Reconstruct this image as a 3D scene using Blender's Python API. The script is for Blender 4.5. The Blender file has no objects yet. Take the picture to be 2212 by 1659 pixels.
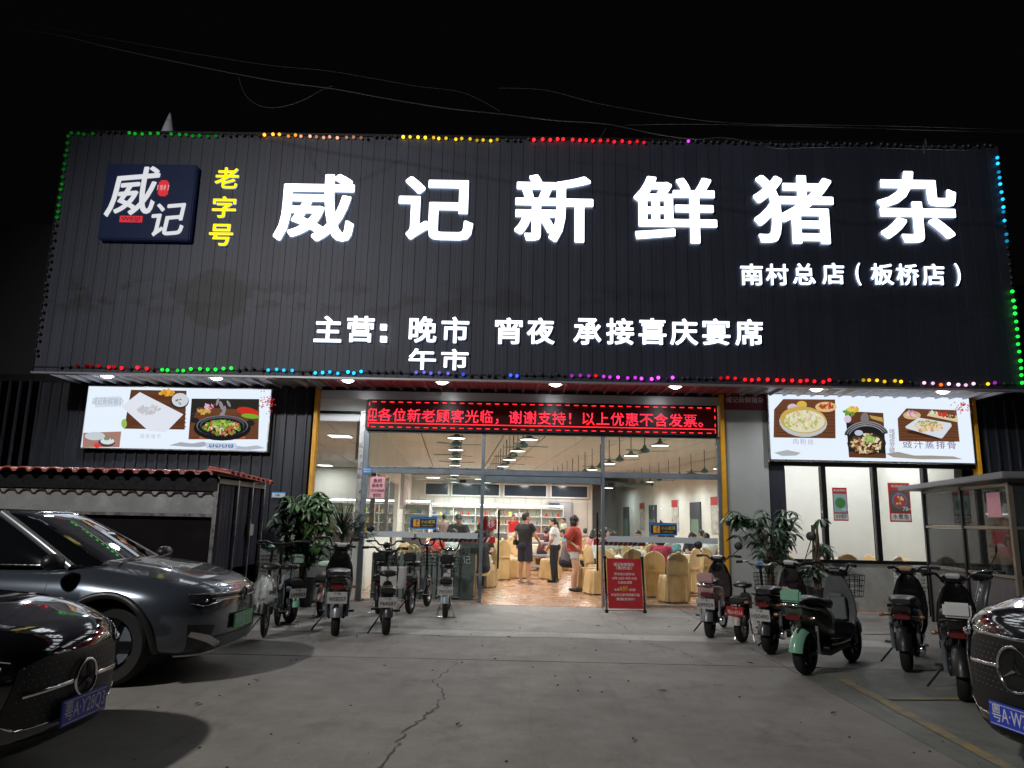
import bpy, bmesh, math, random
import numpy as np
from mathutils import Vector, Matrix, Euler
from mathutils.bvhtree import BVHTree
R = math.radians
random.seed(7)
sc = bpy.context.scene
COL = sc.collection

# ------------------------------------------------------------------ camera
FPX, CAMH, CAMD = 1560.0, 1.5, 13.7           # focal length in pixels of a 2212 px wide frame, lens height, metres from the shopfront
cam_data = bpy.data.cameras.new('camera')
cam_data.sensor_width = 36.0
cam_data.lens = FPX / 2212 * 36.0
cam_data.clip_end = 400
cam = bpy.data.objects.new('camera', cam_data)
COL.objects.link(cam)
CAM_R = Matrix.Rotation(R(0.7), 3, 'Z') @ Matrix.Rotation(R(100.7), 3, 'X') @ Matrix.Rotation(R(1.2), 3, 'Z')
cam.matrix_world = Matrix.Translation((0, -CAMD, CAMH)) @ CAM_R.to_4x4()
sc.camera = cam

# ------------------------------------------------------------------ world, exposure
world = bpy.data.worlds.new('World')
sc.world = world
world.use_nodes = True
wn = world.node_tree
bg = wn.nodes['Background']
sky = wn.nodes.new('ShaderNodeTexSky')
sky.sky_type = 'NISHITA'
sky.sun_disc = False
sky.sun_elevation = R(-6)
sky.sun_rotation = R(200)
mixw = wn.nodes.new('ShaderNodeMix'); mixw.data_type = 'RGBA'; mixw.blend_type = 'ADD'
mixw.inputs[0].default_value = 1.0
wn.links.new(sky.outputs[0], mixw.inputs[6])
mixw.inputs[7].default_value = (0.016, 0.015, 0.019, 1)
wn.links.new(mixw.outputs[2], bg.inputs[0])
bg.inputs[1].default_value = 0.08
sc.view_settings.view_transform = 'Standard'
sc.view_settings.look = 'None'
sc.view_settings.exposure = 0.0
sc.view_settings.gamma = 1.0
sc.view_settings.use_curve_mapping = False
sc.cycles.use_denoising = True
sc.cycles.sample_clamp_indirect = 4.0
sc.cycles.max_bounces = 7
sc.cycles.diffuse_bounces = 3
sc.cycles.glossy_bounces = 4
sc.cycles.transparent_max_bounces = 16
sc.cycles.transmission_bounces = 4
sc.cycles.caustics_reflective = False
sc.cycles.caustics_refractive = False

# street lamp light of the car park (the lamp that throws the cars' shadows to the right)
def lamp(name, kind, loc, energy, color, size=None, target=None, spot=None, parent=None):
    ld = bpy.data.lights.new(name, kind)
    ld.energy = energy; ld.color = color
    if kind == 'AREA':
        ld.shape = 'DISK'; ld.size = size
    elif size is not None:
        ld.shadow_soft_size = size
    if spot: ld.spot_size = R(spot); ld.spot_blend = 0.6
    o = bpy.data.objects.new(name, ld); COL.objects.link(o)
    o.location = loc
    if target is not None:
        o.rotation_euler = (Vector(target) - Vector(loc)).to_track_quat('-Z', 'Y').to_euler()
    if parent: o.parent = parent
    return o
STREET = (-8.2, -15.2, 9.6)
lamp('street_light', 'SPOT', STREET, 4800, (1.0, 0.97, 0.93), 0.28, (0.8, -6.5, 0), 118)

# ------------------------------------------------------------------ pixel helpers (2212 x 1659 frame) giving real positions on planes
def _ray(u, v):
    return CAM_R @ Vector(((u - 1106) / FPX, -(v - 829.5) / FPX, -1))
def G(u, v, z=0.0):
    d = _ray(u, v); t = (z - CAMH) / d.z
    return Vector((d.x * t, -CAMD + d.y * t, z))
def Y(u, v, y=0.0):
    d = _ray(u, v); t = (y + CAMD) / d.y
    return Vector((d.x * t, y, CAMH + d.z * t))

# ------------------------------------------------------------------ object helpers
def tag(o, label=None, cat=None, group=None, kind=None):
    if label: o['label'] = label
    if cat: o['category'] = cat
    if group: o['group'] = group
    if kind: o['kind'] = kind
    return o
def thing(name, label, cat, loc=(0, 0, 0), rz=0.0, group=None):
    o = bpy.data.objects.new(name, None); COL.objects.link(o)
    o.empty_display_size = 0.2
    o.location = loc; o.rotation_euler = (0, 0, rz)
    return tag(o, label, cat, group)
def link(name, me, mats=None, parent=None, loc=None, rot=None):
    o = bpy.data.objects.new(name, me); COL.objects.link(o)
    if mats is not None:
        if len(me.materials): me.materials.clear()
        for m in (mats if isinstance(mats, (list, tuple)) else [mats]): me.materials.append(m)
    if parent: o.parent = parent
    if loc is not None: o.location = loc
    if rot is not None: o.rotation_euler = rot
    return o
def copy_tree(o, parent=None):
    c = o.copy(); COL.objects.link(c); c.parent = parent
    if parent is not None: c.matrix_parent_inverse = o.matrix_parent_inverse
    for ch in list(o.children): copy_tree(ch, c)
    return c

def smooth_mesh(me, angle=40):
    me.shade_smooth()
    bm = bmesh.new(); bm.from_mesh(me)
    ca = R(angle)
    for e in bm.edges:
        if len(e.link_faces) == 2 and e.calc_face_angle(0) > ca: e.smooth = False
    bm.to_mesh(me); bm.free()

class MB:
    def __init__(s): s.v = []; s.f = []; s.m = []
    def add(s, vs, fs, mi=0):
        n = len(s.v); s.v += [tuple(p) for p in vs]
        s.f += [tuple(i + n for i in f) for f in fs]; s.m += [mi] * len(fs)
        return s
    def box(s, x0, y0, z0, x1, y1, z1, mi=0, mat=None):
        vs = [Vector(p) for p in ((x0,y0,z0),(x1,y0,z0),(x1,y1,z0),(x0,y1,z0),(x0,y0,z1),(x1,y0,z1),(x1,y1,z1),(x0,y1,z1))]
        if mat: vs = [mat @ p for p in vs]
        return s.add(vs, [(0,3,2,1),(4,5,6,7),(0,1,5,4),(1,2,6,5),(2,3,7,6),(3,0,4,7)], mi)
    def cbox(s, c, size, rot=(0, 0, 0), mi=0):
        m = Matrix.Translation(c) @ Euler(rot).to_matrix().to_4x4()
        a, b, d = size[0] / 2, size[1] / 2, size[2] / 2
        return s.box(-a, -b, -d, a, b, d, mi, m)
    def tube(s, pts, r, n=8, mi=0, closed=False, cap=True):
        pts = [Vector(p) for p in pts]; k = len(pts)
        rs = r if isinstance(r, (list, tuple)) else [r] * k
        vs = []; prev = None
        for i, p in enumerate(pts):
            if closed: d = pts[(i + 1) % k] - pts[i - 1]
            else: d = pts[min(i + 1, k - 1)] - pts[max(i - 1, 0)]
            d = d.normalized() if d.length > 1e-9 else Vector((0, 0, 1))
            if prev is None:
                up = Vector((0, 0, 1)) if abs(d.z) < .9 else Vector((1, 0, 0))
                a = d.cross(up).normalized()
            else:
                a = (prev - d * prev.dot(d)); a = a.normalized() if a.length > 1e-6 else d.orthogonal().normalized()
            prev = a; b = d.cross(a)
            for j in range(n):
                t = 2 * math.pi * j / n
                vs.append(p + (a * math.cos(t) + b * math.sin(t)) * rs[i])
        fs = []
        for i in range(k if closed else k - 1):
            q = (i + 1) % k
            for j in range(n):
                fs.append((i * n + j, i * n + (j + 1) % n, q * n + (j + 1) % n, q * n + j))
        if cap and not closed:
            fs.append(tuple(range(n))[::-1]); fs.append(tuple((k - 1) * n + j for j in range(n)))
        return s.add(vs, fs, mi)
    def lathe(s, prof, c=(0, 0, 0), rot=None, n=24, mi=0, ring=False, cap=True):
        m = Matrix.Translation(c) @ (rot.to_4x4() if rot else Matrix.Identity(4))
        vs = []; k = len(prof)
        for (r, z) in prof:
            for j in range(n):
                t = 2 * math.pi * j / n
                vs.append(m @ Vector((r * math.cos(t), r * math.sin(t), z)))
        fs = []
        for i in range(k - 1):
            for j in range(n):
                fs.append((i * n + j, i * n + (j + 1) % n, (i + 1) * n + (j + 1) % n, (i + 1) * n + j))
        if ring:
            for j in range(n): fs.append(((k - 1) * n + j, (k - 1) * n + (j + 1) % n, (j + 1) % n, j))
        elif cap:
            if prof[0][0] > 1e-6 : fs.append(tuple(range(n))[::-1])
            if prof[-1][0] > 1e-6: fs.append(tuple((k - 1) * n + j for j in range(n)))
        return s.add(vs, fs, mi)
    def prism(s, poly, d, mat=None, mi=0):
        n = len(poly); mat = mat or Matrix.Identity(4)
        vs = [mat @ Vector((x, y, 0)) for x, y in poly] + [mat @ Vector((x, y, d)) for x, y in poly]
        fs = [tuple(range(n))[::-1], tuple(range(n, 2 * n))] + [(i, (i + 1) % n, n + (i + 1) % n, n + i) for i in range(n)]
        return s.add(vs, fs, mi)
    def ell(s, c, r, rot=None, n=14, k=9, mi=0):
        m = Matrix.Translation(c) @ (Euler(rot).to_matrix().to_4x4() if rot else Matrix.Identity(4)) @ Matrix.Diagonal((r[0], r[1], r[2], 1))
        prof = [(math.sin(math.pi * i / k), -math.cos(math.pi * i / k)) for i in range(k + 1)]
        vs = []; fs = []
        vs.append(m @ Vector((0, 0, -1)))
        for i in range(1, k):
            for j in range(n):
                t = 2 * math.pi * j / n
                vs.append(m @ Vector((prof[i][0] * math.cos(t), prof[i][0] * math.sin(t), prof[i][1])))
        vs.append(m @ Vector((0, 0, 1)))
        for j in range(n): fs.append((0, 1 + (j + 1) % n, 1 + j))
        for i in range(k - 2):
            for j in range(n):
                a = 1 + i * n
                fs.append((a + j, a + (j + 1) % n, a + n + (j + 1) % n, a + n + j))
        a = 1 + (k - 2) * n
        for j in range(n): fs.append((a + j, a + (j + 1) % n, len(vs) - 1))
        return s.add(vs, fs, mi)
    def loft(s, rings, mi=0, cap=True):
        n = len(rings[0]); vs = [p for r_ in rings for p in r_]; fs = []
        for i in range(len(rings) - 1):
            for j in range(n):
                fs.append((i * n + j, i * n + (j + 1) % n, (i + 1) * n + (j + 1) % n, (i + 1) * n + j))
        if cap:
            fs.append(tuple(range(n))[::-1]); fs.append(tuple((len(rings) - 1) * n + j for j in range(n)))
        return s.add(vs, fs, mi)
    def mesh(s, name, smooth=None, bevel=0):
        me = bpy.data.meshes.new(name)
        me.from_pydata(s.v, [], s.f)
        me.polygons.foreach_set('material_index', s.m)
        if bevel:
            bm = bmesh.new(); bm.from_mesh(me)
            bmesh.ops.bevel(bm, geom=[e for e in bm.edges if len(e.link_faces) == 2 and e.calc_face_angle(0) > .5], offset=bevel, segments=2, affect='EDGES')
            bm.to_mesh(me); bm.free()
        bm = bmesh.new(); bm.from_mesh(me)
        bmesh.ops.recalc_face_normals(bm, faces=bm.faces); bm.to_mesh(me); bm.free()
        if smooth is not None: smooth_mesh(me, smooth)
        me.update()
        return me
    def build(s, name, mats, parent=None, smooth=None, bevel=0, loc=None, rot=None):
        return link(name, s.mesh(name, smooth, bevel), mats, parent, loc, rot)

def sring(cx, cy, cz, a, b, e=2.6, n=20, axis='x', tilt=0.0):
    """superellipse ring; axis x: ring in the y-z plane at x=cx, half sizes a (y) and b (z)"""
    out = []
    for j in range(n):
        t = 2 * math.pi * j / n
        c, s_ = math.cos(t), math.sin(t)
        p = math.copysign(abs(c) ** (2 / e), c) * a; q = math.copysign(abs(s_) ** (2 / e), s_) * b
        if axis == 'x': out.append(Vector((cx + tilt * q, cy + p, cz + q)))
        else: out.append(Vector((cx + p, cy + q, cz + tilt * p)))
    return out
def catmull(pts, n=6):
    pts = [Vector(p) for p in pts]; P = [pts[0]] + pts + [pts[-1]]; out = []
    for i in range(1, len(P) - 2):
        for k in range(n):
            t = k / n; a, b, c, d = P[i - 1], P[i], P[i + 1], P[i + 2]
            out.append(.5 * ((2 * b) + (c - a) * t + (2 * a - 5 * b + 4 * c - d) * t * t + (3 * b - a - 3 * c + d) * t ** 3))
    out.append(pts[-1]); return out

# ------------------------------------------------------------------ materials
def mat(name, col, rough=.5, metal=0.0, emit=0.0, ecol=None, noise=0.0, nscale=8.0, bump=0.0, bscale=60.0, coat=0.0, rvar=0.0, spec=None, streak=False, objrand=0.0, trans=0.0, sheen=0.0):
    m = bpy.data.materials.new(name); m.use_nodes = True
    nt = m.node_tree; b = nt.nodes['Principled BSDF']; L = nt.links.new
    c4 = (*col, 1)
    b.inputs['Base Color'].default_value = c4
    b.inputs['Roughness'].default_value = rough
    b.inputs['Metallic'].default_value = metal
    if spec is not None: b.inputs['Specular IOR Level'].default_value = spec
    if coat: b.inputs['Coat Weight'].default_value = coat; b.inputs['Coat Roughness'].default_value = .03
    if trans: b.inputs['Transmission Weight'].default_value = trans
    if sheen: b.inputs['Sheen Weight'].default_value = sheen
    if emit:
        b.inputs['Emission Color'].default_value = (*(ecol or col), 1)
        b.inputs['Emission Strength'].default_value = emit
    if noise or bump or rvar or objrand:
        tc = nt.nodes.new('ShaderNodeTexCoord'); mp = nt.nodes.new('ShaderNodeMapping')
        L(tc.outputs['Object'], mp.inputs[0])
        if streak: mp.inputs['Scale'].default_value = (1, 1, .08)
    if noise or rvar:
        n1 = nt.nodes.new('ShaderNodeTexNoise'); n1.inputs['Scale'].default_value = nscale; n1.inputs['Detail'].default_value = 6
        n1.inputs['Roughness'].default_value = .65
        L(mp.outputs[0], n1.inputs[0])
    fac = None
    if noise:
        mr = nt.nodes.new('ShaderNodeMapRange'); mr.inputs[1].default_value = .3; mr.inputs[2].default_value = .7
        mr.inputs[3].default_value = 1 - noise; mr.inputs[4].default_value = 1 + noise
        L(n1.outputs[0], mr.inputs[0]); fac = mr.outputs[0]
    if objrand:
        oi = nt.nodes.new('ShaderNodeObjectInfo'); m2 = nt.nodes.new('ShaderNodeMapRange')
        m2.inputs[3].default_value = 1 - objrand; m2.inputs[4].default_value = 1 + objrand
        L(oi.outputs['Random'], m2.inputs[0])
        if fac:
            mm = nt.nodes.new('ShaderNodeMath'); mm.operation = 'MULTIPLY'; L(fac, mm.inputs[0]); L(m2.outputs[0], mm.inputs[1]); fac = mm.outputs[0]
        else: fac = m2.outputs[0]
    if fac:
        vm = nt.nodes.new('ShaderNodeVectorMath'); vm.operation = 'SCALE'; vm.inputs[0].default_value = col
        L(fac, vm.inputs['Scale']); L(vm.outputs[0], b.inputs['Base Color'])
    if rvar:
        m3 = nt.nodes.new('ShaderNodeMapRange'); m3.inputs[1].default_value = .3; m3.inputs[2].default_value = .7
        m3.inputs[3].default_value = max(.02, rough - rvar); m3.inputs[4].default_value = min(1, rough + rvar)
        L(n1.outputs[0], m3.inputs[0]); L(m3.outputs[0], b.inputs['Roughness'])
    if bump:
        n2 = nt.nodes.new('ShaderNodeTexNoise'); n2.inputs['Scale'].default_value = bscale; n2.inputs['Detail'].default_value = 4
        L(mp.outputs[0], n2.inputs[0])
        bp = nt.nodes.new('ShaderNodeBump'); bp.inputs['Strength'].default_value = bump; bp.inputs['Distance'].default_value = .02
        L(n2.outputs[0], bp.inputs['Height']); L(bp.outputs[0], b.inputs['Normal'])
    return m
_ec = {}
def emis(name, col, strength):
    k = (tuple(round(c, 3) for c in col), round(strength, 3))
    if k in _ec: return _ec[k]
    m = bpy.data.materials.new(name); m.use_nodes = True; nt = m.node_tree
    nt.nodes.remove(nt.nodes['Principled BSDF'])
    e = nt.nodes.new('ShaderNodeEmission'); e.inputs[0].default_value = (*col, 1); e.inputs[1].default_value = strength
    nt.links.new(e.outputs[0], nt.nodes['Material Output'].inputs[0])
    _ec[k] = m
    return m
def glass(name, tint=(.93, .97, .96), refl=1.0, dirt=.03):
    m = bpy.data.materials.new(name); m.use_nodes = True; nt = m.node_tree; L = nt.links.new
    nt.nodes.remove(nt.nodes['Principled BSDF'])
    t = nt.nodes.new('ShaderNodeBsdfTransparent'); t.inputs[0].default_value = (*tint, 1)
    g = nt.nodes.new('ShaderNodeBsdfGlossy'); g.inputs[1].default_value = .02
    fr = nt.nodes.new('ShaderNodeFresnel'); fr.inputs[0].default_value = 1.45
    ml = nt.nodes.new('ShaderNodeMath'); ml.operation = 'MULTIPLY'; ml.inputs[1].default_value = refl
    L(fr.outputs[0], ml.inputs[0])
    mx = nt.nodes.new('ShaderNodeMixShader'); L(ml.outputs[0], mx.inputs[0]); L(t.outputs[0], mx.inputs[1]); L(g.outputs[0], mx.inputs[2])
    out = mx.outputs[0]
    if dirt:
        d = nt.nodes.new('ShaderNodeBsdfDiffuse'); d.inputs[0].default_value = (.7, .75, .74, 1)
        n = nt.nodes.new('ShaderNodeTexNoise'); n.inputs['Scale'].default_value = 2.2; n.inputs['Detail'].default_value = 8
        tc = nt.nodes.new('ShaderNodeTexCoord'); mp = nt.nodes.new('ShaderNodeMapping'); mp.inputs['Scale'].default_value = (3, 3, .35)
        L(tc.outputs['Object'], mp.inputs[0]); L(mp.outputs[0], n.inputs[0])
        mr = nt.nodes.new('ShaderNodeMapRange'); mr.inputs[1].default_value = .45; mr.inputs[2].default_value = .75
        mr.inputs[3].default_value = dirt * .4; mr.inputs[4].default_value = dirt * 2.2; L(n.outputs[0], mr.inputs[0])
        m2 = nt.nodes.new('ShaderNodeMixShader'); L(mr.outputs[0], m2.inputs[0]); L(out, m2.inputs[1]); L(d.outputs[0], m2.inputs[2]); out = m2.outputs[0]
    L(out, nt.nodes['Material Output'].inputs[0])
    return m

# ------------------------------------------------------------------ lettering
_tc = {}
def text_mesh(body, size=1.0, extrude=0.0, fill='FRONT', align='CENTER', spacing=1.0):
    cu = bpy.data.curves.new('lettering', 'FONT'); cu.body = body; cu.size = size; cu.extrude = extrude
    cu.fill_mode = fill; cu.align_x = align; cu.align_y = 'CENTER' if align == 'CENTER' else 'BOTTOM_BASELINE'
    cu.space_character = spacing; cu.resolution_u = 3
    ob = bpy.data.objects.new('lettering', cu); COL.objects.link(ob)
    bpy.context.view_layer.update()
    me = bpy.data.meshes.new_from_object(ob.evaluated_get(bpy.context.evaluated_depsgraph_get()))
    bpy.data.objects.remove(ob); bpy.data.curves.remove(cu)
    return me
def glyph_sdf(ch):
    """regular outline of one character -> triangles and boundary edges, size 1"""
    if ch in _tc: return _tc[ch]
    me = text_mesh(ch, 1.0, 0, 'FRONT', 'LEFT')
    bm = bmesh.new(); bm.from_mesh(me); bmesh.ops.remove_doubles(bm, verts=bm.verts, dist=1e-5)
    bmesh.ops.triangulate(bm, faces=bm.faces)
    tri = np.array([[v.co[:2] for v in f.verts] for f in bm.faces])
    ed = np.array([[v.co[:2] for v in e.verts] for e in bm.edges if len(e.link_faces) == 1])
    bm.free(); bpy.data.meshes.remove(me)
    _tc[ch] = (tri, ed); return _tc[ch]
def sdf_grid(ch, xs, ys):
    tri, ed = glyph_sdf(ch)
    X, Yg = np.meshgrid(xs, ys); P = np.stack([X.ravel(), Yg.ravel()], 1)
    dmin = np.full(len(P), 9.0)
    for a, b in ed:
        ab = b - a; L2 = max(ab @ ab, 1e-12)
        t = np.clip(((P - a) @ ab) / L2, 0, 1)
        d = (np.abs(P[:, 0] - a[0] - t * ab[0]) ** 6 + np.abs(P[:, 1] - a[1] - t * ab[1]) ** 6) ** (1 / 6); np.minimum(dmin, d, out=dmin)
    ins = np.zeros(len(P), bool)
    for t3 in tri:
        a, b, c = t3
        s1 = (b[0]-a[0])*(P[:,1]-a[1])-(b[1]-a[1])*(P[:,0]-a[0])
        s2 = (c[0]-b[0])*(P[:,1]-b[1])-(c[1]-b[1])*(P[:,0]-b[0])
        s3 = (a[0]-c[0])*(P[:,1]-c[1])-(a[1]-c[1])*(P[:,0]-c[0])
        ins |= ((s1 >= 0) & (s2 >= 0) & (s3 >= 0)) | ((s1 <= 0) & (s2 <= 0) & (s3 <= 0))
    return np.where(ins, -dmin, dmin).reshape(len(ys), len(xs))
def bold_glyph(ch, bold, w, h, depth, res=60):
    """heavy channel letter filling a w x h box, centred, in the x-z plane, face at y=0, returns going back by depth"""
    tri, ed = glyph_sdf(ch)
    lo = ed.reshape(-1, 2).min(0) - bold; hi = ed.reshape(-1, 2).max(0) + bold
    n = res; xs = np.linspace(lo[0] - .01, hi[0] + .01, n); ys = np.linspace(lo[1] - .01, hi[1] + .01, n)
    S = sdf_grid(ch, xs, ys) - bold
    verts = []; idx = {}; faces = []
    def vid(key, p):
        if key not in idx: idx[key] = len(verts); verts.append(p)
        return idx[key]
    for j in range(n - 1):
        for i in range(n - 1):
            cs = [(i, j), (i + 1, j), (i + 1, j + 1), (i, j + 1)]
            vals = [S[b, a] for a, b in cs]
            if min(vals) > 0: continue
            poly = []
            for k in range(4):
                (a, b), (c, d) = cs[k], cs[(k + 1) % 4]; u, v = vals[k], vals[(k + 1) % 4]
                if u <= 0: poly.append(vid(('c', a, b), (xs[a], ys[b])))
                if (u <= 0) != (v <= 0):
                    t = u / (u - v); key = ('e',) + tuple(sorted(((a, b), (c, d))))
                    poly.append(vid(key, (xs[a] + (xs[c] - xs[a]) * t, ys[b] + (ys[d] - ys[b]) * t)))
            if len(poly) >= 3: faces.append(poly)
    cnt = {}
    for f in faces:
        for k in range(len(f)):
            e = (f[k], f[(k + 1) % len(f)])
            if (e[1], e[0]) in cnt: del cnt[(e[1], e[0])]
            else: cnt[e] = 1
    cx, cy = (lo + hi) / 2; sx = w / (hi[0] - lo[0]); sy = h / (hi[1] - lo[1])
    mb = MB()
    mb.add([((x - cx) * sx, 0, (y - cy) * sy) for x, y in verts], faces, 0)
    if depth:
        nv = len(verts)
        mb.v += [((x - cx) * sx, depth, (y - cy) * sy) for x, y in verts]
        for (a, b) in cnt: mb.f.append((b, a, nv + a, nv + b)); mb.m.append(1)
    me = bpy.data.meshes.new('character'); me.from_pydata(mb.v, [], mb.f); me.polygons.foreach_set('material_index', mb.m)
    me.update()
    return me
def lettering(body, size, m, parent=None, loc=(0, 0, 0), rot=(R(90), 0, 0), name='lettering', spacing=1.0, ext=.0012, w=None):
    me = text_mesh(body, size, ext, 'BOTH', 'CENTER', spacing)
    if w:
        xs = [v.co.x for v in me.vertices]; k = w / max(1e-6, max(xs) - min(xs))
        for v in me.vertices: v.co.x *= k
    return link(name, me, m, parent, loc, rot)
# ================================================================== materials used
M = {}
M['black_metal'] = mat('black_metal', (.02, .02, .022), .4, .6, rvar=.1, nscale=20)
M['grey_metal'] = mat('grey_metal', (.16, .19, .22), .42, .4, noise=.15, nscale=5, rvar=.1)
M['alu'] = mat('aluminium', (.5, .5, .51), .32, .9, noise=.1, nscale=12, rvar=.1)
M['chrome'] = mat('chrome', (.7, .7, .72), .12, 1.0, rvar=.06, nscale=30)
M['steel'] = mat('stainless_sheet', (.60, .62, .63), .28, .65, noise=.04, nscale=2, rvar=.1, bump=.05, bscale=3)
M['yellow_paint'] = mat('yellow_paint', (.62, .30, .02), .45, noise=.15, nscale=6)
M['white_wall'] = mat('white_wall', (.66, .68, .65), .7, noise=.06, nscale=2, bump=.03, bscale=40)
M['pillar_grey'] = mat('pillar_grey', (.32, .33, .32), .6, noise=.07, nscale=1.5)
M['plinth'] = mat('plinth_plaster', (.30, .30, .28), .8, noise=.22, nscale=3, bump=.2, bscale=30)
M['black_plastic'] = mat('black_plastic', (.014, .014, .015), .45, rvar=.15, nscale=12)
M['black_gloss'] = mat('black_gloss', (.008, .008, .009), .15, coat=.6, rvar=.05, nscale=14)
M['rubber'] = mat('rubber', (.007, .007, .007), .8, noise=.2, nscale=30, bump=.2, bscale=80)
M['seat_vinyl'] = mat('seat_vinyl', (.02, .02, .02), .35, rvar=.12, nscale=14, bump=.05, bscale=90)
M['plate_white'] = mat('plate_white', (.5, .5, .49), .5, noise=.12, nscale=25)
M['ink_black'] = mat('ink_black', (.02, .02, .02), .5)
M['tail_red'] = mat('tail_light_red', (.11, .006, .008), .2, coat=.6)
M['glass_clear'] = glass('glass_clear', (.955, .985, .975), .8, .02)
M['glass_window'] = glass('glass_window', (.97, .985, .985), .7, .0)
M['glass_door'] = glass('glass_door', (.95, .98, .97), .8, .012)
M['glass_booth'] = glass('glass_booth', (.80, .86, .85), 1.3, .05)
M['red_cloth'] = mat('red_cloth', (.42, .022, .02), .8, noise=.1, nscale=20, sheen=.2)
M['gold_cloth'] = mat('gold_satin_cloth', (.58, .39, .17), .42, noise=.16, nscale=5, bump=.6, bscale=7, sheen=.3, objrand=.14)
M['table_white'] = mat('white_tablecloth', (.66, .67, .62), .7, noise=.06, nscale=8, bump=.15, bscale=10)
M['wood_brown'] = mat('brown_wood', (.12, .06, .035), .5, noise=.3, nscale=6, streak=True)
M['skin'] = mat('skin', (.46, .26, .18), .5, noise=.08, nscale=25)
M['hair'] = mat('black_hair', (.012, .010, .010), .45, noise=.3, nscale=60, bump=.3, bscale=120)
M['leaf'] = mat('leaf_green', (.042, .095, .03), .4, noise=.3, nscale=7, objrand=.1)
M['leaf_light'] = mat('leaf_light_green', (.10, .20, .045), .4, noise=.3, nscale=7)
M['leaf_dark'] = mat('leaf_dark_green', (.025, .065, .03), .38, noise=.3, nscale=7)
M['bark'] = mat('bark', (.12, .09, .06), .85, noise=.3, nscale=20, bump=.4, bscale=40)
M['tile_red'] = mat('red_resin_tile', (.36, .065, .04), .45, noise=.2, nscale=6, rvar=.1)
M['dark_glass'] = mat('tinted_glass', (.004, .005, .006), .04, coat=1.0)
M['paper_pink'] = mat('pink_paper', (.72, .34, .40), .8, noise=.04, nscale=10)
M['sign_red'] = mat('sign_red', (.42, .02, .025), .5, noise=.06, nscale=4)
M['sign_white'] = mat('sign_white_print', (.75, .74, .72), .6)
M['sign_gold'] = mat('sign_gold_print', (.68, .44, .08), .6)
M['blue_print'] = mat('blue_print', (.03, .22, .55), .5)

def world_mat(name, build):
    m = bpy.data.materials.new(name); m.use_nodes = True
    nt = m.node_tree; b = nt.nodes['Principled BSDF']
    g = nt.nodes.new('ShaderNodeNewGeometry')
    build(nt, b, g.outputs['Position'], nt.links.new)
    return m
def N(nt, t, **kw):
    n = nt.nodes.new(t)
    for k, v in kw.items(): setattr(n, k, v)
    return n
def noise_node(nt, L, pos, scale, detail=6, rough=.6, vs=None):
    n = N(nt, 'ShaderNodeTexNoise'); n.inputs['Scale'].default_value = scale; n.inputs['Detail'].default_value = detail; n.inputs['Roughness'].default_value = rough
    if vs:
        mp = N(nt, 'ShaderNodeMapping'); mp.inputs['Scale'].default_value = vs; L(pos, mp.inputs[0]); L(mp.outputs[0], n.inputs[0])
    else: L(pos, n.inputs[0])
    return n.outputs[0]
def rng(nt, L, src, a, b, c, d):
    m = N(nt, 'ShaderNodeMapRange'); L(src, m.inputs[0])
    for i, v in enumerate((a, b, c, d)): m.inputs[i + 1].default_value = v
    return m.outputs[0]
def mul(nt, L, a, b, op='MULTIPLY'):
    m = N(nt, 'ShaderNodeMath', operation=op)
    for i, v in enumerate((a, b)):
        if isinstance(v, (int, float)): m.inputs[i].default_value = v
        else: L(v, m.inputs[i])
    return m.outputs[0]
def scalecol(nt, L, col, fac, b):
    vm = N(nt, 'ShaderNodeVectorMath', operation='SCALE'); vm.inputs[0].default_value = col
    L(fac, vm.inputs['Scale']); L(vm.outputs[0], b)

def concrete(col, amt=1.0):
    def f(nt, b, pos, L):
        a = rng(nt, L, noise_node(nt, L, pos, .35, 8, .7), .3, .7, 1 - .22 * amt, 1 + .2 * amt)
        c = rng(nt, L, noise_node(nt, L, pos, 3.0, 8, .7), .3, .7, .88, 1.1)
        d = rng(nt, L, noise_node(nt, L, pos, 45, 4, .8), .25, .75, .82, 1.16)
        s = rng(nt, L, noise_node(nt, L, pos, 1.3, 10, .75), .55, .68, 1.0, .66)   # oil and dirt stains
        tyre = rng(nt, L, noise_node(nt, L, pos, 2.0, 6, .7, (3.2, .28, 1)), .56, .68, 1.0, .84)   # tyre marks running towards the shop
        s = mul(nt, L, s, tyre)
        grit = rng(nt, L, noise_node(nt, L, pos, 160, 2, .5), .66, .74, 1.0, 1.5)
        s = mul(nt, L, s, grit)
        f1 = mul(nt, L, mul(nt, L, a, c), mul(nt, L, d, s))
        oi = N(nt, 'ShaderNodeObjectInfo'); f2 = mul(nt, L, f1, rng(nt, L, oi.outputs['Random'], 0, 1, .94, 1.06))
        scalecol(nt, L, col, f2, b.inputs['Base Color'])
        L(rng(nt, L, noise_node(nt, L, pos, 2.5, 6, .7), .3, .7, .55, .85), b.inputs['Roughness'])
        bp = N(nt, 'ShaderNodeBump'); bp.inputs['Strength'].default_value = .35; bp.inputs['Distance'].default_value = .006
        L(noise_node(nt, L, pos, 60, 6, .8), bp.inputs['Height']); L(bp.outputs[0], b.inputs['Normal'])
    return f
M['concrete'] = world_mat('concrete', concrete((.215, .20, .185)))
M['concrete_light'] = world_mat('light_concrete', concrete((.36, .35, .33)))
M['concrete_green'] = world_mat('green_painted_concrete', concrete((.165, .172, .155)))
M['road_yellow'] = world_mat('worn_yellow_paint', concrete((.40, .29, .11), .8))
def worn(nt, b, pos, L):
    f = rng(nt, L, noise_node(nt, L, pos, 7, 8, .8), .42, .58, 0, 1)
    mx = N(nt, 'ShaderNodeMix', data_type='RGBA'); L(f, mx.inputs[0]); mx.inputs[6].default_value = (.19, .18, .155, 1); mx.inputs[7].default_value = (.34, .25, .10, 1)
    L(mx.outputs[2], b.inputs['Base Color']); b.inputs['Roughness'].default_value = .75
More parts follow.
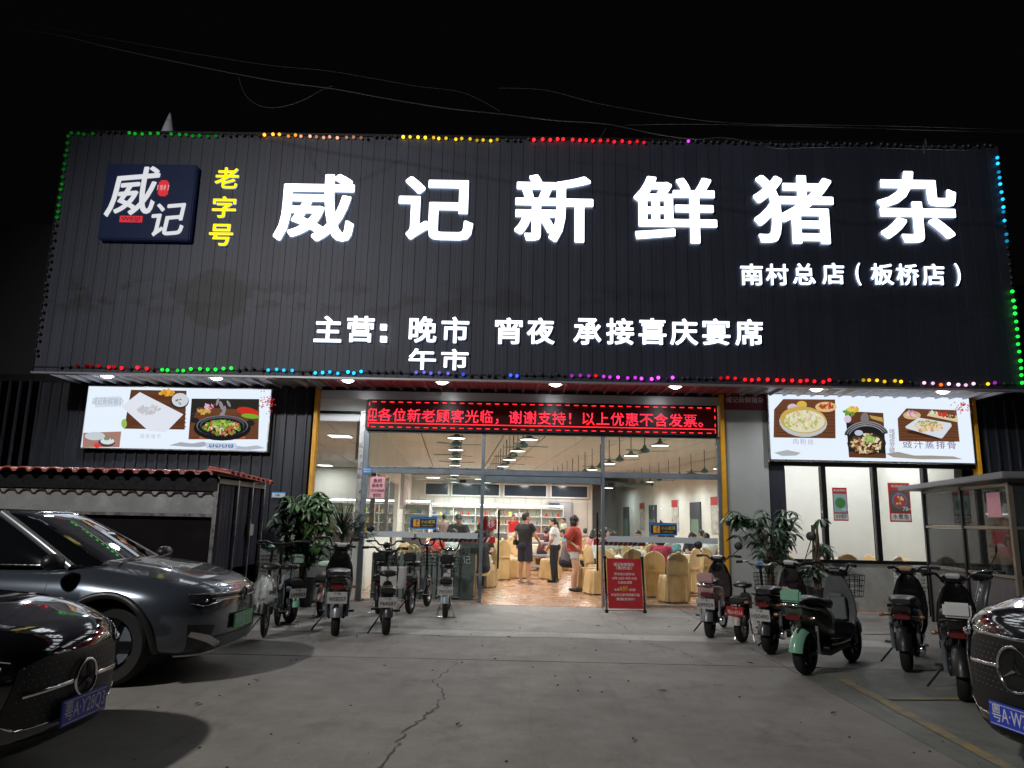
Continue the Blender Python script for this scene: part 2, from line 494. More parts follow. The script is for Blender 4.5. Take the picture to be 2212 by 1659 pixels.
M['road_yellow'] = world_mat('worn_yellow_line', worn)
M['crack'] = world_mat('crack_dark', concrete((.05, .045, .04)))

def fascia(nt, b, pos, L):
    sx = N(nt, 'ShaderNodeSeparateXYZ'); L(pos, sx.inputs[0])
    # faded round mark of a taken-down sign and the dirt where old letters stood
    dx = mul(nt, L, sx.outputs[0], 5.55, 'ADD'); dz = mul(nt, L, sx.outputs[2], -5.33, 'ADD')
    r2 = mul(nt, L, mul(nt, L, dx, dx), mul(nt, L, dz, dz), 'ADD')
    wob = mul(nt, L, noise_node(nt, L, pos, 6, 4, .6), .16)
    rr = mul(nt, L, mul(nt, L, r2, .5, 'POWER'), wob, 'ADD')
    spot = rng(nt, L, rr, .60, .68, .42, 1.0)
    band = mul(nt, L, rng(nt, L, sx.outputs[2], 4.95, 5.2, 0, 1), rng(nt, L, sx.outputs[2], 5.55, 5.75, 1, 0))
    bl = rng(nt, L, noise_node(nt, L, pos, 1.5, 3, .5, (1.2, 1, 2.2)), .49, .55, 0, .55)
    band2 = mul(nt, L, band, mul(nt, L, bl, rng(nt, L, sx.outputs[0], -4.6, 4.5, 1, .3)))
    bandf = mul(nt, L, mul(nt, L, band2, -1), 1, 'ADD')
    st = rng(nt, L, noise_node(nt, L, pos, 3, 8, .7, (2, 1, .15)), .3, .7, .86, 1.14)
    big = rng(nt, L, noise_node(nt, L, pos, .5, 3, .6), .3, .7, .86, 1.14)
    oi = N(nt, 'ShaderNodeObjectInfo')
    f = mul(nt, L, mul(nt, L, spot, bandf), mul(nt, L, st, mul(nt, L, big, rng(nt, L, oi.outputs['Random'], 0, 1, .9, 1.1))))
    scalecol(nt, L, (.029, .034, .055), f, b.inputs['Base Color'])
    b.inputs['Roughness'].default_value = .55
    b.inputs['Metallic'].default_value = .1
M['fascia'] = world_mat('charcoal_cladding', fascia)
def darkwall(nt, b, pos, L):
    st = rng(nt, L, noise_node(nt, L, pos, 3, 8, .75, (2, 2, .2)), .3, .7, .7, 1.3)
    oi = N(nt, 'ShaderNodeObjectInfo'); f = mul(nt, L, st, rng(nt, L, oi.outputs['Random'], 0, 1, .85, 1.15))
    scalecol(nt, L, (.034, .037, .048), f, b.inputs['Base Color'])
    b.inputs['Roughness'].default_value = .38; b.inputs['Metallic'].default_value = .3
M['darkwall'] = world_mat('dark_cladding', darkwall)
M['soffit_red'] = mat('red_sheet_metal', (.36, .10, .115), .5, .1, noise=.15, nscale=4)
M['soffit_grey'] = mat('grey_sheet_metal', (.48, .48, .52), .4, .3, noise=.15, nscale=4)
def tilefloor(nt, b, pos, L):
    mp = N(nt, 'ShaderNodeMapping'); mp.inputs['Rotation'].default_value = (0, 0, R(-5)); L(pos, mp.inputs[0])
    a = rng(nt, L, noise_node(nt, L, pos, 1.6, 8, .7), .3, .7, .72, 1.22)
    c = rng(nt, L, noise_node(nt, L, pos, 9, 5, .7), .3, .7, .85, 1.12)
    scalecol(nt, L, (.46, .27, .17), mul(nt, L, a, c), b.inputs['Base Color'])
    L(rng(nt, L, noise_node(nt, L, pos, 5, 5, .7), .3, .7, .16, .36), b.inputs['Roughness'])
    bp = N(nt, 'ShaderNodeBump'); bp.inputs['Strength'].default_value = .3; bp.inputs['Distance'].default_value = .004
    L(noise_node(nt, L, mp.outputs[0], 4, 3, .5), bp.inputs['Height']); L(bp.outputs[0], b.inputs['Normal'])
M['tilefloor'] = world_mat('terracotta_floor', tilefloor)
M['ceil'] = mat('ceiling_white', (.60, .61, .59), .8, noise=.05, nscale=1, objrand=.03)

# ================================================================== ground
def struct(name, mb, m, **kw):
    o = mb.build(name, m, **kw); o['kind'] = 'structure'; return o
ground = struct('ground', MB().box(-70, -70, -.6, 70, 70, -.03), M['concrete'])
xs = [(-21, -13.4), (-13.385, -5.2), (-5.185, 2.92), (2.935, 11), (11.015, 20)]
ys = [(-24, -15.1), (-15.085, -5.425), (-5.40, -.22)]
for (x0, x1) in xs:
    for (y0, y1) in ys:
        gr = x0 > 2 and y1 < -5
        s_ = MB().box(x0, y0, -.028, x1, y1, 0).build('slab', M['concrete_green'] if gr else M['concrete'], ground, bevel=.004)
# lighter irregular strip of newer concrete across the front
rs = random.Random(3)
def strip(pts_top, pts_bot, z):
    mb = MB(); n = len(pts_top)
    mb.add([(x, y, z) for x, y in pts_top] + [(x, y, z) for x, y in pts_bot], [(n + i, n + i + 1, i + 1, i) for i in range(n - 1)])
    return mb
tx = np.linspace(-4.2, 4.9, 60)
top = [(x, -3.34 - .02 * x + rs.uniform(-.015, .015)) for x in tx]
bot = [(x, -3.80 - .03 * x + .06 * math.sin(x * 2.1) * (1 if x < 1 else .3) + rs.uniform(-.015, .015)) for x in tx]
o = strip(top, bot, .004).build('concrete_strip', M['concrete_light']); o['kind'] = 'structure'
# cracks
def crack(pts, w, name='crack', seed=1):
    rr = random.Random(seed); P = []
    for (a, b) in zip(pts[:-1], pts[1:]):
        n = max(2, int((Vector(b) - Vector(a)).length / .07))
        for k in range(n):
            t = k / n; P.append(Vector((a[0] + (b[0] - a[0]) * t + rr.uniform(-.028, .028), a[1] + (b[1] - a[1]) * t + rr.uniform(-.02, .02))))
    l = []; r_ = []
    for i, p in enumerate(P):
        ww = w * rr.uniform(.35, 1.3) * (1 - abs(i / len(P) - .5) * .9)
        l.append((p.x - ww, p.y)); r_.append((p.x + ww, p.y + rr.uniform(-.01, .01)))
    o = strip(l, r_, .0035).build(name, M['crack']); o['kind'] = 'structure'
crack([(-.62, -5.42), (-.66, -5.9), (-.78, -6.5), (-.60, -7.1), (-.66, -7.6), (-.78, -8.2), (-.80, -8.9), (-1.0, -9.8)], .009, seed=4)
crack([(-.7, -5.62), (-.86, -5.66)], .012, seed=9)
crack([(1.35, -1.1), (1.38, -1.7), (1.55, -2.3), (1.62, -3.2)], .010, seed=5)
crack([(1.72, -4.0), (1.95, -4.6), (2.15, -5.4)], .008, seed=6)
# yellow bay lines on the right
for i, (a, b, w) in enumerate([((3.28, -6.0), (3.14, -9.8), .055), ((3.34, -6.82), (6.2, -6.55), .045), ((3.3, -3.1), (7.5, -2.4), .03)]):
    a = Vector(a); b = Vector(b); n = 26; d = (b - a).normalized(); p = Vector((-d.y, d.x))
    A = []; B = []
    for k in range(n + 1):
        c = a + (b - a) * k / n; e = w * rs.uniform(.8, 1.1)
        A.append(tuple(c + p * e)); B.append(tuple(c - p * e))
    o = strip(A, B, .006 + .004 * i).build('painted_line', M['road_yellow']); o['kind'] = 'structure'
# bits of litter and stones: nobody could count them
mb = MB()
for i in range(140):
    x, y = rs.uniform(-4, 4.5), rs.uniform(-11, -1); s = rs.uniform(.004, .014)
    mb.ell((x, y, s * .4), (s, s * rs.uniform(.5, 1.2), s * .5), n=5, k=3)
o = mb.build('pebbles', M['crack']); o['kind'] = 'stuff'
mb = MB()
for i in range(16):
    x, y, a = rs.uniform(-3, 3), rs.uniform(-8.5, -2.5), rs.uniform(0, 6)
    m_ = Matrix.Translation((x, y, .012)) @ Matrix.Rotation(a, 4, 'Z')
    mb.add([m_ @ Vector(p) for p in ((-.05, 0, 0), (-.015, -.014, .008), (.05, 0, .004), (-.01, .016, .010), (0, 0, 0))], [(0, 1, 4), (1, 2, 4), (2, 3, 4), (3, 0, 4)])
o = mb.build('dead_leaves', mat('dead_leaf', (.10, .07, .04), .8)); o['kind'] = 'stuff'

# ================================================================== building
FX0, FX1, FZ0, FZ1, FY = -8.67, 8.82, 3.93, 8.55, -1.2
bld = thing('restaurant_building', 'long low restaurant building with dark ribbed signboard wall over a glazed entrance', 'building')
# fascia cladding: interlocking vertical strips
sw = .2135
n = int((FX1 - FX0) / sw)
sw = (FX1 - FX0) / n
h = FZ1 - FZ0
mb = MB()
pr = [(0, .010), (.004, .010), (.009, .0), (sw * .5 - .01, 0), (sw * .5, .0012), (sw * .5 + .01, 0), (sw - .003, 0), (sw - .0005, .009)]
k = len(pr)
mb.add([(x, y, 0) for x, y in pr] + [(x, y, h) for x, y in pr], [(i, i + 1, k + i + 1, k + i) for i in range(k - 1)])
strip_me = mb.mesh('cladding_strip')
strip_me.materials.append(M['fascia'])
for i in range(n):
    o = link('cladding_strip', strip_me, None, bld, (FX0 + i * sw, FY, FZ0)); o.rotation_euler = (0, 0, rs.uniform(-.003, .003))
MB().box(FX0, FY + .03, FZ0, FX1, FY + .1, FZ1).build('signboard_backing', M['black_metal'], bld)
MB().box(FX0 - .03, FY - .03, FZ1 + .001, FX1 + .03, FY + .12, FZ1 + .05).build('top_trim', M['black_metal'], bld)
MB().box(FX0 - .03, FY - .02, FZ0 - .035, FX1 + .03, FY + .1, FZ0 - .002).build('bottom_trim', mat('pale_trim', (.30, .30, .32), .4, .4), bld)
MB().box(FX0 - .03, FY - .01, FZ0, FX0 - .003, FY + .12, FZ1).build('side_trim', M['black_metal'], bld)
MB().box(FX1 + .003, FY - .01, FZ0, FX1 + .03, FY + .12, FZ1).build('side_trim', M['black_metal'], bld)
for x0 in (FX0 + .03, FX1 - .07):
    MB().box(x0, FY + .12, FZ0, x0 + .04, 0, FZ1).build('side_return', M['darkwall'], bld)
# hall roof and shell behind
MB().box(FX0, -.05, 4.05, FX1, .12, 8.3).build('upper_wall', M['darkwall'], bld)
# soffit pans (ribs run from front to back)
pw = .26; sz = 3.97
def soffit_mesh(mm):
    mb = MB()
    pr = [(0, .0), (.10, .0), (.125, -.05), (.15, -.05), (.175, 0), (pw - .004, 0)]
    k = len(pr); mb.add([(x, FY + .1, z) for x, z in pr] + [(x, 0.05, z) for x, z in pr], [(i, i + 1, k + i + 1, k + i) for i in range(k - 1)])
    me = mb.mesh('soffit_pan'); me.materials.append(mm); return me
sg, sr = soffit_mesh(M['soffit_grey']), soffit_mesh(M['soffit_red'])
x = FX0
while x < FX1 - pw:
    link('soffit_pan', sr if -3.85 < x < 4.0 else sg, None, bld, (x, 0, sz)); x += pw
# ribbed dark side walls (left and right bays)
def ribwall(x0, x1, z0, z1, y=0.0, w=.2):
    mb = MB(); pr = [(0, 0), (.07, 0), (.085, -.035), (.115, -.035), (.13, 0), (w - .003, 0)]; k = len(pr)
    mb.add([(x, yy, 0) for x, yy in pr] + [(x, yy, z1 - z0) for x, yy in pr], [(i, i + 1, k + i + 1, k + i) for i in range(k - 1)])
    me = mb.mesh('wall_strip'); me.materials.append(M['darkwall'])
    x = x0
    while x < x1 - .01:
        link('wall_strip', me, None, bld, (x, y, z0)); x += w
ribwall(-13.0, -4.0, .9, 3.96)
MB().box(-13.0, -.02, 0, -3.97, .16, .899).build('plinth', M['plinth'], bld)
ribwall(8.75, 14.5, 0, 3.96, .02)
MB().box(-13, .14, .9, -4.0, .2, 4.0).build('wall_backing', M['black_metal'], bld)
MB().box(8.72, .16, 0, 14.6, .22, 4.0).build('wall_backing', M['black_metal'], bld)
# yellow posts
for x0 in (-3.93, 3.80, 8.56):
    MB().box(x0, -.12, 0, x0 + .07, .06, 3.98).build('yellow_post', M['yellow_paint'], bld, bevel=.006)
# right grey pillar with red band
MB().box(3.886, -.05, 0, 4.68, .1, 3.66).build('pillar', M['pillar_grey'], bld)
rb = MB().box(3.886, -.07, 3.662, 4.68, .1, 3.98).build('red_band', mat('dark_red_board', (.19, .015, .03), .5, noise=.1), bld)
lettering('威记新鲜猪杂', .12, M['sign_white'], rb, (4.28, -.075, 3.84))
# header above the LED board
MB().box(-3.84, -.02, 3.72, 3.79, .1, 3.90).build('header_beam', mat('header_pale', (.55, .57, .58), .35, .3), bld, bevel=.01)
MB().box(-3.84, .0, 3.902, 3.79, .1, 3.99).build('header_beam', M['black_metal'], bld)
MB().box(-3.84, -.03, 3.50, -2.955, .09, 3.718).build('header_panel', M['white_wall'], bld)
MB().box(-3.84, -.02, 3.30, -3.06, .08, 3.44).build('shutter_box', mat('pale_grey_metal', (.55, .58, .6), .4), bld, bevel=.01)
MB().box(-3.84, -.02, 3.445, -2.955, .07, 3.495).build('dark_rail', M['black_metal'], bld)

# ---- glazed front
def frame(x0, z0, x1, z1, y0=-.04, y1=.05, m='grey_metal', nm='mullion', b=.004):
    return MB().box(x0, y0, z0, x1, y1, z1).build(nm, M[m], bld, bevel=b)
ZT = 3.14
frame(-2.95, 0, -2.86, ZT + .02); frame(-3.05, 1.05, -2.955, 3.5, m='alu')
frame(-.71, 0, -.65, ZT); frame(1.55, 0, 1.61, ZT)
frame(3.73, 0, 3.79, ZT)
frame(-2.855, 2.33, -.712, 2.43, nm='transom'); frame(-.648, 2.33, 1.548, 2.43, nm='transom'); frame(1.612, 2.33, 3.728, 2.43, nm='transom')
frame(-2.855, 2.434, -.712, 2.455, -.05, .05, 'alu', 'transom_strip')
frame(-2.855, 3.10, 3.728, 3.14, nm='head_rail')
frame(-2.855, 0, -.712, .045, m='alu', nm='bottom_rail'); frame(1.612, 0, 3.728, .045, m='alu', nm='bottom_rail')
frame(-.648, 2.20, 1.548, 2.328, -.03, .12, 'grey_metal', 'door_operator')
def pane(x0, z0, x1, z1, y=0.0, m='glass_clear', nm='pane', parent=None):
    return MB().box(x0, y, z0, x1, y + .01, z1).build(nm, M[m], parent or bld)
for (a, b) in ((-2.855, -.712), (-.648, 1.548), (1.612, 3.728)):
    pane(a, 2.456, b, 3.098)
pane(-2.855, .046, -1.90, 2.328); pane(-1.896, .046, -.712, 2.328)
pane(1.612, .046, 2.66, 2.328); pane(2.664, .046, 3.728, 2.328)
pane(-3.84, 1.06, -3.06, 3.29)
# frosted safety bands and stickers on the glass
band = mat('frosted_band', (.42, .45, .47), .6)
for (a, b) in ((-2.80, -1.93), (-1.88, -.74), (1.64, 3.70)):
    MB().box(a, -.012, 1.15, b, -.003, 1.255).build('frosted_band', band, bld)
# ---- sliding door leaves, half open
def leaf(x0, x1, lab, side):
    t = thing('sliding_door', lab, 'door', (0, .10, 0))
    MB().box(x0, 0, .02, x1, .012, 2.25).build('pane', M['glass_door'], t)
    MB().box(x0, -.006, 2.2, x1, .02, 2.25).build('top_rail', M['alu'], t)
    hx = x1 - .10 if side < 0 else x0 + .10
    MB().tube([(hx, -.05, .62), (hx, -.05, 1.68)], .018, 10).build('handle', M['black_metal'], t, smooth=40)
    for z in (.8, 1.5): MB().tube([(hx, -.05, z), (hx, .0, z)], .01, 8).build('handle_bracket', M['black_metal'], t)
    for z in (2.18,): MB().box(x0 + .3, -.03, z, x0 + .42, -.008, z + .06).build('clamp', M['black_metal'], t)
    b = MB().box(x0 + .03, -.008, 1.08, x1 - .16, -.001, 1.19).build('warning_band', M['sign_red'], t)
    st = MB(); xx = x0 + .1
    while xx < x1 - .3:
        st.add([(xx, -.0095, 1.09), (xx + .035, -.0095, 1.09), (xx + .085, -.0095, 1.18), (xx + .05, -.0095, 1.18)], [(0, 1, 2, 3)]); xx += .09
    st.build('white_stripes', M['sign_white'], b)
    return t
leaf(-1.42, -.26, 'left sliding glass door leaf with red arrow sticker and black bar handle', -1)
leaf(1.38, 2.54, 'right sliding glass door leaf half open behind the red standing notice board', 1)
def arrow_sticker(x, z, flip, parent, ch):
    s = -1 if flip else 1
    pts = [(-.17, -.09), (.03, -.09), (.03, -.15), (.18, 0), (.03, .15), (.03, .09), (-.17, .09)]
    mm = Matrix.Translation((x, 0, z)) @ Matrix.Rotation(R(90), 4, 'X') @ Matrix.Diagonal((s, 1, 1, 1))
    o = MB().prism(pts, .003, mm).build('arrow_sticker', M['sign_red'], parent)
    lettering(ch, .15, M['sign_white'], o, (x + .07 * (-s), -.006, z))
    o.location.y = -.009
doors = [o for o in COL.objects if o.name.startswith('sliding_door')]
arrow_sticker(-.57, 1.42, True, doors[0], '移')
arrow_sticker(2.62, 1.43, False, doors[1], '移')
def glass_sticker(x, z, lab):
    t = thing('glass_warning_sticker', lab, 'sticker', (x, -.012, z))
    MB().box(-.25, -.004, -.115, .25, 0, .115).build('backing', M['blue_print'], t, bevel=.01)
    MB().box(-.235, -.008, -.085, .235, -.0045, .075).build('dark_panel', M['ink_black'], t)
    ic = MB().box(-.19, -.012, -.07, -.07, -.0085, .06).build('icon', mat('orange_print', (.75, .33, .03), .6), t)
    fg = MB(); q = -.0145
    fg.tube([(-.155, q, .0), (-.12, q, .02), (-.095, q, .045)], .006, 5); fg.tube([(-.14, q, -.055), (-.12, q, -.01), (-.10, q, -.05)], .006, 5)
    fg.ell((-.125, q, .042), (.014, .002, .014), n=8, k=4)
    fg.build('figure', mat('dark_red_print', (.25, .03, .02), .6), ic)
    lettering('小心玻璃', .075, M['sign_gold'], t, (.085, -.0095, .015), w=.26); lettering('CAREFUL GLASS', .028, M['sign_gold'], t, (.075, -.0095, -.05))
glass_sticker(-1.76, 1.425, 'blue and black glass warning sticker on the left fixed pane')
glass_sticker(2.70, 1.40, 'blue and black glass warning sticker on the right fixed pane')
# pink hand written notice
t = thing('pink_notice', 'pink handwritten hiring notice taped inside top left of left glass pane', 'notice', (-2.66, -.012, 2.06))
MB().box(-.14, 0, -.20, .14, .003, .20).build('paper', M['paper_pink'], t)
for s_, z, w in (('急招', .12, .16), ('服务员', .03, .2), ('15918155468', -.06, .25), ('包吃住', -.15, .15)):
    lettering(s_, .075, M['ink_black'], t, (0, -.003, z), w=w)
t = thing('blue_label', 'small blue phone label at left end of the entrance transom', 'label', (-2.86, -.055, 2.37))
MB().box(-.08, 0, -.05, .08, .003, .05).build('backing', M['blue_print'], t)
lettering('诚信玻璃', .035, M['sign_white'], t, (0, -.003, .018)); lettering('4006289', .035, M['sign_white'], t, (0, -.003, -.022))
t = thing('wall_number_plate', 'small white address plate with blue border on dark ribbed wall', 'address plate', (-4.5, -.045, 1.88))
MB().box(-.13, 0, -.055, .13, .004, .055).build('backing', M['blue_print'], t)
MB().box(-.12, -.003, -.045, .12, -.0005, .035).build('face', M['plate_white'], t)
lettering('148', .06, M['ink_black'], t, (-.02, -.006, -.005))

# ---- right hand bay: window wall
MB().box(4.70, -.03, 0, 8.55, .12, .855).build('window_wall', M['plinth'], bld)
wmat = 'black_metal'
frame(4.70, .857, 8.55, .915, -.05, .08, wmat, 'window_sill')
frame(4.70, 2.62, 8.55, 2.70, -.05, .08, wmat, 'window_head')
for x in (5.66, 6.62, 7.56): frame(x, .917, x + .085, 2.618, -.05, .08, wmat, 'window_frame')
frame(4.685, .917, 4.99, 2.618, -.03, .06, 'darkwall', 'window_jamb')
for a, b in ((4.995, 5.655), (5.75, 6.615), (6.71, 7.555), (7.65, 8.55)):
    pane(a, .918, b, 2.617, nm='window_pane', m='glass_window')
# posters on the window
def poster(x0, z0, x1, z1, lab, dish, price, pic):
    t = thing('window_poster', lab, 'poster', ((x0 + x1) / 2, -.014, (z0 + z1) / 2))
    w, h = (x1 - x0) / 2, (z1 - z0) / 2
    MB().box(-w, 0, -h, w, .003, h).build('red_sheet', mat('poster_red', (.50, .03, .03), .6), t)
    MB().box(-w * .88, -.003, -h * .5, w * .88, -.0005, h * .62).build('picture', mat('poster_pic', pic[0], .6), t)
    pm = MB(); pm.lathe([(w * .72, 0), (w * .7, .002)], (0, -.0035, h * .08), Matrix.Rotation(R(90), 3, 'X'), 24)
    pm.build('bowl', mat('poster_bowl', pic[1], .6), t)
    MB().lathe([(0, 0), (w * .60, 0), (w * .60, .001)], (0, -.0050, h * .08), Matrix.Rotation(R(90), 3, 'X'), 24).build('broth', mat('broth', pic[2], .6), t)
    rr = random.Random(int(price)); fd = [MB(), MB()]
    for i in range(34):
        a, r_ = rr.uniform(0, 6.28), w * .42 * rr.uniform(0, 1) ** .5
        c = (math.cos(a) * r_, -.0062 - i * 1e-5, h * .08 + math.sin(a) * r_); s = w * rr.uniform(.05, .13)
        fd[i % 2].add([(c[0] + s * math.cos(q * 1.05 + a), c[1], c[2] + s * .7 * math.sin(q * 1.05 + a)) for q in range(6)], [(0, 1, 2, 3, 4, 5)])
    fd[0].build('food', mat('food_a', pic[2], .6), t); fd[1].build('food', mat('food_b', pic[3], .6), t)
    MB().box(-w * .88, -.003, -h * .92, w * .88, -.0005, -h * .58).build('caption_panel', M['sign_white'], t)
    lettering(dish, h * .30, M['ink_black'], t, (0, -.005, -h * .75), w=w * 1.5)
    lettering(price, h * .3, M['sign_white'], t, (w * .45, -.009, -h * .34)); lettering('元/份', h * .1, M['sign_white'], t, (w * .8, -.009, -h * .34))
    lettering('威记新鲜猪杂', h * .13, M['sign_white'], t, (0, -.005, h * .82))
poster(5.86, 1.62, 6.13, 2.23, 'smaller red poster with green dish priced 48 on left window pane', '卤水猪杂', '48', ((.25, .42, .45), (.06, .20, .06), (.05, .25, .06), (.12, .12, .06)))
poster(6.90, 1.62, 7.30, 2.34, 'larger red poster with red fish bowl priced 78 on right window pane', '水煮鱼', '78', ((.13, .09, .06), (.10, .18, .45), (.45, .06, .02), (.75, .62, .4)))
# the wall just inside the window and its stains
MB().box(4.72, 2.9, 0, 9.3, 3.0, 3.9).build('inner_wall', mat('inner_white', (.70, .71, .70), .8, noise=.05, nscale=1.5), bld)
# ================================================================== illuminated sign lettering
LET = emis('letter_white_light', (.93, .97, 1.0), 3.4)
LET2 = emis('letter_white_light_small', (.95, .97, 1.0), 2.6)
M['letter_side'] = mat('letter_return_glow', (.25, .28, .32), .5, emit=.55, ecol=(.4, .58, .9))  # bluish emission added so the letter sides throw a soft glow on the cladding
def channel_row(name, label, items, face, depth=.1, bold=.028, res=60, y=FY):
    t = thing(name, label, 'sign', (items[0][1], y, items[0][2]))
    cache = {}
    for ch, x, z, w, h in items:
        key = (ch, w, h)
        if key not in cache:
            me = bold_glyph(ch, bold, w, h, depth, res); me.materials.append(face); me.materials.append(M['letter_side']); cache[key] = me
        link('character', cache[key], None, t, (x - items[0][1], -depth - .02, z - items[0][2]))
    return t
big = []
for ch, (px, py, pw_, ph) in zip('威记新鲜猪杂', [(679, 445, 178, 160), (941, 447, 168, 150), (1197, 447, 175, 160), (1460, 450, 184, 158), (1717, 449, 178, 162), (1985, 444, 176, 170)]):
    c = Y(px, py, FY - .12); s = (c.y + CAMD) / FPX * 1.035
    big.append((ch, c.x, c.z, pw_ * s, ph * s * 1.0))
channel_row('main_sign', 'six huge glowing white characters across the top of the dark signboard wall', big, LET, .05, .021, 96)
sub = []
for ch, px, py in [('南', 1625, 592), ('村', 1680, 592), ('总', 1738, 591), ('店', 1801, 590), ('板', 1907, 591), ('桥', 1962, 592), ('店', 2018, 592)]:
    c = Y(px, py, FY - .08); sub.append((ch, c.x, c.z, .40, .40))
c = Y(1855, 591, FY - .08); sub.append(('(', c.x, c.z, .09, .42)); c = Y(2071, 592, FY - .08); sub.append((')', c.x, c.z, .09, .42))
channel_row('branch_name_sign', 'small white glowing branch name in brackets under the last two huge characters', sub, LET2, .04, .015, 52)
rowp = []
for ch, px, py in [('主', 708, 710), ('营', 778, 710), ('晚', 913, 711), ('市', 983, 712), ('宵', 1099, 714), ('夜', 1168, 714), ('承', 1269, 715), ('接', 1340, 715), ('喜', 1410, 715), ('庆', 1478, 716), ('宴', 1548, 716), ('席', 1619, 717)]:
    c = Y(px, py, FY - .08); rowp.append((ch, c.x, c.z, .49, .48))
for ch, px, py in [('午', 912, 775), ('市', 982, 776)]:
    c = Y(px, py, FY - .08); rowp.append((ch, c.x, c.z, .48, .38))
t = channel_row('services_sign', 'middle sized white glowing row listing services above the entrance', rowp, LET2, .04, .018, 56)
for py in (706, 732):
    c = Y(828, py, FY - .08); MB().box(-.055, 0, -.05, .055, .07, .05).build('character', [LET2], t, loc=(c.x - rowp[0][1], -.09, c.z - rowp[0][2]))
YEL = emis('letter_yellow_light', (1.0, .80, .0), 1.5)
yc = []
for ch, px, py in [('老', 489, 383), ('字', 483, 446), ('号', 476, 506)]:
    c = Y(px, py, FY - .08); yc.append((ch, c.x, c.z, .44, .42))
channel_row('yellow_sign', 'three yellow glowing characters stacked vertically right of the blue logo box', yc, YEL, .04, .017, 52)
# logo box
t = thing('logo_box', 'square dark blue light box with white brush lettering at left end of signboard', 'sign', (-6.91, FY - .02, 7.12))
navy = mat('navy_face', (.012, .018, .045), .45, emit=.3, ecol=(.008, .014, .05), spec=.1)
MB().box(-.84, -.14, -.74, .84, 0, .74).build('box', navy, t, bevel=.02)
WB = emis('logo_white', (.9, .92, .95), .8)
def slant(me, k, rot=0):
    for v in me.vertices: v.co.x += v.co.z * k
    if rot: me.transform(Matrix.Rotation(rot, 4, 'Y'))
for ch, x, z, w, h in (('威', -.27, .18, .88, .92), ('记', .43, -.35, .62, .62)):
    me = bold_glyph(ch, .006, w, h, .03, 64); slant(me, .22, R(-6)); me.materials.append(WB); me.materials.append(WB)
    link('character', me, None, t, (x, -.175, z))
RB = emis('logo_red', (.75, .04, .05), .9)
MB().box(.19, -.165, .1, .36, -.142, .40).build('red_seal', RB, t, bevel=.03)
lettering('南村', .12, emis('logo_pale', (.9, .5, .5), .9), t, (.275, -.168, .25))
MB().box(-.46, -.158, -.42, -.05, -.142, -.30).build('red_bar', RB, t)
lettering('WEIJI', .1, navy, t, (-.255, -.16, -.36), w=.34)

# ------------------------------------------------------------------ bulb strings round the signboard
bulb_mb = MB().ell((0, 0, 0), (.03, .03, .03), n=10, k=6); bulb_me = {}
CAPM = mat('dead_bulb', (.05, .05, .05), .3)
def bulb(parent, x, z, key, col, s):
    if key not in bulb_me:
        me = bulb_mb.mesh('bulb', smooth=60); me.materials.append(CAPM if s == 0 else emis('bulb_' + key, col, s)); bulb_me[key] = me
    link('bulb', bulb_me[key], None, parent, (x, FY - .05, z))
CC = {'red': (1, .01, .015), 'green': (.01, .75, .04), 'cyan': (.02, .55, 1), 'blue': (.05, .10, 1), 'violet': (.14, .12, .6), 'magenta': (.75, .06, .9),
      'orange': (1, .33, .02), 'yellow': (1, .62, .02), 'pinkwhite': (1, .62, .85), 'pale': (1, .45, .25), 'hot': (1, .12, .01)}
def runs(parent, axis, rs_, wire):
    """rs_: list of (start, end, colour, strength at start, strength at end) in metres along the edge"""
    rr = random.Random(len(rs_))
    a0, a1 = rs_[0][0], rs_[-1][1]; p = a0
    while p < a1:
        for (s, e, cname, b0, b1) in rs_:
            if s <= p < e: break
        q = (p - s) / max(e - s, .01); st = b0 + (b1 - b0) * q
        st = round(st * 2) / 2 if st > .5 else round(st * 10) / 10
        if cname and rr.random() < .07: cname = None
        if cname and st >= .5: st = max(.5, round(st * rr.choice((.6, 1, 1, 1.35)) * 2) / 2)
        if cname is None or st <= 0: key, col, st = 'off', None, 0
        else: key, col = '%s_%g' % (cname, st), CC[cname]
        j = rr.uniform(-.025, .025)
        if axis == 'x': bulb(parent, p + j, wire + rr.uniform(-.016, .016) + .018 * math.sin(p * 2.3), key, col, st)
        else: bulb(parent, wire(p) + rr.uniform(-.012, .012), p + j, key, col, st)
        p += .137
zx = lambda px, py: Y(px, py, FY - .05)
bx = lambda px: zx(px, 812).x
tp = lambda px: zx(px, 290).x
t = thing('bulb_string', 'string of red green cyan blue magenta bulbs along the bottom edge of signboard', 'light string', (0, 0, 0))
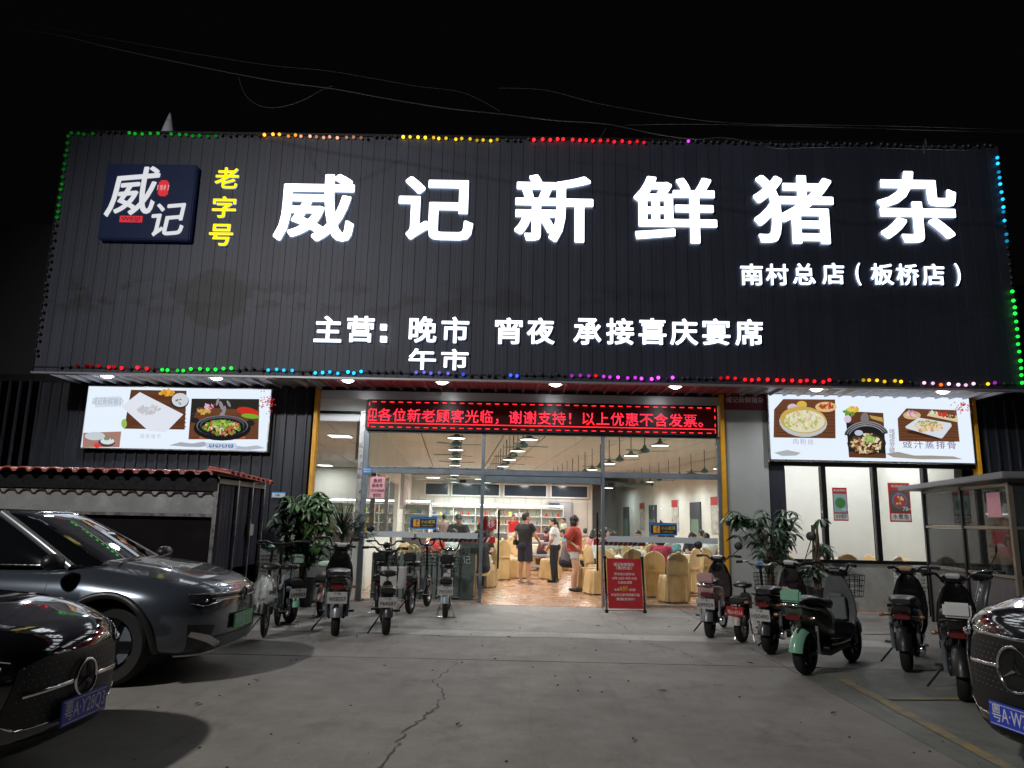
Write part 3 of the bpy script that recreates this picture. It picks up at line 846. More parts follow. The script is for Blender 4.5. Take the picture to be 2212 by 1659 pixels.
B = [(bx(130), bx(205), 'red', .0, .2), (bx(205), bx(318), 'red', .2, 3), (bx(318), bx(332), None, 0, 0), (bx(332), bx(502), 'green', 1.5, 3), (bx(502), bx(572), None, 0, 0), (bx(572), bx(662), 'cyan', 1, 2),
     (bx(662), bx(672), 'green', 2, 2), (bx(672), bx(812), 'cyan', 2, 3.5), (bx(812), bx(878), None, 0, 0), (bx(878), bx(968), 'violet', 1.5, 1.5), (bx(968), bx(1000), None, 0, 0),
     (bx(1000), bx(1015), 'blue', 2, 2), (bx(1015), bx(1052), None, 0, 0), (bx(1052), bx(1072), 'blue', 3, 3), (bx(1072), bx(1092), None, 0, 0), (bx(1092), bx(1118), 'blue', 3, 3), (bx(1118), bx(1222), None, 0, 0),
     (bx(1222), bx(1282), 'magenta', .4, 1), (bx(1282), bx(1292), 'red', 1, 1), (bx(1292), bx(1462), 'magenta', 1.5, 3), (bx(1462), bx(1545), None, 0, 0), (bx(1545), bx(1598), 'red', .6, 1), (bx(1598), bx(1798), 'red', 1.5, 4),
     (bx(1798), bx(1855), None, 0, 0), (bx(1855), bx(1962), 'yellow', .6, 2), (bx(1962), bx(1992), None, 0, 0), (bx(1992), bx(2024), 'pinkwhite', 1.5, 1.5), (bx(2024), bx(2036), 'hot', 2, 2),
     (bx(2036), bx(2122), 'pinkwhite', 1.5, 1.5), (bx(2122), bx(2140), 'yellow', 1.5, 1.5), (bx(2140), bx(2165), 'magenta', .6, .6), (bx(2165), bx(2195), None, 0, 0)]
runs(t, 'x', B, FZ0 + .085)
MB().tube([(FX0, FY - .03, FZ0 + .085), (FX1, FY - .03, FZ0 + .085)], .006, 5).build('wire', M['black_plastic'], t)
t = thing('bulb_string', 'string of green orange yellow and red bulbs along the top edge of signboard', 'light string', (0, 0, 0))
T = [(tp(152), tp(200), 'green', .1, .1), (tp(200), tp(275), None, 0, 0), (tp(275), tp(470), 'green', .6, .2), (tp(470), tp(570), None, 0, 0), (tp(570), tp(640), 'orange', 3, 1.5), (tp(640), tp(722), 'pale', 1.5, 1),
     (tp(722), tp(730), 'red', 2, 2), (tp(730), tp(790), 'pale', .8, .2), (tp(790), tp(862), None, 0, 0), (tp(862), tp(1078), 'yellow', 3, .6), (tp(1078), tp(1155), None, 0, 0), (tp(1155), tp(1405), 'red', 4, .8),
     (tp(1405), tp(1472), None, 0, 0), (tp(1472), tp(1490), 'magenta', 2.5, 2.5), (tp(1490), tp(1552), None, 0, 0), (tp(1552), tp(1562), 'magenta', 2.5, 2.5), (tp(1562), tp(2140), None, 0, 0)]
runs(t, 'x', T, FZ1 - .03)
t = thing('bulb_string', 'string of faint green bulbs down the left edge of signboard', 'light string', (0, 0, 0))
runs(t, 'z', [(4.2, 6.75, None, 0, 0), (6.75, 8.5, 'green', .2, .1)], lambda z: FX0 + .05)
t = thing('bulb_string', 'string of blue and bright green bulbs down the right edge of signboard', 'light string', (0, 0, 0))
runs(t, 'z', [(4.05, 5.75, 'green', 3, 3.5), (5.75, 6.55, None, 0, 0), (6.55, 7.5, 'cyan', .4, 1.5), (7.5, 7.6, 'green', 1, 1), (7.6, 7.75, 'cyan', 1.5, 1.5), (7.75, 7.85, 'green', 1, 1), (7.85, 8.4, 'cyan', 1, 1.5)], lambda z: FX1 - .06)

# ------------------------------------------------------------------ round downlights under the signboard
for i, px in enumerate([262, 488, 757, 956, 1201, 1456, 1764, 2032]):
    x = [-7.5, -5.5, -3.12, -1.42, .63, 2.78, 5.3, 7.55][i]
    nm = ['first', 'second', 'third', 'fourth', 'fifth', 'sixth', 'seventh', 'eighth'][i]
    where = ['over the blurred left end of the left menu light box', 'over the sizzling pot picture of the left menu light box', 'over the pane with the spiky plant', 'over the left end of the red scrolling text', 'over the middle of the red scrolling text', 'over the right end of the red scrolling text', 'over the left end of the right menu light box', 'over the right end of the right menu light box'][i]
    t = thing('downlight', 'round white downlight ' + where, 'downlight', (x, -.93, 3.955), group='downlights under the signboard')
    MB().lathe([(.115, .0), (.13, -.012), (.13, -.035), (.10, -.03)], n=24, ring=True).build('rim', M['white_wall'], t, smooth=40)
    MB().lathe([(.0, -.075), (.05, -.068), (.085, -.05), (.098, -.03), (0, -.029)], n=24).build('lens', emis('downlight_lens', (.95, .98, 1), 22.0), t)
    lamp('downlight_lamp', 'SPOT', (0, 0, -.10), 100, (.93, .97, 1.0), .09, None, 155, t)

# ------------------------------------------------------------------ LED text board
t = thing('led_board', 'long black LED board with red scrolling text above the glass entrance', 'led display', (.41, -.06, 3.43))
W2 = 3.33
MB().box(-W2, -.06, -.29, W2, .05, .29).build('housing', M['black_metal'], t, bevel=.01)
MB().box(-W2 + .03, -.066, -.262, W2 - .03, -.0605, .262).build('screen', mat('led_screen', (.008, .003, .003), .25, emit=.12, ecol=(.10, .004, .004)), t)
LR = emis('led_red', (1, .02, .03), 2.6); LP = emis('led_pink', (1, .05, .18), 2.6)
mb = MB(); p = 0.0; text = '迎各位新老顾客光临，谢谢支持！以上优惠不含发票。'
x0 = -W2 + .02; pitch = .2755; g = 22; cell = .27 / g
for k, ch in enumerate(text):
    xs_ = np.linspace(.02, .98, g); ys_ = np.linspace(-.10, .86, g)
    S = sdf_grid(ch, xs_, ys_)
    for j in range(g):
        for i in range(g):
            if S[j, i] < .006:
                xx = x0 + k * pitch - .07 + i * cell; zz = -.135 + j * cell
                if xx < -W2 + .03: continue
                c = cell * .42; mb.add([(xx - c, 0, zz - c), (xx + c, 0, zz - c), (xx + c, 0, zz + c), (xx - c, 0, zz + c)], [(0, 1, 2, 3)], 1 if (i * 7 + j * 3 + k) % 5 == 0 else 0)
o = mb.build('lit_text', [LR, LP], t, loc=(0, -.0685, 0)); o['kind'] = 'stuff'
MB().box(-W2 + .03, -.0695, -.172, W2 - .05, -.068, -.158).build('lit_underline', LR, t)
mb = MB(); x = -W2 + .10
while x < W2 - .2:
    for z in (-.245, .235): mb.box(x, -.0695, z, x + .085, -.068, z + .013)
    x += .167
for x in (-W2 + .04, W2 - .06):
    for z in (-.24, -.12, .03, .17): mb.box(x, -.0695, z, x + .013, -.068, z + .06)
o = mb.build('lit_dashes', LR, t); o['kind'] = 'stuff'

# ------------------------------------------------------------------ menu light boxes (flat backlit print)
def C2(px, py, y=-.17): return Y(px, py, y)
class Art:
    def __init__(s, name, label, x0, z0, x1, z1, strength):
        s.t = thing(name, label, 'light box', ((x0 + x1) / 2, -.0, (z0 + z1) / 2)); s.k = strength; s.lay = 0
        s.cx, s.cz = (x0 + x1) / 2, (z0 + z1) / 2
        w, h = (x1 - x0) / 2, (z1 - z0) / 2
        MB().box(-w - .02, -.155, -h - .02, w + .02, -.0, h + .02).build('frame', M['alu'], s.t)
        MB().box(-w, -.165, -h, w, -.1555, h).build('face', emis('box_white', (.80, .89, 1.0), strength), s.t)
        s.acc = {}
    def poly(s, pts, col, lay, px=True):
        P = [C2(*p, y=-.165 - .0025 * lay) for p in pts] if px else [Vector((p[0], -.165 - .0025 * lay, p[1])) for p in pts]
        P = [(p.x - s.cx, p.y, p.z - s.cz) for p in P]
        mb = s.acc.setdefault((tuple(col)), MB()); mb.add(P, [tuple(range(len(P)))])
    def ell(s, cx, cy, rx, ry, col, lay, n=20, rot=0, a0=0, a1=2 * math.pi):
        pts = []
        for i in range(n):
            a = a0 + (a1 - a0) * i / (n if a1 - a0 > 6.2 else n - 1); x, y = math.cos(a) * rx, math.sin(a) * ry
            pts.append((cx + x * math.cos(rot) - y * math.sin(rot), cy + x * math.sin(rot) + y * math.cos(rot)))
        s.poly(pts, col, lay)
    def scatter(s, cx, cy, rx, ry, cols, n, size, lay, seed):
        rr = random.Random(seed)
        for i in range(n):
            a = rr.uniform(0, 6.28); q = rr.uniform(0, 1) ** .5
            s.ell(cx + math.cos(a) * rx * q, cy + math.sin(a) * ry * q, size * rr.uniform(.5, 1.5), size * rr.uniform(.3, .8), rr.choice(cols), lay + .0006 * i * 10 / max(n, 1) + .002 * i, 6, rr.uniform(0, 3))
    def done(s, nm='printed_picture'):
        big_ = MB(); ms = []
        for i, (col, mb) in enumerate(s.acc.items()):
            big_.add(mb.v, mb.f, i); ms.append(emis('print', col, s.k * .9))
        o = big_.build(nm, ms, s.t); o['kind'] = 'stuff'
        s.acc = {}
WOOD = [(.12, .045, .022), (.16, .06, .028), (.09, .035, .018)]
A = Art('menu_light_box', 'left backlit menu box with steaming black pot picture above the tiled roof stall', -8.27, 2.69, -4.765, 3.86, 1.0)
# dark picture of the sizzling pot
A.poly([(414, 861), (560, 862), (558, 949), (407, 949)], (.028, .026, .022), 1)
A.poly([(428, 880), (560, 886), (558, 949), (407, 949), (409, 922)], WOOD[1], 2)
for i in range(14):
    y = 893 + i * 4; A.poly([(412 + (i * 37) % 30, y), (556, y + 1), (556, y + 2), (412 + (i * 37) % 30, y + 1)], WOOD[i % 2 * 2], 2.4)
A.poly([(434, 934), (528, 932), (530, 948), (430, 948)], (.42, .12, .05), 2.6)
A.ell(480, 925, 62, 27, (.012, .012, .014), 3); A.ell(480, 920, 56, 23, (.18, .19, .22), 3.4); A.ell(480, 921, 54, 22, (.015, .015, .018), 3.7); A.ell(480, 918, 48, 18, (.10, .10, .12), 4); A.ell(480, 920, 46, 17, (.012, .012, .012), 4.3)
A.ell(421, 908, 9, 6, (.02, .02, .02), 3.2); A.ell(541, 914, 9, 7, (.02, .02, .02), 3.2)
A.scatter(479, 924, 40, 15, [(.42, .16, .07), (.30, .10, .04), (.12, .36, .03), (.55, .50, .12), (.75, .68, .5), (.06, .22, .02), (.6, .12, .04)], 190, 4.2, 4.6, 1)
A.scatter(478, 916, 22, 8, [(.20, .45, .05), (.4, .6, .12), (.10, .3, .03)], 40, 4, 5.2, 2)
A.scatter(440, 888, 13, 6, [(.72, .45, .12), (.6, .33, .08)], 20, 5, 2.8, 3); A.scatter(452, 878, 8, 6, [(.45, .04, .14), (.75, .5, .62)], 14, 4, 3.1, 4)
A.ell(535, 889, 24, 9, (.62, .035, .02), 2.9, rot=.2); A.ell(541, 899, 20, 5, (.20, .45, .03), 2.95, rot=.1)
for (x, y, rx, ry, r_) in ((470, 868, 3, 9, .3), (478, 876, 4, 10, -.3), (484, 886, 4, 10, .2), (494, 872, 3, 8, -.5), (480, 898, 6, 8, 0)): A.ell(x, y, rx, ry, (.30, .27, .30), 2.95, 10, r_)
A.done()
# plate picture with square white dish
A.poly([(283, 842), (403, 844), (399, 928), (268, 926)], WOOD[0], 1)
for i in range(9): A.poly([(285, 848 + i * 9), (402, 849 + i * 9), (402, 851 + i * 9), (285, 850 + i * 9)], WOOD[1 + i % 2], 1.3)
A.scatter(362, 848, 14, 5, [(.75, .30, .03), (.85, .5, .08)], 26, 5, 1.7, 5); A.ell(388, 866, 20, 17, (.03, .03, .035), 1.8); A.ell(389, 864, 18, 15, (.70, .72, .78), 2); A.scatter(388, 868, 9, 6, [(.05, .10, .06), (.3, .3, .3)], 9, 2, 2.3, 6)
A.poly([(302, 847), (396, 895), (358, 934), (320, 930), (262, 878)], (.82, .86, .95), 2.4)
A.scatter(322, 885, 24, 10, [(.62, .62, .68), (.70, .66, .62), (.55, .58, .66)], 60, 4, 2.8, 7); A.ell(268, 915, 6, 10, (.35, .55, .12), 2)
A.done()
# little corner picture, mountains, blossom
A.poly([(180, 935), (262, 932), (258, 966), (178, 966)], (.42, .22, .18), 1); A.ell(205, 942, 22, 9, (.62, .68, .72), 1.5); A.ell(230, 956, 18, 9, (.06, .05, .06), 1.5); A.ell(232, 953, 15, 7, (.75, .8, .85), 2); A.ell(210, 962, 8, 5, (.75, .06, .05), 2.4); A.scatter(232, 946, 12, 3, [(.15, .3, .1), (.5, .2, .25)], 12, 3, 2.6, 8)
A.poly([(365, 962), (390, 955), (415, 958), (440, 954), (455, 962), (430, 966), (400, 965)], (.42, .46, .54), 1); A.poly([(450, 970), (500, 962), (530, 965), (555, 962), (573, 968), (540, 972)], (.50, .54, .62), 1)
rr = random.Random(8)
for i in range(60): A.ell(577 + rr.gauss(0, 9), 866 + rr.gauss(0, 9), 1.6, 1.3, (.62, .05, .06), 2.2 + i * .01, 5)
A.done()
A.poly([(206, 858), (262, 856), (262, 878), (205, 880)], (.72, .80, .92), .6); A.done('ink_wash')
pb = MB().box(-.26, -.175, -.56, .18, -.17, -.45)
lb = A.t
c = C2(478, 963); pl = MB().box(-.29, 0, -.055, .29, .003, .055).build('name_badge', emis('badge', (.62, .72, .88), .9), lb, loc=(c.x - A.cx, -.172, c.z - A.cz), bevel=.02)
for i, ch in enumerate('啫啫猪杂'):
    d = MB().lathe([(0, 0), (.05, 0), (.05, .001)], rot=Matrix.Rotation(R(90), 3, 'X'), n=18).build('badge_disc', emis('badge_blue', (.03, .09, .28), .9), pl, loc=(-.18 + i * .12, -.002, 0))
    lettering(ch, .075, emis('badge_w', (.8, .88, 1), .9), pl, (-.18 + i * .12, -.006, 0))
lettering('威记新鲜猪杂', .15, emis('faint_ink', (.45, .50, .58), .9), lb, (C2(233, 868).x - A.cx, -.172, C2(233, 868).z - A.cz), w=.6)
lettering('蒜香猪手', .09, emis('faint_ink2', (.60, .62, .72), .9), lb, (C2(325, 943).x - A.cx, -.172, C2(325, 943).z - A.cz), spacing=1.3)

A = Art('menu_light_box', 'right backlit menu box with three dish pictures above the black framed window', 4.70, 2.725, 8.47, 3.955, 1.0)
# left blurred bowl picture
A.poly([(1692, 862), (1804, 863), (1805, 947), (1671, 945), (1672, 885)], WOOD[1], 1)
for i in range(9): A.poly([(1676, 884 + i * 7), (1802, 885 + i * 7), (1802, 887 + i * 7), (1676, 886 + i * 7)], WOOD[i % 2 * 2], 1.3)
A.ell(1735, 912, 52, 32, (.55, .60, .62), 2, rot=.08); A.ell(1735, 907, 50, 29, (.62, .42, .10), 2.4, rot=.08); A.ell(1738, 910, 44, 24, (.78, .74, .55), 2.7)
A.scatter(1735, 908, 38, 20, [(.85, .82, .65), (.72, .55, .3), (.8, .72, .4), (.45, .55, .12)], 120, 4.5, 3, 11); A.ell(1784, 879, 23, 11, (.78, .55, .25), 2.2); A.scatter(1784, 877, 15, 6, [(.5, .06, .03)], 18, 4, 2.5, 12)
A.ell(1712, 880, 11, 8, (.72, .55, .68), 2.2); A.ell(1732, 874, 11, 8, (.75, .50, .08), 2.3); A.scatter(1726, 882, 16, 5, [(.15, .3, .06)], 12, 4, 2.15, 13)
A.done()
# middle black pan
A.poly([(1826, 890), (1908, 893), (1914, 990), (1834, 988)], (.018, .018, .018), 1); A.poly([(1826, 888), (1908, 892), (1909, 918), (1827, 914)], WOOD[0], 1.4); A.poly([(1833, 975), (1914, 980), (1914, 990), (1834, 988)], WOOD[0], 3.2)
for q in range(3): A.ell(1872, 946, 50 - q * 5, 36 - q * 4, (.30, .30, .33), 1.8 + q * .5, 30, 0, 3.4, 5.9); A.ell(1872, 947.5, 49 - q * 5, 35 - q * 4, (.015, .015, .015), 2 + q * .5, 30, 0, 3.35, 5.95)
A.ell(1872, 958, 42, 25, (.02, .02, .02), 3.5); A.ell(1872, 958, 40, 24, (.28, .28, .3), 3.4)
A.ell(1872, 957, 37, 22, (.04, .03, .02), 3.7)
A.scatter(1872, 958, 33, 20, [(.72, .52, .25), (.85, .75, .5), (.45, .22, .08), (.10, .05, .03)], 150, 4.4, 4, 14); A.scatter(1878, 950, 12, 8, [(.25, .5, .1), (.4, .62, .2)], 26, 3.4, 5.2, 15)
A.ell(1855, 935, 9, 6, (.55, .62, .75), 3.9); A.scatter(1843, 884, 10, 6, [(.80, .50, .05), (.85, .62, .1)], 16, 5, 2.4, 16); A.scatter(1834, 892, 10, 10, [(.12, .3, .04), (.2, .4, .06)], 20, 4, 2.3, 17); A.ell(1831, 905, 8, 8, (.72, .62, .78), 2.9)
A.poly([(1878, 897), (1906, 902), (1908, 912), (1882, 904)], (.55, .36, .1), 2.5); A.ell(1868, 905, 9, 14, (.22, .20, .2), 2.6)
A.done()
# right white plate
A.poly([(1958, 882), (2066, 886), (2073, 954), (1942, 953), (1939, 904)], WOOD[1], 1)
for i in range(9): A.poly([(1944, 900 + i * 6), (2068, 902 + i * 6), (2068, 904 + i * 6), (1944, 902 + i * 6)], WOOD[i % 2 * 2], 1.3)
A.ell(1970, 897, 19, 9, (.72, .48, .24), 1.9); A.scatter(1970, 894, 11, 6, [(.55, .30, .36), (.8, .6, .62)], 16, 4, 2.2, 18); A.poly([(2008, 890), (2068, 898), (2070, 912), (2002, 898)], (.78, .62, .40), 1.9)
A.scatter(2017, 891, 9, 4, [(.25, .45, .1), (.8, .85, .8)], 14, 3, 2.3, 19); A.scatter(2036, 895, 10, 5, [(.6, .05, .03)], 18, 3.4, 2.4, 20); A.scatter(2055, 899, 9, 4, [(.12, .05, .02)], 14, 3, 2.4, 21)
A.poly([(1958, 934), (2030, 950), (2036, 940), (1965, 930)], (.05, .02, .01), 2.0)
A.poly([(1984, 902), (2054, 914), (2056, 920), (2036, 946), (2032, 947), (1957, 925), (1956, 921)], (.74, .79, .86), 2.6); A.scatter(2006, 921, 30, 12, [(.80, .58, .32), (.65, .36, .14), (.85, .72, .5)], 110, 4, 3, 22); A.scatter(2003, 914, 22, 6, [(.2, .42, .06)], 22, 2.4, 4.2, 23)
for i in range(50): A.ell(2078 + rr.gauss(0, 9), 880 + rr.gauss(0, 6), 1.8, 1.4, (.62, .07, .05), 2.2 + i * .01, 5)
A.poly([(1672, 978), (1700, 972), (1730, 978), (1720, 984), (1690, 985)], (.45, .49, .50), 1); A.poly([(1914, 980), (1940, 976), (1975, 984), (2010, 984), (2060, 986), (2080, 992), (1990, 992), (1930, 988)], (.38, .34, .30), 1)
A.done()
lettering('豉汁蒸排骨', .16, emis('ink_violet', (.16, .10, .22), .9), A.t, (C2(2008, 962).x - A.cx, -.172, C2(2008, 962).z - A.cz), spacing=1.25, w=.98)
for i, ch in enumerate('啫啫盘龙鳝'): lettering(ch, .11, emis('ink_violet2', (.34, .28, .34), .9), A.t, (C2(1927, 933 + i * 10.5).x - A.cx, -.172, C2(1927, 933 + i * 10.5).z - A.cz))
lettering('肉粉丝', .12, emis('ink_violet3', (.5, .46, .6), .9), A.t, (C2(1735, 955).x - A.cx, -.172, C2(1735, 955).z - A.cz), spacing=1.3)

# street lamp standing left of the car park, outside the picture
t = thing('street_lamp', 'tall grey car park lamp beside the left row of parked cars', 'street lamp', (STREET[0] - .9, STREET[1], 0))
MB().tube([(0, 0, 0), (0, 0, 7.3)], [.09, .05], 12).build('pole', M['grey_metal'], t, smooth=40)
MB().tube([(0, 0, 7.2), (.4, 0, 7.4), (.9, 0, 7.4)], .035, 8).build('arm', M['grey_metal'], t, smooth=40)
MB().box(.7, -.15, 7.34, 1.25, .15, 7.44).build('lamp_head', M['grey_metal'], t, bevel=.02)
# ================================================================== the dining hall behind the glass
SL = -.09                                       # the hall runs back slightly to the left
def HX(x, y): return x + SL * y
def shear_box(x0, y0, z0, x1, y1, z1):
    mb = MB(); vs = [(HX(x, y), y, z) for z in (z0, z1) for x, y in ((x0, y0), (x1, y0), (x1, y1), (x0, y1))]
    return mb.add(vs, [(0, 3, 2, 1), (4, 5, 6, 7), (0, 1, 5, 4), (1, 2, 6, 5), (2, 3, 7, 6), (3, 0, 4, 7)])
def inside(name, mb, m, **kw):
    o = mb.build(name, m, **kw); o['kind'] = 'structure'; return o
inside('interior_floor', MB().box(-12, -.215, -.02, 12.5, 31, .003), M['tilefloor'])
ceil_ = inside('interior_ceiling', MB().box(-12, .13, 3.96, 12.5, 31, 4.05), mat('ceiling_joint', (.08, .08, .08), .9))
# ceiling panels with seams
cp = {}
for i in range(14):
    for j in range(24):
        x0 = -8.2 + i * 1.2; y0 = .3 + j * 1.25
        if x0 > 8.3: continue
        if 'm' not in cp:
            mb = shear_box(0, 0, 0, 1.165, 1.235, .03); cp['m'] = mb.mesh('ceiling_panel'); cp['m'].materials.append(M['ceil'])
        if j * 14 + i < 300: link('ceiling_panel', cp['m'], None, ceil_, (HX(x0, y0), y0, 3.915))
lw = inside('left_wall', shear_box(-3.42, 13.5, 0, -3.27, 24, 3.91), M['white_wall'])
inside('left_wall_beam', shear_box(-3.42, 2.2, 2.75, -3.27, 13.495, 3.91), M['white_wall'])
for y_ in (5.5, 9.5): inside('left_wall_column', shear_box(-3.41, y_, .0, -3.28, y_ + .18, 2.745), M['alu'])
inside('side_room_wall', MB().box(-12, 21.9, 0, -5.62, 22, 3.91), mat('side_wall_cream', (.50, .50, .47), .8, noise=.04, nscale=1))
rw = inside('right_wall', shear_box(8.3, .2, 0, 8.45, 30, 3.91), M['white_wall'])
bw = inside('back_wall', MB().box(-5.6, 22, 0, 3.6, 22.15, 3.91), mat('back_wall_beige', (.52, .49, .44), .7, noise=.06, nscale=2))
inside('recess_wall', MB().box(3.3, 29, 0, 7, 29.15, 3.91), mat('recess_grey', (.42, .42, .41), .8, noise=.1, nscale=2))
inside('rear_wall', MB().box(-12.2, 30.9, 0, 12.6, 31, 4.0), M['white_wall'])
inside('end_wall', MB().box(-12.1, .2, 0, -12, 31, 4.0), M['white_wall'])
inside('end_wall', MB().box(12.4, .2, 0, 12.5, 31, 4.0), M['white_wall'])
# clerestory windows and beam on the back wall
wdk = mat('dark_window', (.03, .04, .055), .15)
for x0, x1 in ((-4.6, -3.4), (-3.3, -.9), (-.75, 1.4), (1.55, 3.4)):
    w = MB().box(x0, 21.90, 2.62, x1, 21.998, 3.26).build('clerestory_window', M['white_wall'], bw)
    MB().box(x0 + .06, 21.88, 2.68, x1 - .06, 21.899, 3.2).build('pane', wdk, w)
MB().box(-5.3, 21.6, 3.45, 3.55, 21.9, 3.6).build('beam', M['white_wall'], bw)
MB().tube([(-5, 21.5, 3.38), (3.5, 21.5, 3.38)], .03, 8).build('pipe', M['white_wall'], bw)
for i in range(12): MB().box(-4.9 + i * .75, 21.985, .1, -4.888 + i * .75, 21.999, 2.6).build('seam', M['grey_metal'], bw)
# kitchen door in the back wall
dr = MB().box(1.42, 21.86, 0, 2.62, 21.99, 2.45).build('doorway', mat('door_frame', (.25, .25, .25), .5), bw)
MB().box(1.5, 21.84, .02, 2.0, 21.858, 2.38).build('door_leaf', mat('door_blue', (.05, .06, .09), .3), dr)
MB().box(2.02, 21.84, .02, 2.54, 21.858, 2.38).build('door_leaf', mat('door_light', (.30, .30, .30), .5), dr)
# doors and pictures on the right wall
for y0, wd in ((14.4, 1.0), (20.5, 1.0), (25.8, 1.0)):
    d = shear_box(8.235, y0, 0, 8.298, y0 + wd * 1.2, 2.35).build('doorway', mat('door_dark', (.04, .05, .065), .4), rw)
    shear_box(8.21, y0 + .15, .3, 8.234, y0 + wd, 1.7).build('door_glass', mat('door_green_glass', (.18, .27, .22), .2), d)
for y0 in (12.4, 17.2, 22.6):
    d = shear_box(8.26, y0, 1.2, 8.298, y0 + .9, 2.5).build('wall_scroll', mat('scroll_grey', (.45, .45, .42), .7, noise=.4, nscale=4), rw)
    shear_box(8.25, y0 + .05, 2.2, 8.259, y0 + .85, 2.5).build('scroll_header', M['sign_red'], d)
# painting on the left wall
d = shear_box(-3.27, 14.5, 1.9, -3.20, 18.5, 3.3).build('framed_painting', M['alu'], lw)
shear_box(-3.199, 14.65, 2.0, -3.18, 18.35, 3.2).build('canvas', mat('painting', (.28, .18, .15), .6, noise=.7, nscale=3), d)
# low white planter wall and side room details
inside('low_wall', shear_box(-3.2, .9, 0, -3.05, 8.0, 1.02), M['white_wall'])
pb_ = thing('planter_box', 'white boxy planter against the pane below the spiky plant', 'planter', (-3.35, -.33, 0))
MB().box(-.46, -.2, .04, .40, .24, 1.04).build('box', M['white_wall'], pb_, bevel=.01)
MB().box(-.43, -.17, 1.0, .37, .21, 1.035).build('soil', mat('soil', (.04, .03, .02), .95), pb_)

# ---- white liquor shelves along the back with tubes above
def shelf_unit(x, lab, n=5, seed=1):
    t = thing('bottle_shelf', lab, 'shelf', (x, 21.35, 0))
    W = 1.05 * n / 2
    MB().box(-W, .38, .9, W, .42, 2.1).build('back_panel', M['white_wall'], t)
    for i in range(4): MB().box(-W, 0, .9 + i * .39, W, .38, .93 + i * .39).build('shelf', M['white_wall'], t)
    for i in range(n + 1): MB().box(-W + i * 2 * W / n - .015, .0, .9, -W + i * 2 * W / n + .015, .379, 2.1).build('divider', M['white_wall'], t)
    MB().box(-W, -.1, 0, W, .42, .88).build('cabinet', mat('cabinet_grey', (.10, .09, .09), .5), t, bevel=.01)
    tb = MB().box(-W, .1, 2.18, W, .2, 2.24).build('tube_light', emis('tube', (1, 1, 1), 5.0), t)
    rr = random.Random(seed)
    pal = [(.45, .04, .03), (.5, .33, .06), (.08, .14, .3), (.55, .55, .5), (.15, .28, .1), (.3, .12, .05), (.6, .62, .1)]
    ms = [mat('bottle_colour', c, .25) for c in pal]
    grp = []; cnt_ = {}
    for r_ in range(3):
        x_ = -W + .12
        while x_ < W - .1:
            if rr.random() < .75:
                h = rr.uniform(.14, .30); r0 = rr.uniform(.03, .06); k = rr.randrange(len(ms))
                mb = MB()
                if rr.random() < .6: mb.lathe([(r0, 0), (r0, h * .6), (r0 * .35, h * .75), (r0 * .35, h)], n=8)
                else: mb.box(-r0 * 1.3, -r0, 0, r0 * 1.3, r0, h * .8)
                o = mb.build('bottle', ms[k], None, loc=(x + x_, 21.5, .931 + r_ * .39)); grp.append(o)
                nm = ['red', 'golden', 'navy', 'white', 'green', 'brown', 'lime'][k]
                sx_ = ['first', 'second', 'third', 'fourth', 'fifth', 'sixth', 'seventh'][max(0, min(n - 1, int((x_ + W) / (2 * W / n))))]
                num = cnt_.get((nm, r_, sx_), 0); cnt_[(nm, r_, sx_)] = num + 1
                tag(o, '%s %s on the %s row of the %s bay of the %s shelf' % (nm, ['container', 'second container', 'third container', 'fourth container'][num], ['lowest', 'middle', 'top'][r_], sx_, 'back wall' if n == 6 else 'side room'), 'bottle', 'bottles and boxes on the lit back shelves')
            x_ += rr.uniform(.16, .32)
shelf_unit(-1.0, 'long white back shelf with bottles right of centre under tube lights', 6, 2)
shelf_unit(-6.9, 'white side room shelf with bottles seen through the left pane', 4, 5)
# the left one stands in the side room
for o in COL.objects:
    if (o.name.startswith('bottle_shelf') and o.location.x < -5) or (o.get('category') == 'bottle' and o.location.x < -5):
        o.location.y -= 4.6; o.location.x += 1.1

# ---- ceiling lights: square panels in the side room, two more added to brighten the inner wall
for i, (x, y) in enumerate(((-5.4, 7.9), (-9.2, 20.6), (-6.1, 15.2), (-8.2, 8.6), (5.6, 1.5), (7.6, 1.6))):
    t = thing('ceiling_panel_light', ['white rectangular ceiling light nearest the glass in the side room', 'white rectangular ceiling light at the back left of side room', 'white rectangular ceiling light cut by the door mullion', 'white rectangular ceiling light at far left of side room', 'white rectangular ceiling light added to brighten the wall behind the left poster window', 'white rectangular ceiling light added to brighten the wall behind the right poster window'][i], 'ceiling light', (x, y, 3.9))
    MB().box(-.33, -.33, -.02, .33, .33, .01).build('frame', M['white_wall'], t)
    MB().box(-.3, -.3, -.026, .3, .3, -.0205).build('diffuser', emis('panel_diffuser', (1, 1, .98), 6), t)
    lamp('panel_lamp', 'AREA', (0, 0, -.05), (60 if i > 3 else 70), (1, .98, .94), .5, None, None, t)
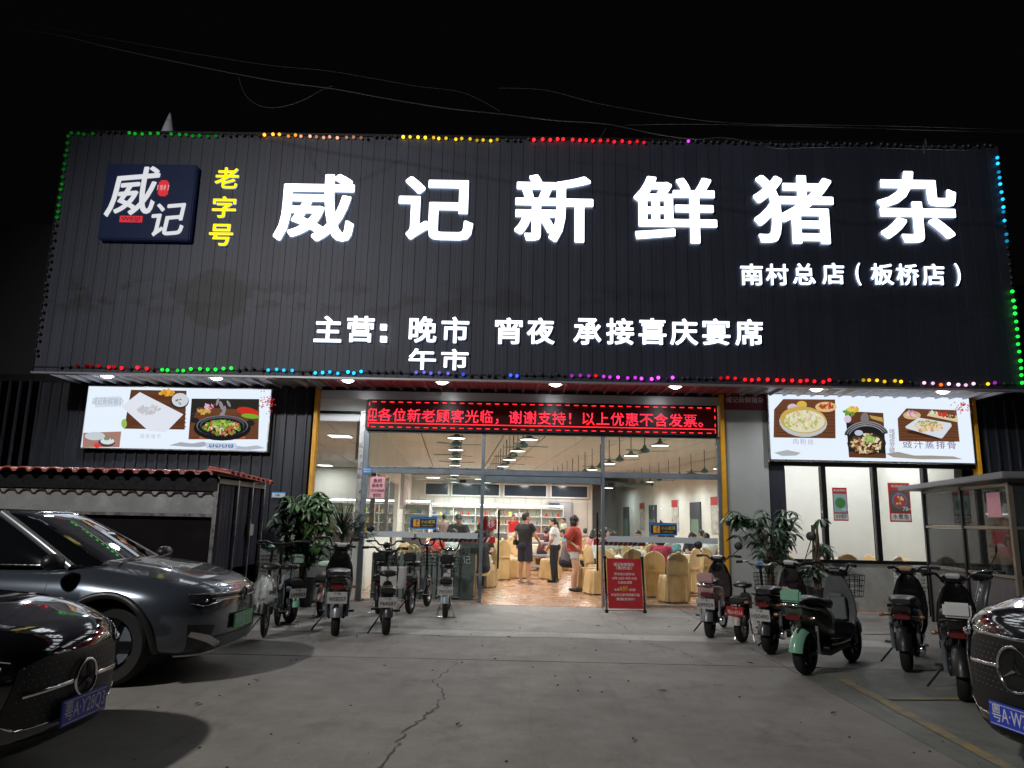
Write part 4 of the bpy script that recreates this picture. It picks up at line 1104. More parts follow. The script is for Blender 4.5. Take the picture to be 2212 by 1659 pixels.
# ---- pendant lamps and ceiling fans in rows
def pendant(x, y, lab, on=True):
    t = thing('pendant_lamp', lab, 'pendant lamp', (HX(x, y), y, 3.2), 0, 'pendant lamps in rows down the hall')
    MB().tube([(0, 0, .12), (0, 0, .72)], .010, 6).build('rod', M['black_metal'], t)
    MB().lathe([(.03, .16), (.05, .10), (.07, .07), (.20, .02), (.235, 0), (.225, -.005), (.19, .01), (.05, .05)], n=20, cap=False).build('shade', mat_p, t, smooth=50)
    MB().lathe([(0, .004), (.19, .004), (.19, .006)], n=18).build('bulb', emis('pendant_bulb', (1, .96, .88), 5), t)
    if on: lamp('pendant_light', 'SPOT', (0, 0, -.02), 225, (1, .975, .93), .18, None, 168, t)
    return t
mat_p = mat('shade_dark', (.10, .08, .07), .4)
teal = mat('fan_teal', (.04, .15, .14), .4)
def fan(x, y, a, lab):
    t = thing('ceiling_fan', lab, 'ceiling fan', (HX(x, y), y, 3.2), a, 'ceiling fans in rows down the hall')
    MB().tube([(0, 0, .1), (0, 0, .72)], .012, 6).build('rod', M['black_metal'], t)
    MB().lathe([(.02, .16), (.04, .12), (.06, .08), (.11, .05), (.12, .0), (.10, -.03), (0, -.05)], n=18).build('motor', teal, t, smooth=50)
    for k in range(3):
        a_ = k * 2.094; m_ = Matrix.Rotation(a_, 4, 'Z') @ Matrix.Rotation(R(10), 4, 'X')
        MB().box(.1, -.05, -.004, .60, .05, .004, 0, m_).build('blade', teal, t)
    return t
rows = [(-1.2, 1.7, 'left'), (.35, 1.7, 'centre left'), (3.35, 2.4, 'centre right'), (7.0, 6.2, 'right')]
ordn = ['first', 'second', 'third', 'fourth', 'fifth', 'sixth', 'seventh', 'eighth', 'ninth']
for x, y0, nm in rows:
    k = 0; y = y0
    while y < 20.5:
        a = ordn[k]
        pendant(x, y, '%s hanging dome lamp from the glass in the %s row' % (a, nm), on=True)
        fan(x, y + 1.3, random.uniform(0, 6), '%s teal ceiling fan from the glass in the %s row' % (a, nm))
        y += 2.65; k += 1
for i, (x, y) in enumerate(((-3.8, 18.5), (.3, 20.6), (-1.7, 19.2), (2.2, 20.8), (-2.6, 20.8), (4.7, 25.0))):  # the last tube is an added one that brightens the recess
    t = thing('tube_lamp', 'small white ceiling tube light %s the back wall' % ['at far left near', 'in the middle near', 'left of centre near', 'right of centre near', 'second from left near', 'added to light the recess right of'][i], 'tube light', (x, y, 3.30))
    MB().box(-.3, -.04, .0, .3, .04, .04).build('housing', M['white_wall'], t); MB().box(-.28, -.025, -.02, .28, .025, -.001).build('tube', emis('tube2', (1, 1, 1), 6), t)
    for sx in (-.25, .25): MB().tube([(sx, 0, .04), (sx, 0, .6)], .004, 5).build('hanger', M['grey_metal'], t)
    lamp('tube_light_lamp', 'AREA', (0, 0, -.04), 45, (1, 1, .98), .4, None, None, t)

# ---- chairs with gold covers, round tables
def chair_mesh_parts():
    rr = random.Random(4)
    mb = MB(); n = 28
    rings = []
    for z, g_, wob in ((0.0, 1.12, .034), (.15, 1.07, .028), (.3, 1.03, .018), (.42, 1.0, .004), (.47, .97, 0), (.49, .9, 0)):
        rg = []
        for j in range(n):
            a = 2 * math.pi * j / n; c, s = math.cos(a), math.sin(a)
            e = 2 / 5; px = math.copysign(abs(c) ** e, c) * .23 * g_; py = math.copysign(abs(s) ** e, s) * .23 * g_
            w = 1 + wob * 3 * math.sin(a * 9)
            rg.append(Vector((px * w, py * w, z)))
        rings.append(rg)
    mb.loft(rings)
    seat = mb.mesh('seat_cover', smooth=50)
    mb = MB(); rings = []
    for z in [.0, .12, .3, .46, .6, .72, .82, .89, .935, .955]:
        t = max(0, (z - .72) / .235); w = .225 * math.sqrt(max(.02, 1 - t ** 2.2)); x = -.235 - (z - .4) * .12 if z > .4 else -.235 - (.4 - z) * .04
        wob = .026 * max(0, 1 - z / .6)
        rg = []
        for j in range(24):
            a = 2 * math.pi * j / 24; c, s = math.cos(a), math.sin(a)
            rg.append(Vector((x + c * .035 * (1.2 if z < .4 else 1) + wob * math.sin(a * 8), math.copysign(abs(s) ** .7, s) * w * (1.08 if z < .3 else 1), z)))
        rings.append(rg)
    mb.loft(rings)
    return seat, mb.mesh('back_cover', smooth=50)
seat_me, back_me = chair_mesh_parts()
for me in (seat_me, back_me): me.materials.append(M['gold_cloth'])
leg_me = MB().box(-.015, -.015, 0, .015, .015, .1).mesh('leg')
leg_me.materials.append(M['wood_brown'])
def chair(x, y, rz, lab, group='gold covered banquet chairs'):
    t = thing('banquet_chair', lab, 'chair', (x, y, .003), rz, group); t.scale = (1, random.uniform(.94, 1.05), random.uniform(.94, 1.03))
    link('seat_cover', seat_me, None, t, (0, 0, .03)); link('back_cover', back_me, None, t, (0, 0, .03))
    for sx in (-1, 1):
        for sy in (-1, 1): link('leg', leg_me, None, t, (sx * .2 - (.03 if sx < 0 else 0), sy * .19, 0))
    # knot of gathered cloth behind
    link('sash', sash_me, None, t, (0, 0, .03))
    return t
sash_me = MB().box(-.31, -.2, .50, -.2, .2, .56).mesh('sash', smooth=40, bevel=.015); sash_me.materials.append(M['gold_cloth'])
cup_me = MB().lathe([(.0, 0), (.025, 0), (.035, .05), (.03, .05), (.022, .008)], n=10).mesh('teacup', smooth=50); cup_me.materials.append(M['plate_white'])
teapot_me = MB().lathe([(.0, 0), (.05, 0), (.07, .06), (.04, .11), (.01, .13), (0, .13)], n=14).mesh('teapot', smooth=50); teapot_me.materials.append(M['plate_white'])
dish_me = MB().lathe([(.0, 0), (.06, 0), (.11, .025), (.105, .03), (.05, .008), (0, .008)], n=16).mesh('dish', smooth=50); dish_me.materials.append(M['plate_white'])
def table(x, y, lab, r=.75, seed=1, cloth2=True):
    t = thing('round_table', 'round ' + lab + ' set with cups', 'table', (x, y, .003), 0, 'round banquet tables in the hall')
    MB().lathe([(.0, .72), (r, .72), (r, .745), (0, .745)], n=36).build('tabletop', M['wood_brown'], t)
    for k in range(4):
        a = k * 1.57 + .4; MB().tube([(math.cos(a) * r * .55, math.sin(a) * r * .55, 0), (math.cos(a) * r * .55, math.sin(a) * r * .55, .72)], .02, 6).build('leg', M['black_metal'], t)
    rr = random.Random(seed); n = 60
    def skirt(r0, z0, z1, amp, m, nm):
        vs = [(0, 0, z0)]; fs = []
        for k, (rad, z) in enumerate(((r0 * .97, z0), (r0 * 1.005, z0 - .012), (r0 * 1.02, (z0 + z1) / 2), (r0 * 1.04, z1))):
            for j in range(n):
                a = 2 * math.pi * j / n; w = 1 + (amp * math.sin(a * 11 + seed) + amp * .6 * math.sin(a * 17)) * (k >= 2) * (k - 1)
                vs.append((rad * w * math.cos(a), rad * w * math.sin(a), z + (.05 * math.sin(a * 4 + seed) if k == 3 else 0)))
        for j in range(n): fs.append((0, 1 + j, 1 + (j + 1) % n))
        for k in range(3):
            for j in range(n): b_ = 1 + k * n; fs.append((b_ + j, b_ + n + j, b_ + n + (j + 1) % n, b_ + (j + 1) % n))
        c = MB().add(vs, fs).build(nm, m, None, smooth=60, loc=(x, y, .003)); return c
    c = skirt(r, .752, .40, .02, M['gold_cloth'], 'tablecloth'); tag(c, 'gold cloth hanging from the %s' % lab, 'tablecloth', 'gold tablecloths')
    c = skirt(r * .99, .76, .56, .015, M['table_white'], 'table_cover'); tag(c, 'white top cloth spread over the %s' % lab, 'tablecloth', 'white top cloths')
    for k in range(7):
        a = k * .9 + rr.uniform(0, .3); q = r * .72
        o = link('teacup', cup_me, None, None, (x + math.cos(a) * q, y + math.sin(a) * q, .766)); tag(o, 'white teacup at the %s of the %s' % (['right edge', 'far right edge', 'far edge', 'far left edge', 'left edge', 'near left edge', 'near right edge'][k], lab), 'cup', 'teacups on ' + lab)
    o = link('teapot', teapot_me, None, None, (x + .1, y - .05, .766)); tag(o, 'round white teapot in the middle of the %s' % lab, 'teapot')
    for k in range(3):
        a = k * 2.1 + 1; o = link('dish', dish_me, None, None, (x + math.cos(a) * .3, y + math.sin(a) * .3, .766)); tag(o, 'white dish %s on the %s' % (['behind the teapot', 'left of the teapot', 'in front of the teapot'][k], lab), 'dish', 'dishes on ' + lab)
TB = [(-1.35, 2.3, 'table behind the picket fence'), (-1.1, 6.4, 'second table left of doorway'), (2.75, 3.1, 'table behind the notice board'),
      (3.0, 7.2, 'table behind the right pane'), (4.6, 5.2, 'table by the yellow post'), (.9, 10.2, 'table behind the serving cart'),
      (-1.4, 11.5, 'far table on the left'), (2.4, 12.6, 'far table behind the woman in red'), (5.2, 9.5, 'far table by the right wall'), (6.5, 1.75, 'table behind the poster window')]
occupied = {}
for i, (x, y, lab) in enumerate(TB):
    table(x, y, lab, .78, i + 1)
    for k in range(8):
        a = k * math.pi / 4 + .25 + i * .3; q = 1.12
        cx_, cy_ = x + math.cos(a) * q, y + math.sin(a) * q
        if cy_ < .55 or (abs(cx_ - .25) < .95 and cy_ < 5.4) or (cx_ - 1.25) ** 2 + (cy_ - 2.67) ** 2 < .25: continue
        if i == 0 and cx_ < -2.7: continue
        if i == 9 and cy_ > 2.5: continue
        side = ['east side', 'north east side', 'north side', 'north west side', 'west side', 'south west side', 'south side', 'south east side'][int(((a % 6.283) / 6.283) * 8) % 8]
        side = {'east side': 'at the right', 'north east side': 'at the far right', 'north side': 'at the far side', 'north west side': 'at the far left', 'west side': 'at the left', 'south west side': 'at the near left', 'south side': 'at the near side', 'south east side': 'at the near right'}[side]
        c_ = chair(cx_, cy_, a + math.pi + random.uniform(-.15, .15), 'gold covered chair %s of the %s' % (side, lab))
        occupied[(i, k)] = c_
chair(1.72, 2.2, R(200), 'gold covered chair turned away behind the red shirt woman')
chair(2.35, 1.35, R(80), 'gold covered chair with notched back just behind the red notice board')
chair(3.05, .95, R(100), 'gold covered chair nearest the right glass pane')
chair(.85, 6.0, R(170), 'gold covered chair beside the serving cart')
chair(-.62, 8.2, R(-80), 'gold covered chair pair left one beyond the man in black')
chair(-.1, 8.3, R(-100), 'gold covered chair with yellow bag beyond the man in black')
# serving cart
t = thing('serving_cart', 'grey three tier serving cart between the man in black and the waitress', 'cart', (.66, 7.2, .003))
cg = mat('cart_grey', (.33, .35, .42), .5)
for z in (.22, .52, .86): MB().box(-.36, -.24, z, .36, .24, z + .05).build('tray', cg, t, bevel=.012)
for sx in (-1, 1):
    for sy in (-1, 1):
        MB().tube([(sx * .33, sy * .21, .1), (sx * .33, sy * .21, .92)], .022, 8).build('post', M['alu'], t)
        MB().lathe([(.015, -.015), (.045, -.012), (.045, .012), (.015, .015)], (sx * .33, sy * .21, .048), Matrix.Rotation(R(90), 3, 'X'), 14).build('caster', M['rubber'], t)
MB().tube([(-.36, -.21, .92), (-.44, -.21, .95), (-.44, .21, .95), (-.36, .21, .92)], .014, 8).build('push_handle', cg, t)
o = MB().box(-.2, -.15, 0, .12, .1, .05).build('folded_cloth', M['table_white'], None, loc=(.62, 7.2, .915), bevel=.01); tag(o, 'folded white cloth on the top tray of the cart', 'cloth')
# low picket fence with plants, inside the left pane
t = thing('picket_fence', 'low grey picket fence just inside the left glass pane', 'fence', (-2.0, .38, .003))
fg_ = mat('fence_grey', (.19, .22, .22), .6, noise=.15, nscale=5)
for i in range(16):
    x = -.72 + i * .105
    mb = MB(); hh = .88 + random.uniform(-.015, .015)
    mb.prism([(-.036, 0), (.036, 0), (.036, hh - .04), (0, hh), (-.036, hh - .04)], .018, Matrix.Rotation(R(90), 4, 'X')); mb.build('picket', fg_, t, loc=(x, .0, 0))
for z in (.2, .66): MB().box(-.76, .003, z, .9, .028, z + .05).build('rail', fg_, t)
def bush(name, lab, cat, x0, x1, y, z, n, m, group=None, s=.05, dz=.1):
    mb = MB(); rr = random.Random(int((x0 + 20) * 100) + n)
    for i in range(n):
        c = Vector((rr.uniform(x0, x1), y + rr.uniform(-.08, .08), z + rr.uniform(0, dz))); a, b = rr.uniform(0, 6.3), rr.uniform(-.6, .6)
        m_ = Matrix.Translation(c) @ Euler((b, rr.uniform(-.5, .5), a)).to_matrix().to_4x4()
        mb.add([m_ @ Vector(p) for p in ((0, 0, 0), (s * .5, -s * .3, .01), (s * 1.2, 0, 0), (s * .5, s * .3, .01))], [(0, 1, 3), (1, 2, 3)])
    o = mb.build(name, m); return tag(o, lab, cat, group)
bush('hedge_plant', 'leafy green plants growing along the top of the grey picket fence', 'plant', -2.7, -1.15, .52, .80, 420, M['leaf_light'], dz=.16)
o = MB().box(-.8, -.1, .0, .8, .1, .79).build('plant_trough', M['wood_brown'], None, loc=(-1.95, .53, .003)); tag(o, 'brown plant trough behind the grey picket fence', 'planter')
# leaning menu board
t = thing('menu_stand', 'dark leaning menu stand with white brush lettering behind the left pane', 'sign', (-.98, .42, .003), R(-10))
m_ = Matrix.Rotation(R(-8), 4, 'X')
MB().box(-.16, -.01, .02, .16, .012, 1.15, 0, m_).build('board', mat('board_dark', (.05, .055, .055), .5), t)
for i, ch in enumerate('有记'): lettering(ch, .17, M['sign_white'], t, (0, .128 - .014 * i + -.05, .90 - i * .17), rot=(R(98), 0, 0))
MB().box(-.22, -.2, 0, .22, .15, .02).build('foot', M['black_metal'], t)
# ================================================================== people
def remeshed(name, mb, vox, m, parent, smooth_it=2):
    me = bpy.data.meshes.new('tmp'); me.from_pydata(mb.v, [], mb.f)
    bm = bmesh.new(); bm.from_mesh(me); bmesh.ops.recalc_face_normals(bm, faces=bm.faces); bm.to_mesh(me); bm.free()
    o = bpy.data.objects.new('tmp', me); COL.objects.link(o)
    r_ = o.modifiers.new('r', 'REMESH'); r_.mode = 'VOXEL'; r_.voxel_size = vox
    s_ = o.modifiers.new('s', 'SMOOTH'); s_.iterations = smooth_it; s_.factor = .5
    bpy.context.view_layer.update()
    out = bpy.data.meshes.new_from_object(o.evaluated_get(bpy.context.evaluated_depsgraph_get()))
    bpy.data.objects.remove(o); bpy.data.meshes.remove(me)
    out.shade_smooth(); out.name = name
    return link(name, out, m, parent)
def cap(mb, a, ra, b, rb, flat=False, n=12):
    a = Vector(a); b = Vector(b)
    if flat: mb.tube([a, b], [ra, rb], n); return
    d = b - a; k = 5
    pts = [a - d.normalized() * ra * math.cos(q * math.pi / 2 / k) for q in range(0, k)]; rs_ = [max(.001, ra * math.sin(q * math.pi / 2 / k)) for q in range(0, k)]
    pts += [a, b]; rs_ += [ra, rb]
    pts += [b + d.normalized() * rb * math.sin(q * math.pi / 2 / k) for q in range(1, k + 1)]; rs_ += [max(.001, rb * math.cos(q * math.pi / 2 / k)) for q in range(1, k + 1)]
    mb.tube(pts, rs_, n)
def person(label, x, y, rz, P, top, bottom, group=None, hairstyle='short', shoes=None, vox=.010, female=False, sleeve=.55, legs='shorts', S=1.0, skin=None, z0=0.003, long_top=0.0, loose=1.0):
    t = thing('person', label, 'person', (x, y, z0), rz, group)
    t.scale = (S, S, S)
    J = dict(pel=(0, 0, .93), che=(0, 0, 1.22), nek=(.0, 0, 1.42), hed=(.02, 0, 1.575), hy=0.0,
             sL=(0, .175, 1.375), sR=(0, -.175, 1.375), eL=(-.02, .23, 1.10), eR=(-.02, -.23, 1.10), wL=(.06, .25, .86), wR=(.06, -.25, .86),
             hL=(0, .09, .91), hR=(0, -.09, .91), kL=(.02, .10, .50), kR=(.02, -.10, .50), aL=(-.02, .10, .09), aR=(-.02, -.10, .09), fL=0.0, fR=0.0)
    J.update(P); V = {k: (Vector(v) if isinstance(v, tuple) else v) for k, v in J.items()}
    w = .92 if female else 1.0
    b = MB()
    # torso core, neck, head
    cap(b, V['pel'] + Vector((0, 0, -.03)), .125, V['pel'].lerp(V['che'], .5), .11 * w); cap(b, V['pel'].lerp(V['che'], .5), .11 * w, V['che'] + (V['nek'] - V['che']) * .3, .13 * w)
    for s_ in 'LR': cap(b, V['che'] + (V['nek'] - V['che']) * .62, .075, V['s' + s_], .058 * w)
    cap(b, V['nek'] - (V['nek'] - V['che']) * .25, .062, V['nek'] + (V['hed'] - V['nek']) * .45, .054 * w)
    hm = Matrix.Translation(V['hed']) @ Matrix.Rotation(V['hy'], 4, 'Z')
    if 'hp' in P: hm = hm @ Matrix.Rotation(P['hp'], 4, 'Y')
    b_h = MB()
    b_h.ell((-.008, 0, .022), (.098, .076, .098)); b_h.ell((.022, 0, -.045), (.066, .058, .070)); b_h.ell((.050, 0, -.083), (.030, .032, .026))
    b_h.ell((.092, 0, -.012), (.022, .013, .020)); b_h.ell((.080, 0, .012), (.016, .010, .03)); b_h.ell((.076, 0, -.055), (.018, .024, .010)); b_h.ell((.068, .0, .028), (.026, .05, .012))
    for s_ in (-1, 1): b_h.ell((-.004, s_ * .076, -.008), (.020, .010, .030))
    b.add([hm @ Vector(p) for p in b_h.v], b_h.f)
    for s_ in 'LR':
        sg_ = 1 if s_ == 'L' else -1
        # arms
        cap(b, V['s' + s_], .050 * w, V['e' + s_], .039 * w); cap(b, V['e' + s_], .040 * w, V['w' + s_], .026 * w)
        d = (V['w' + s_] - V['e' + s_]).normalized(); hd = P.get('hd' + s_); hd = Vector(hd).normalized() if hd else (d + Vector((.15, 0, -.15))).normalized()
        side = d.cross(Vector((0, sg_, 0))); side = side.normalized() if side.length > .1 else Vector((1, 0, 0))
        acr = hd.cross(side).normalized(); acr = side if abs(acr.dot(Vector((0, 1, 0)))) > .8 else acr
        wp = V['w' + s_]; pc = wp + hd * .075
        cap(b, wp, .026, pc - acr * .0, .030)
        for q, (of, ln) in enumerate(((-.026, .062), (-.009, .074), (.009, .070), (.025, .055))):
            st = pc + acr * of + hd * .008; mid = st + hd * ln * .55; tip = mid + (hd * .8 + Vector((.0, -sg_ * .55, -.1))).normalized() * ln * .5
            cap(b, st, .0098, mid, .0088, n=7); cap(b, mid, .0088, tip, .0075, n=7)
        th = wp + hd * .03 - acr * .024; tm = th + (hd * .7 - acr * .7).normalized() * .045
        cap(b, th, .013, tm, .011, n=7); cap(b, tm, .011, tm + hd * .032, .009, n=7)
        # legs
        cap(b, V['h' + s_], .088, V['k' + s_], .053); cap(b, V['k' + s_], .054, V['k' + s_].lerp(V['a' + s_], .35) - Vector((.015, 0, 0)), .054)
        cap(b, V['k' + s_].lerp(V['a' + s_], .35) - Vector((.015, 0, 0)), .054, V['a' + s_], .034)
        fr = Matrix.Rotation(V['f' + s_], 3, 'Z') @ Vector((1, 0, 0)); an = V['a' + s_]
        if 'fd' + s_ in P: fr = Vector(P['fd' + s_]).normalized()
        cap(b, an + Vector((0, 0, -.02)) - fr * .03, .036, an + Vector((0, 0, -.055)) + fr * .10, .030); cap(b, an + Vector((0, 0, -.055)) + fr * .08, .032, an + Vector((0, 0, -.065)) + fr * .155, .022)
        sm = MB(); k0 = an - Vector((0, 0, .035))
        if shoes:
            if legs != 'sandal':
                cap(sm, k0 - fr * .045 + Vector((0, 0, .0)), .044, k0 + fr * .10 + Vector((0, 0, -.018)), .040); cap(sm, k0 + fr * .08 - Vector((0, 0, .012)), .042, k0 + fr * .165 - Vector((0, 0, .022)), .030)
            o = remeshed('shoe', sm, .010, shoes, t)
            for v in o.data.vertices: v.co.z = max(v.co.z, an.z - .088)
    remeshed('body', b, vox, skin or M['skin'], t)
    # shirt
    c = MB(); lo = V['pel'] + Vector((0, 0, .02 - long_top)); g_ = .022 * loose
    rings = []
    for f, rx, ry in ((0, .125, .165), (.25, .122, .152), (.5, .12, .15), (.75, .125, .168), (.95, .115, .175), (1.12, .085, .13), (1.22, .066, .075)):
        q = lo.lerp(V['nek'], f * .82); q = lo + (V['che'] - lo) * min(1, f * 1.35) if f < .74 else V['che'] + (V['nek'] - V['che']) * ((f - .74) / .48)
        ax = (V['nek'] - lo).normalized(); yv = Vector((0, 1, 0)); xv = yv.cross(ax).normalized()
        rings.append([q + xv * math.cos(2 * math.pi * j / 20) * (rx * w + g_) + yv * math.sin(2 * math.pi * j / 20) * (ry * w + g_) for j in range(20)])
    c.loft(rings)
    for s_ in 'LR':
        e = V['s' + s_].lerp(V['e' + s_], sleeve if sleeve <= 1 else 1)
        cap(c, V['che'] + (V['nek'] - V['che']) * .55, .085, V['s' + s_] + Vector((0, 0, -.002)), .066 * w + g_ * .3)
        c.tube([V['s' + s_], e], [.064 * w + g_ * .4, .058 * w + g_ * .9], 14)
        if sleeve > 1: c.tube([e, V['e' + s_].lerp(V['w' + s_], sleeve - 1)], [.055 + g_ * .8, .045 + g_ * .8], 14)
    remeshed('shirt', c, .012, top, t, 3)
    # trousers or shorts
    c = MB(); ln = {'shorts': .92, 'hot': .45, 'long': 1.0, 'sandal': .92, 'skirt': .9}[legs]
    c.tube([V['pel'] + Vector((0, 0, .12)), V['pel'] + Vector((0, 0, .04)), V['pel'] + Vector((0, 0, -.06))], [.13 * w, .155 * w, .168 * w], 18); c.ell(tuple(V['pel'] + Vector((-.03, 0, -.01))), (.14, .165 * w, .13))
    for s_ in 'LR':
        k = V['h' + s_].lerp(V['k' + s_], ln)
        c.tube([V['h' + s_] + Vector((0, 0, .06 if V['h' + s_].z - V['k' + s_].z > .2 else 0)), V['h' + s_], k], [.10, .108, .088 + (.012 if legs in ('shorts', 'sandal') else 0)], 14)
        c.ell(tuple(V['h' + s_]), (.112, .10, .11))
        if legs == 'long':
            c.tube([k, V['a' + s_] + Vector((0, 0, -.02))], [.082, .066], 14); c.ell(tuple(k), (.086, .082, .086))
    remeshed('trousers' if legs == 'long' else 'shorts', c, .012, bottom, t, 3)
    # hair
    h = MB()
    if hairstyle == 'short': h.ell((-.018, 0, .045), (.098, .084, .086)); h.ell((-.045, 0, .0), (.068, .078, .085)); h.ell((.035, 0, .085), (.055, .066, .035))
    elif hairstyle == 'bob': h.ell((-.02, 0, .035), (.112, .104, .105)); h.ell((-.035, 0, -.045), (.085, .108, .105)); h.ell((-.045, 0, -.11), (.07, .10, .06))
    elif hairstyle == 'tail': h.ell((-.02, 0, .042), (.102, .088, .088)); h.ell((-.05, 0, 0), (.068, .078, .085)); h.ell((-.135, 0, -.02), (.03, .03, .045)); h.ell((-.145, 0, -.085), (.025, .028, .07)); h.ell((.05, 0, .078), (.035, .066, .03))
    elif hairstyle == 'hat': pass
    if h.v:
        hh = MB().add([hm @ Vector(p) for p in h.v], h.f); remeshed('hair', hh, .010, M['hair'], t, 1)
    else:
        hh = MB(); hh.ell((-.01, 0, .07), (.12, .1, .07)); hh2 = MB().add([hm @ Vector(p) for p in hh.v], hh.f); remeshed('cap', hh2, .012, M['table_white'], t, 1)
    for s_ in (-1, 1):
        e = MB().ell((0, 0, 0), (.006, .011, .006), n=8, k=5)
        MB().add([hm @ (Vector(p) + Vector((.078, s_ * .030, .006))) for p in e.v], e.f).build('eye', M['ink_black'], t)
        e = MB().box(.079, s_ * .03 - .016, .026, .086, s_ * .03 + .016, .031); MB().add([hm @ Vector(p) for p in e.v], e.f).build('eyebrow', M['hair'], t)
    e = MB().ell((.086, 0, -.056), (.008, .022, .006), n=8, k=5); MB().add([hm @ Vector(p) for p in e.v], e.f).build('mouth', mat_lip, t)
    return t
mat_lip = mat('lips', (.30, .10, .09), .5)
def cloth(n, c, **k): return mat('cloth_' + n, c, .85, noise=.12, nscale=14, bump=.25, bscale=14, **k)
CB = cloth('black', (.014, .014, .016)); CW = cloth('white', (.62, .64, .62)); CR = cloth('brick_red', (.36, .045, .03)); CD = cloth('denim_pale', (.50, .54, .58)); CN = cloth('navy', (.018, .02, .035))
CRED = cloth('bright_red', (.62, .03, .03)); CMAR = cloth('maroon', (.10, .02, .025)); CGR = cloth('grey', (.12, .11, .12)); CPI = cloth('pink', (.55, .16, .20)); CCH = cloth('cherry', (.33, .02, .06)); CPG = cloth('pale_green', (.42, .44, .32)); CPL = cloth('plaid', (.30, .22, .22))
BLK = mat('shoe_black', (.012, .012, .012), .35); SAND = mat('sandal', (.5, .45, .38), .6)
skin2 = mat('skin_light', (.55, .34, .25), .5, noise=.06, nscale=25)
# man in black: seen from behind at three quarters, right arm reaching to the cart
p1 = person('middle aged man in black t-shirt and long black shorts standing in the doorway', .18, 4.25, R(52),
       dict(eR=(.10, -.24, 1.14), wR=(.30, -.22, .98), eL=(-.10, .24, 1.13), wL=(.02, .27, .93), hy=R(-25), aL=(.0, .13, .09), kL=(.02, .12, .5), aR=(-.02, -.12, .09), kR=(.02, -.11, .5), fL=R(-10), fR=R(-25)),
       CB, CN, shoes=None, legs='shorts', S=1.0, loose=1.25, vox=.008, long_top=.05)
for sy in (.13, -.12): MB().box(-.10, sy - .05, 0, .19, sy + .05, .022).build('sandal_sole', M['plate_white'], p1, bevel=.008)
for sy in (.13, -.12): MB().tube([(.05, sy - .05, .02), (.06, sy, .085), (.05, sy + .05, .02)], .014, 8).build('sandal_strap', M['black_plastic'], p1)
MB().cbox((-.12, .20, .98), (.10, .12, .13)).build('waist_bag', M['black_plastic'], p1, bevel=.02)
# waitress
p2_ = person('waitress in white short sleeved blouse and black trousers facing the man in black', .93, 4.95, R(165),
       dict(eR=(.05, -.22, 1.12), wR=(.20, -.09, .93), eL=(.03, .22, 1.12), wL=(.17, .06, .90), hy=R(15), nek=(.02, 0, 1.41), hed=(.06, 0, 1.56)),
       CW, CB, shoes=BLK, legs='long', hairstyle='tail', female=True, S=.945, loose=1.2, vox=.008, skin=skin2, long_top=.06)
# woman in red
p3_ = person('woman with black bob in loose brick red top and pale shorts', 1.25, 2.68, R(-12),
       dict(eR=(-.14, -.24, 1.16), wR=(.05, -.22, 1.02), eL=(-.05, .22, 1.12), wL=(.06, .16, .95), hy=R(10), kR=(.03, -.08, .5), aR=(-.02, -.10, .09), kL=(.04, .07, .5), aL=(.02, .05, .09), fL=R(20)),
       CR, CD, shoes=BLK, legs='hot', hairstyle='bob', female=True, S=.965, loose=3.0, sleeve=.95, vox=.008, skin=skin2, long_top=.06)
# others further in
person('man in red sleeveless sports vest and white shorts standing near the back shelves', -.2, 17.6, R(-70), dict(), cloth('vest_red', (.5, .02, .03)), CW, shoes=BLK, sleeve=.05, S=1.03)
person('person in pale green shirt standing by the back doorway', 2.0, 18.5, R(200), dict(), CPG, CN, shoes=BLK, legs='long', S=.98)
person('person in grey shorts standing bent over a table behind the left door leaf', -1.0, 8.3, R(80), dict(che=(.06, 0, 1.20), nek=(.14, 0, 1.38), hed=(.2, 0, 1.50), hp=R(25), sL=(.10, .17, 1.34), sR=(.10, -.17, 1.34), eL=(.2, .22, 1.1), eR=(.2, -.22, 1.1), wL=(.36, .12, 1.0), wR=(.36, -.12, 1.0)), CN, CGR, shoes=BLK, S=1.0)
LEAN = dict(che=(.10, 0, 1.18), nek=(.24, 0, 1.34), hed=(.32, 0, 1.46), hp=R(35), sL=(.20, .18, 1.28), sR=(.20, -.18, 1.28), eL=(.3, .26, 1.04), eR=(.3, -.26, 1.04), wL=(.42, .12, .9), wR=(.42, -.12, .9))
person('man in black shirt leaning over the table behind the left glass pane', -1.55, 5.2, R(-80), LEAN, CB, CN, legs='long', shoes=BLK, S=1.02)
person('person in checked shirt standing at the back left with back turned', -2.9, 15.0, R(100), dict(), CPL, CN, legs='long', shoes=BLK, S=1.0)
person('person in cream shirt standing at the back left', -2.3, 14.2, R(60), dict(), cloth('cream', (.5, .46, .38)), CN, legs='long', shoes=BLK, S=1.0)
person('person in dark vest standing near the left end of the lit shelves', .0 - 1.3, 16.5, R(120), dict(), CB, CN, legs='long', shoes=BLK, S=.97)
SIT = dict(pel=(0, 0, .56), che=(.03, 0, .86), nek=(.06, 0, 1.06), hed=(.09, 0, 1.215), sL=(.04, .175, 1.01), sR=(.04, -.175, 1.01), eL=(.14, .23, .80), eR=(.14, -.23, .80), wL=(.36, .14, .80), wR=(.36, -.14, .80),
           hL=(.02, .1, .53), hR=(.02, -.1, .53), kL=(.44, .12, .50), kR=(.44, -.12, .50), aL=(.44, .12, .09), aR=(.44, -.12, .09))
def sitter(label, x, y, rz, top, lean=0.0, **k):
    P = dict(SIT); P['hy'] = k.pop('hy', 0)
    if lean: P.update(che=(.03 + lean, 0, .85), nek=(.06 + lean * 2, 0, 1.03), hed=(.10 + lean * 2.5, 0, 1.17), sL=(.04 + lean * 1.9, .175, .98), sR=(.04 + lean * 1.9, -.175, .98), hp=R(25))
    k.setdefault('legs', 'long'); k.setdefault('shoes', BLK)
    return person(label, x, y, rz, P, top, k.pop('bottom', CN), **k)
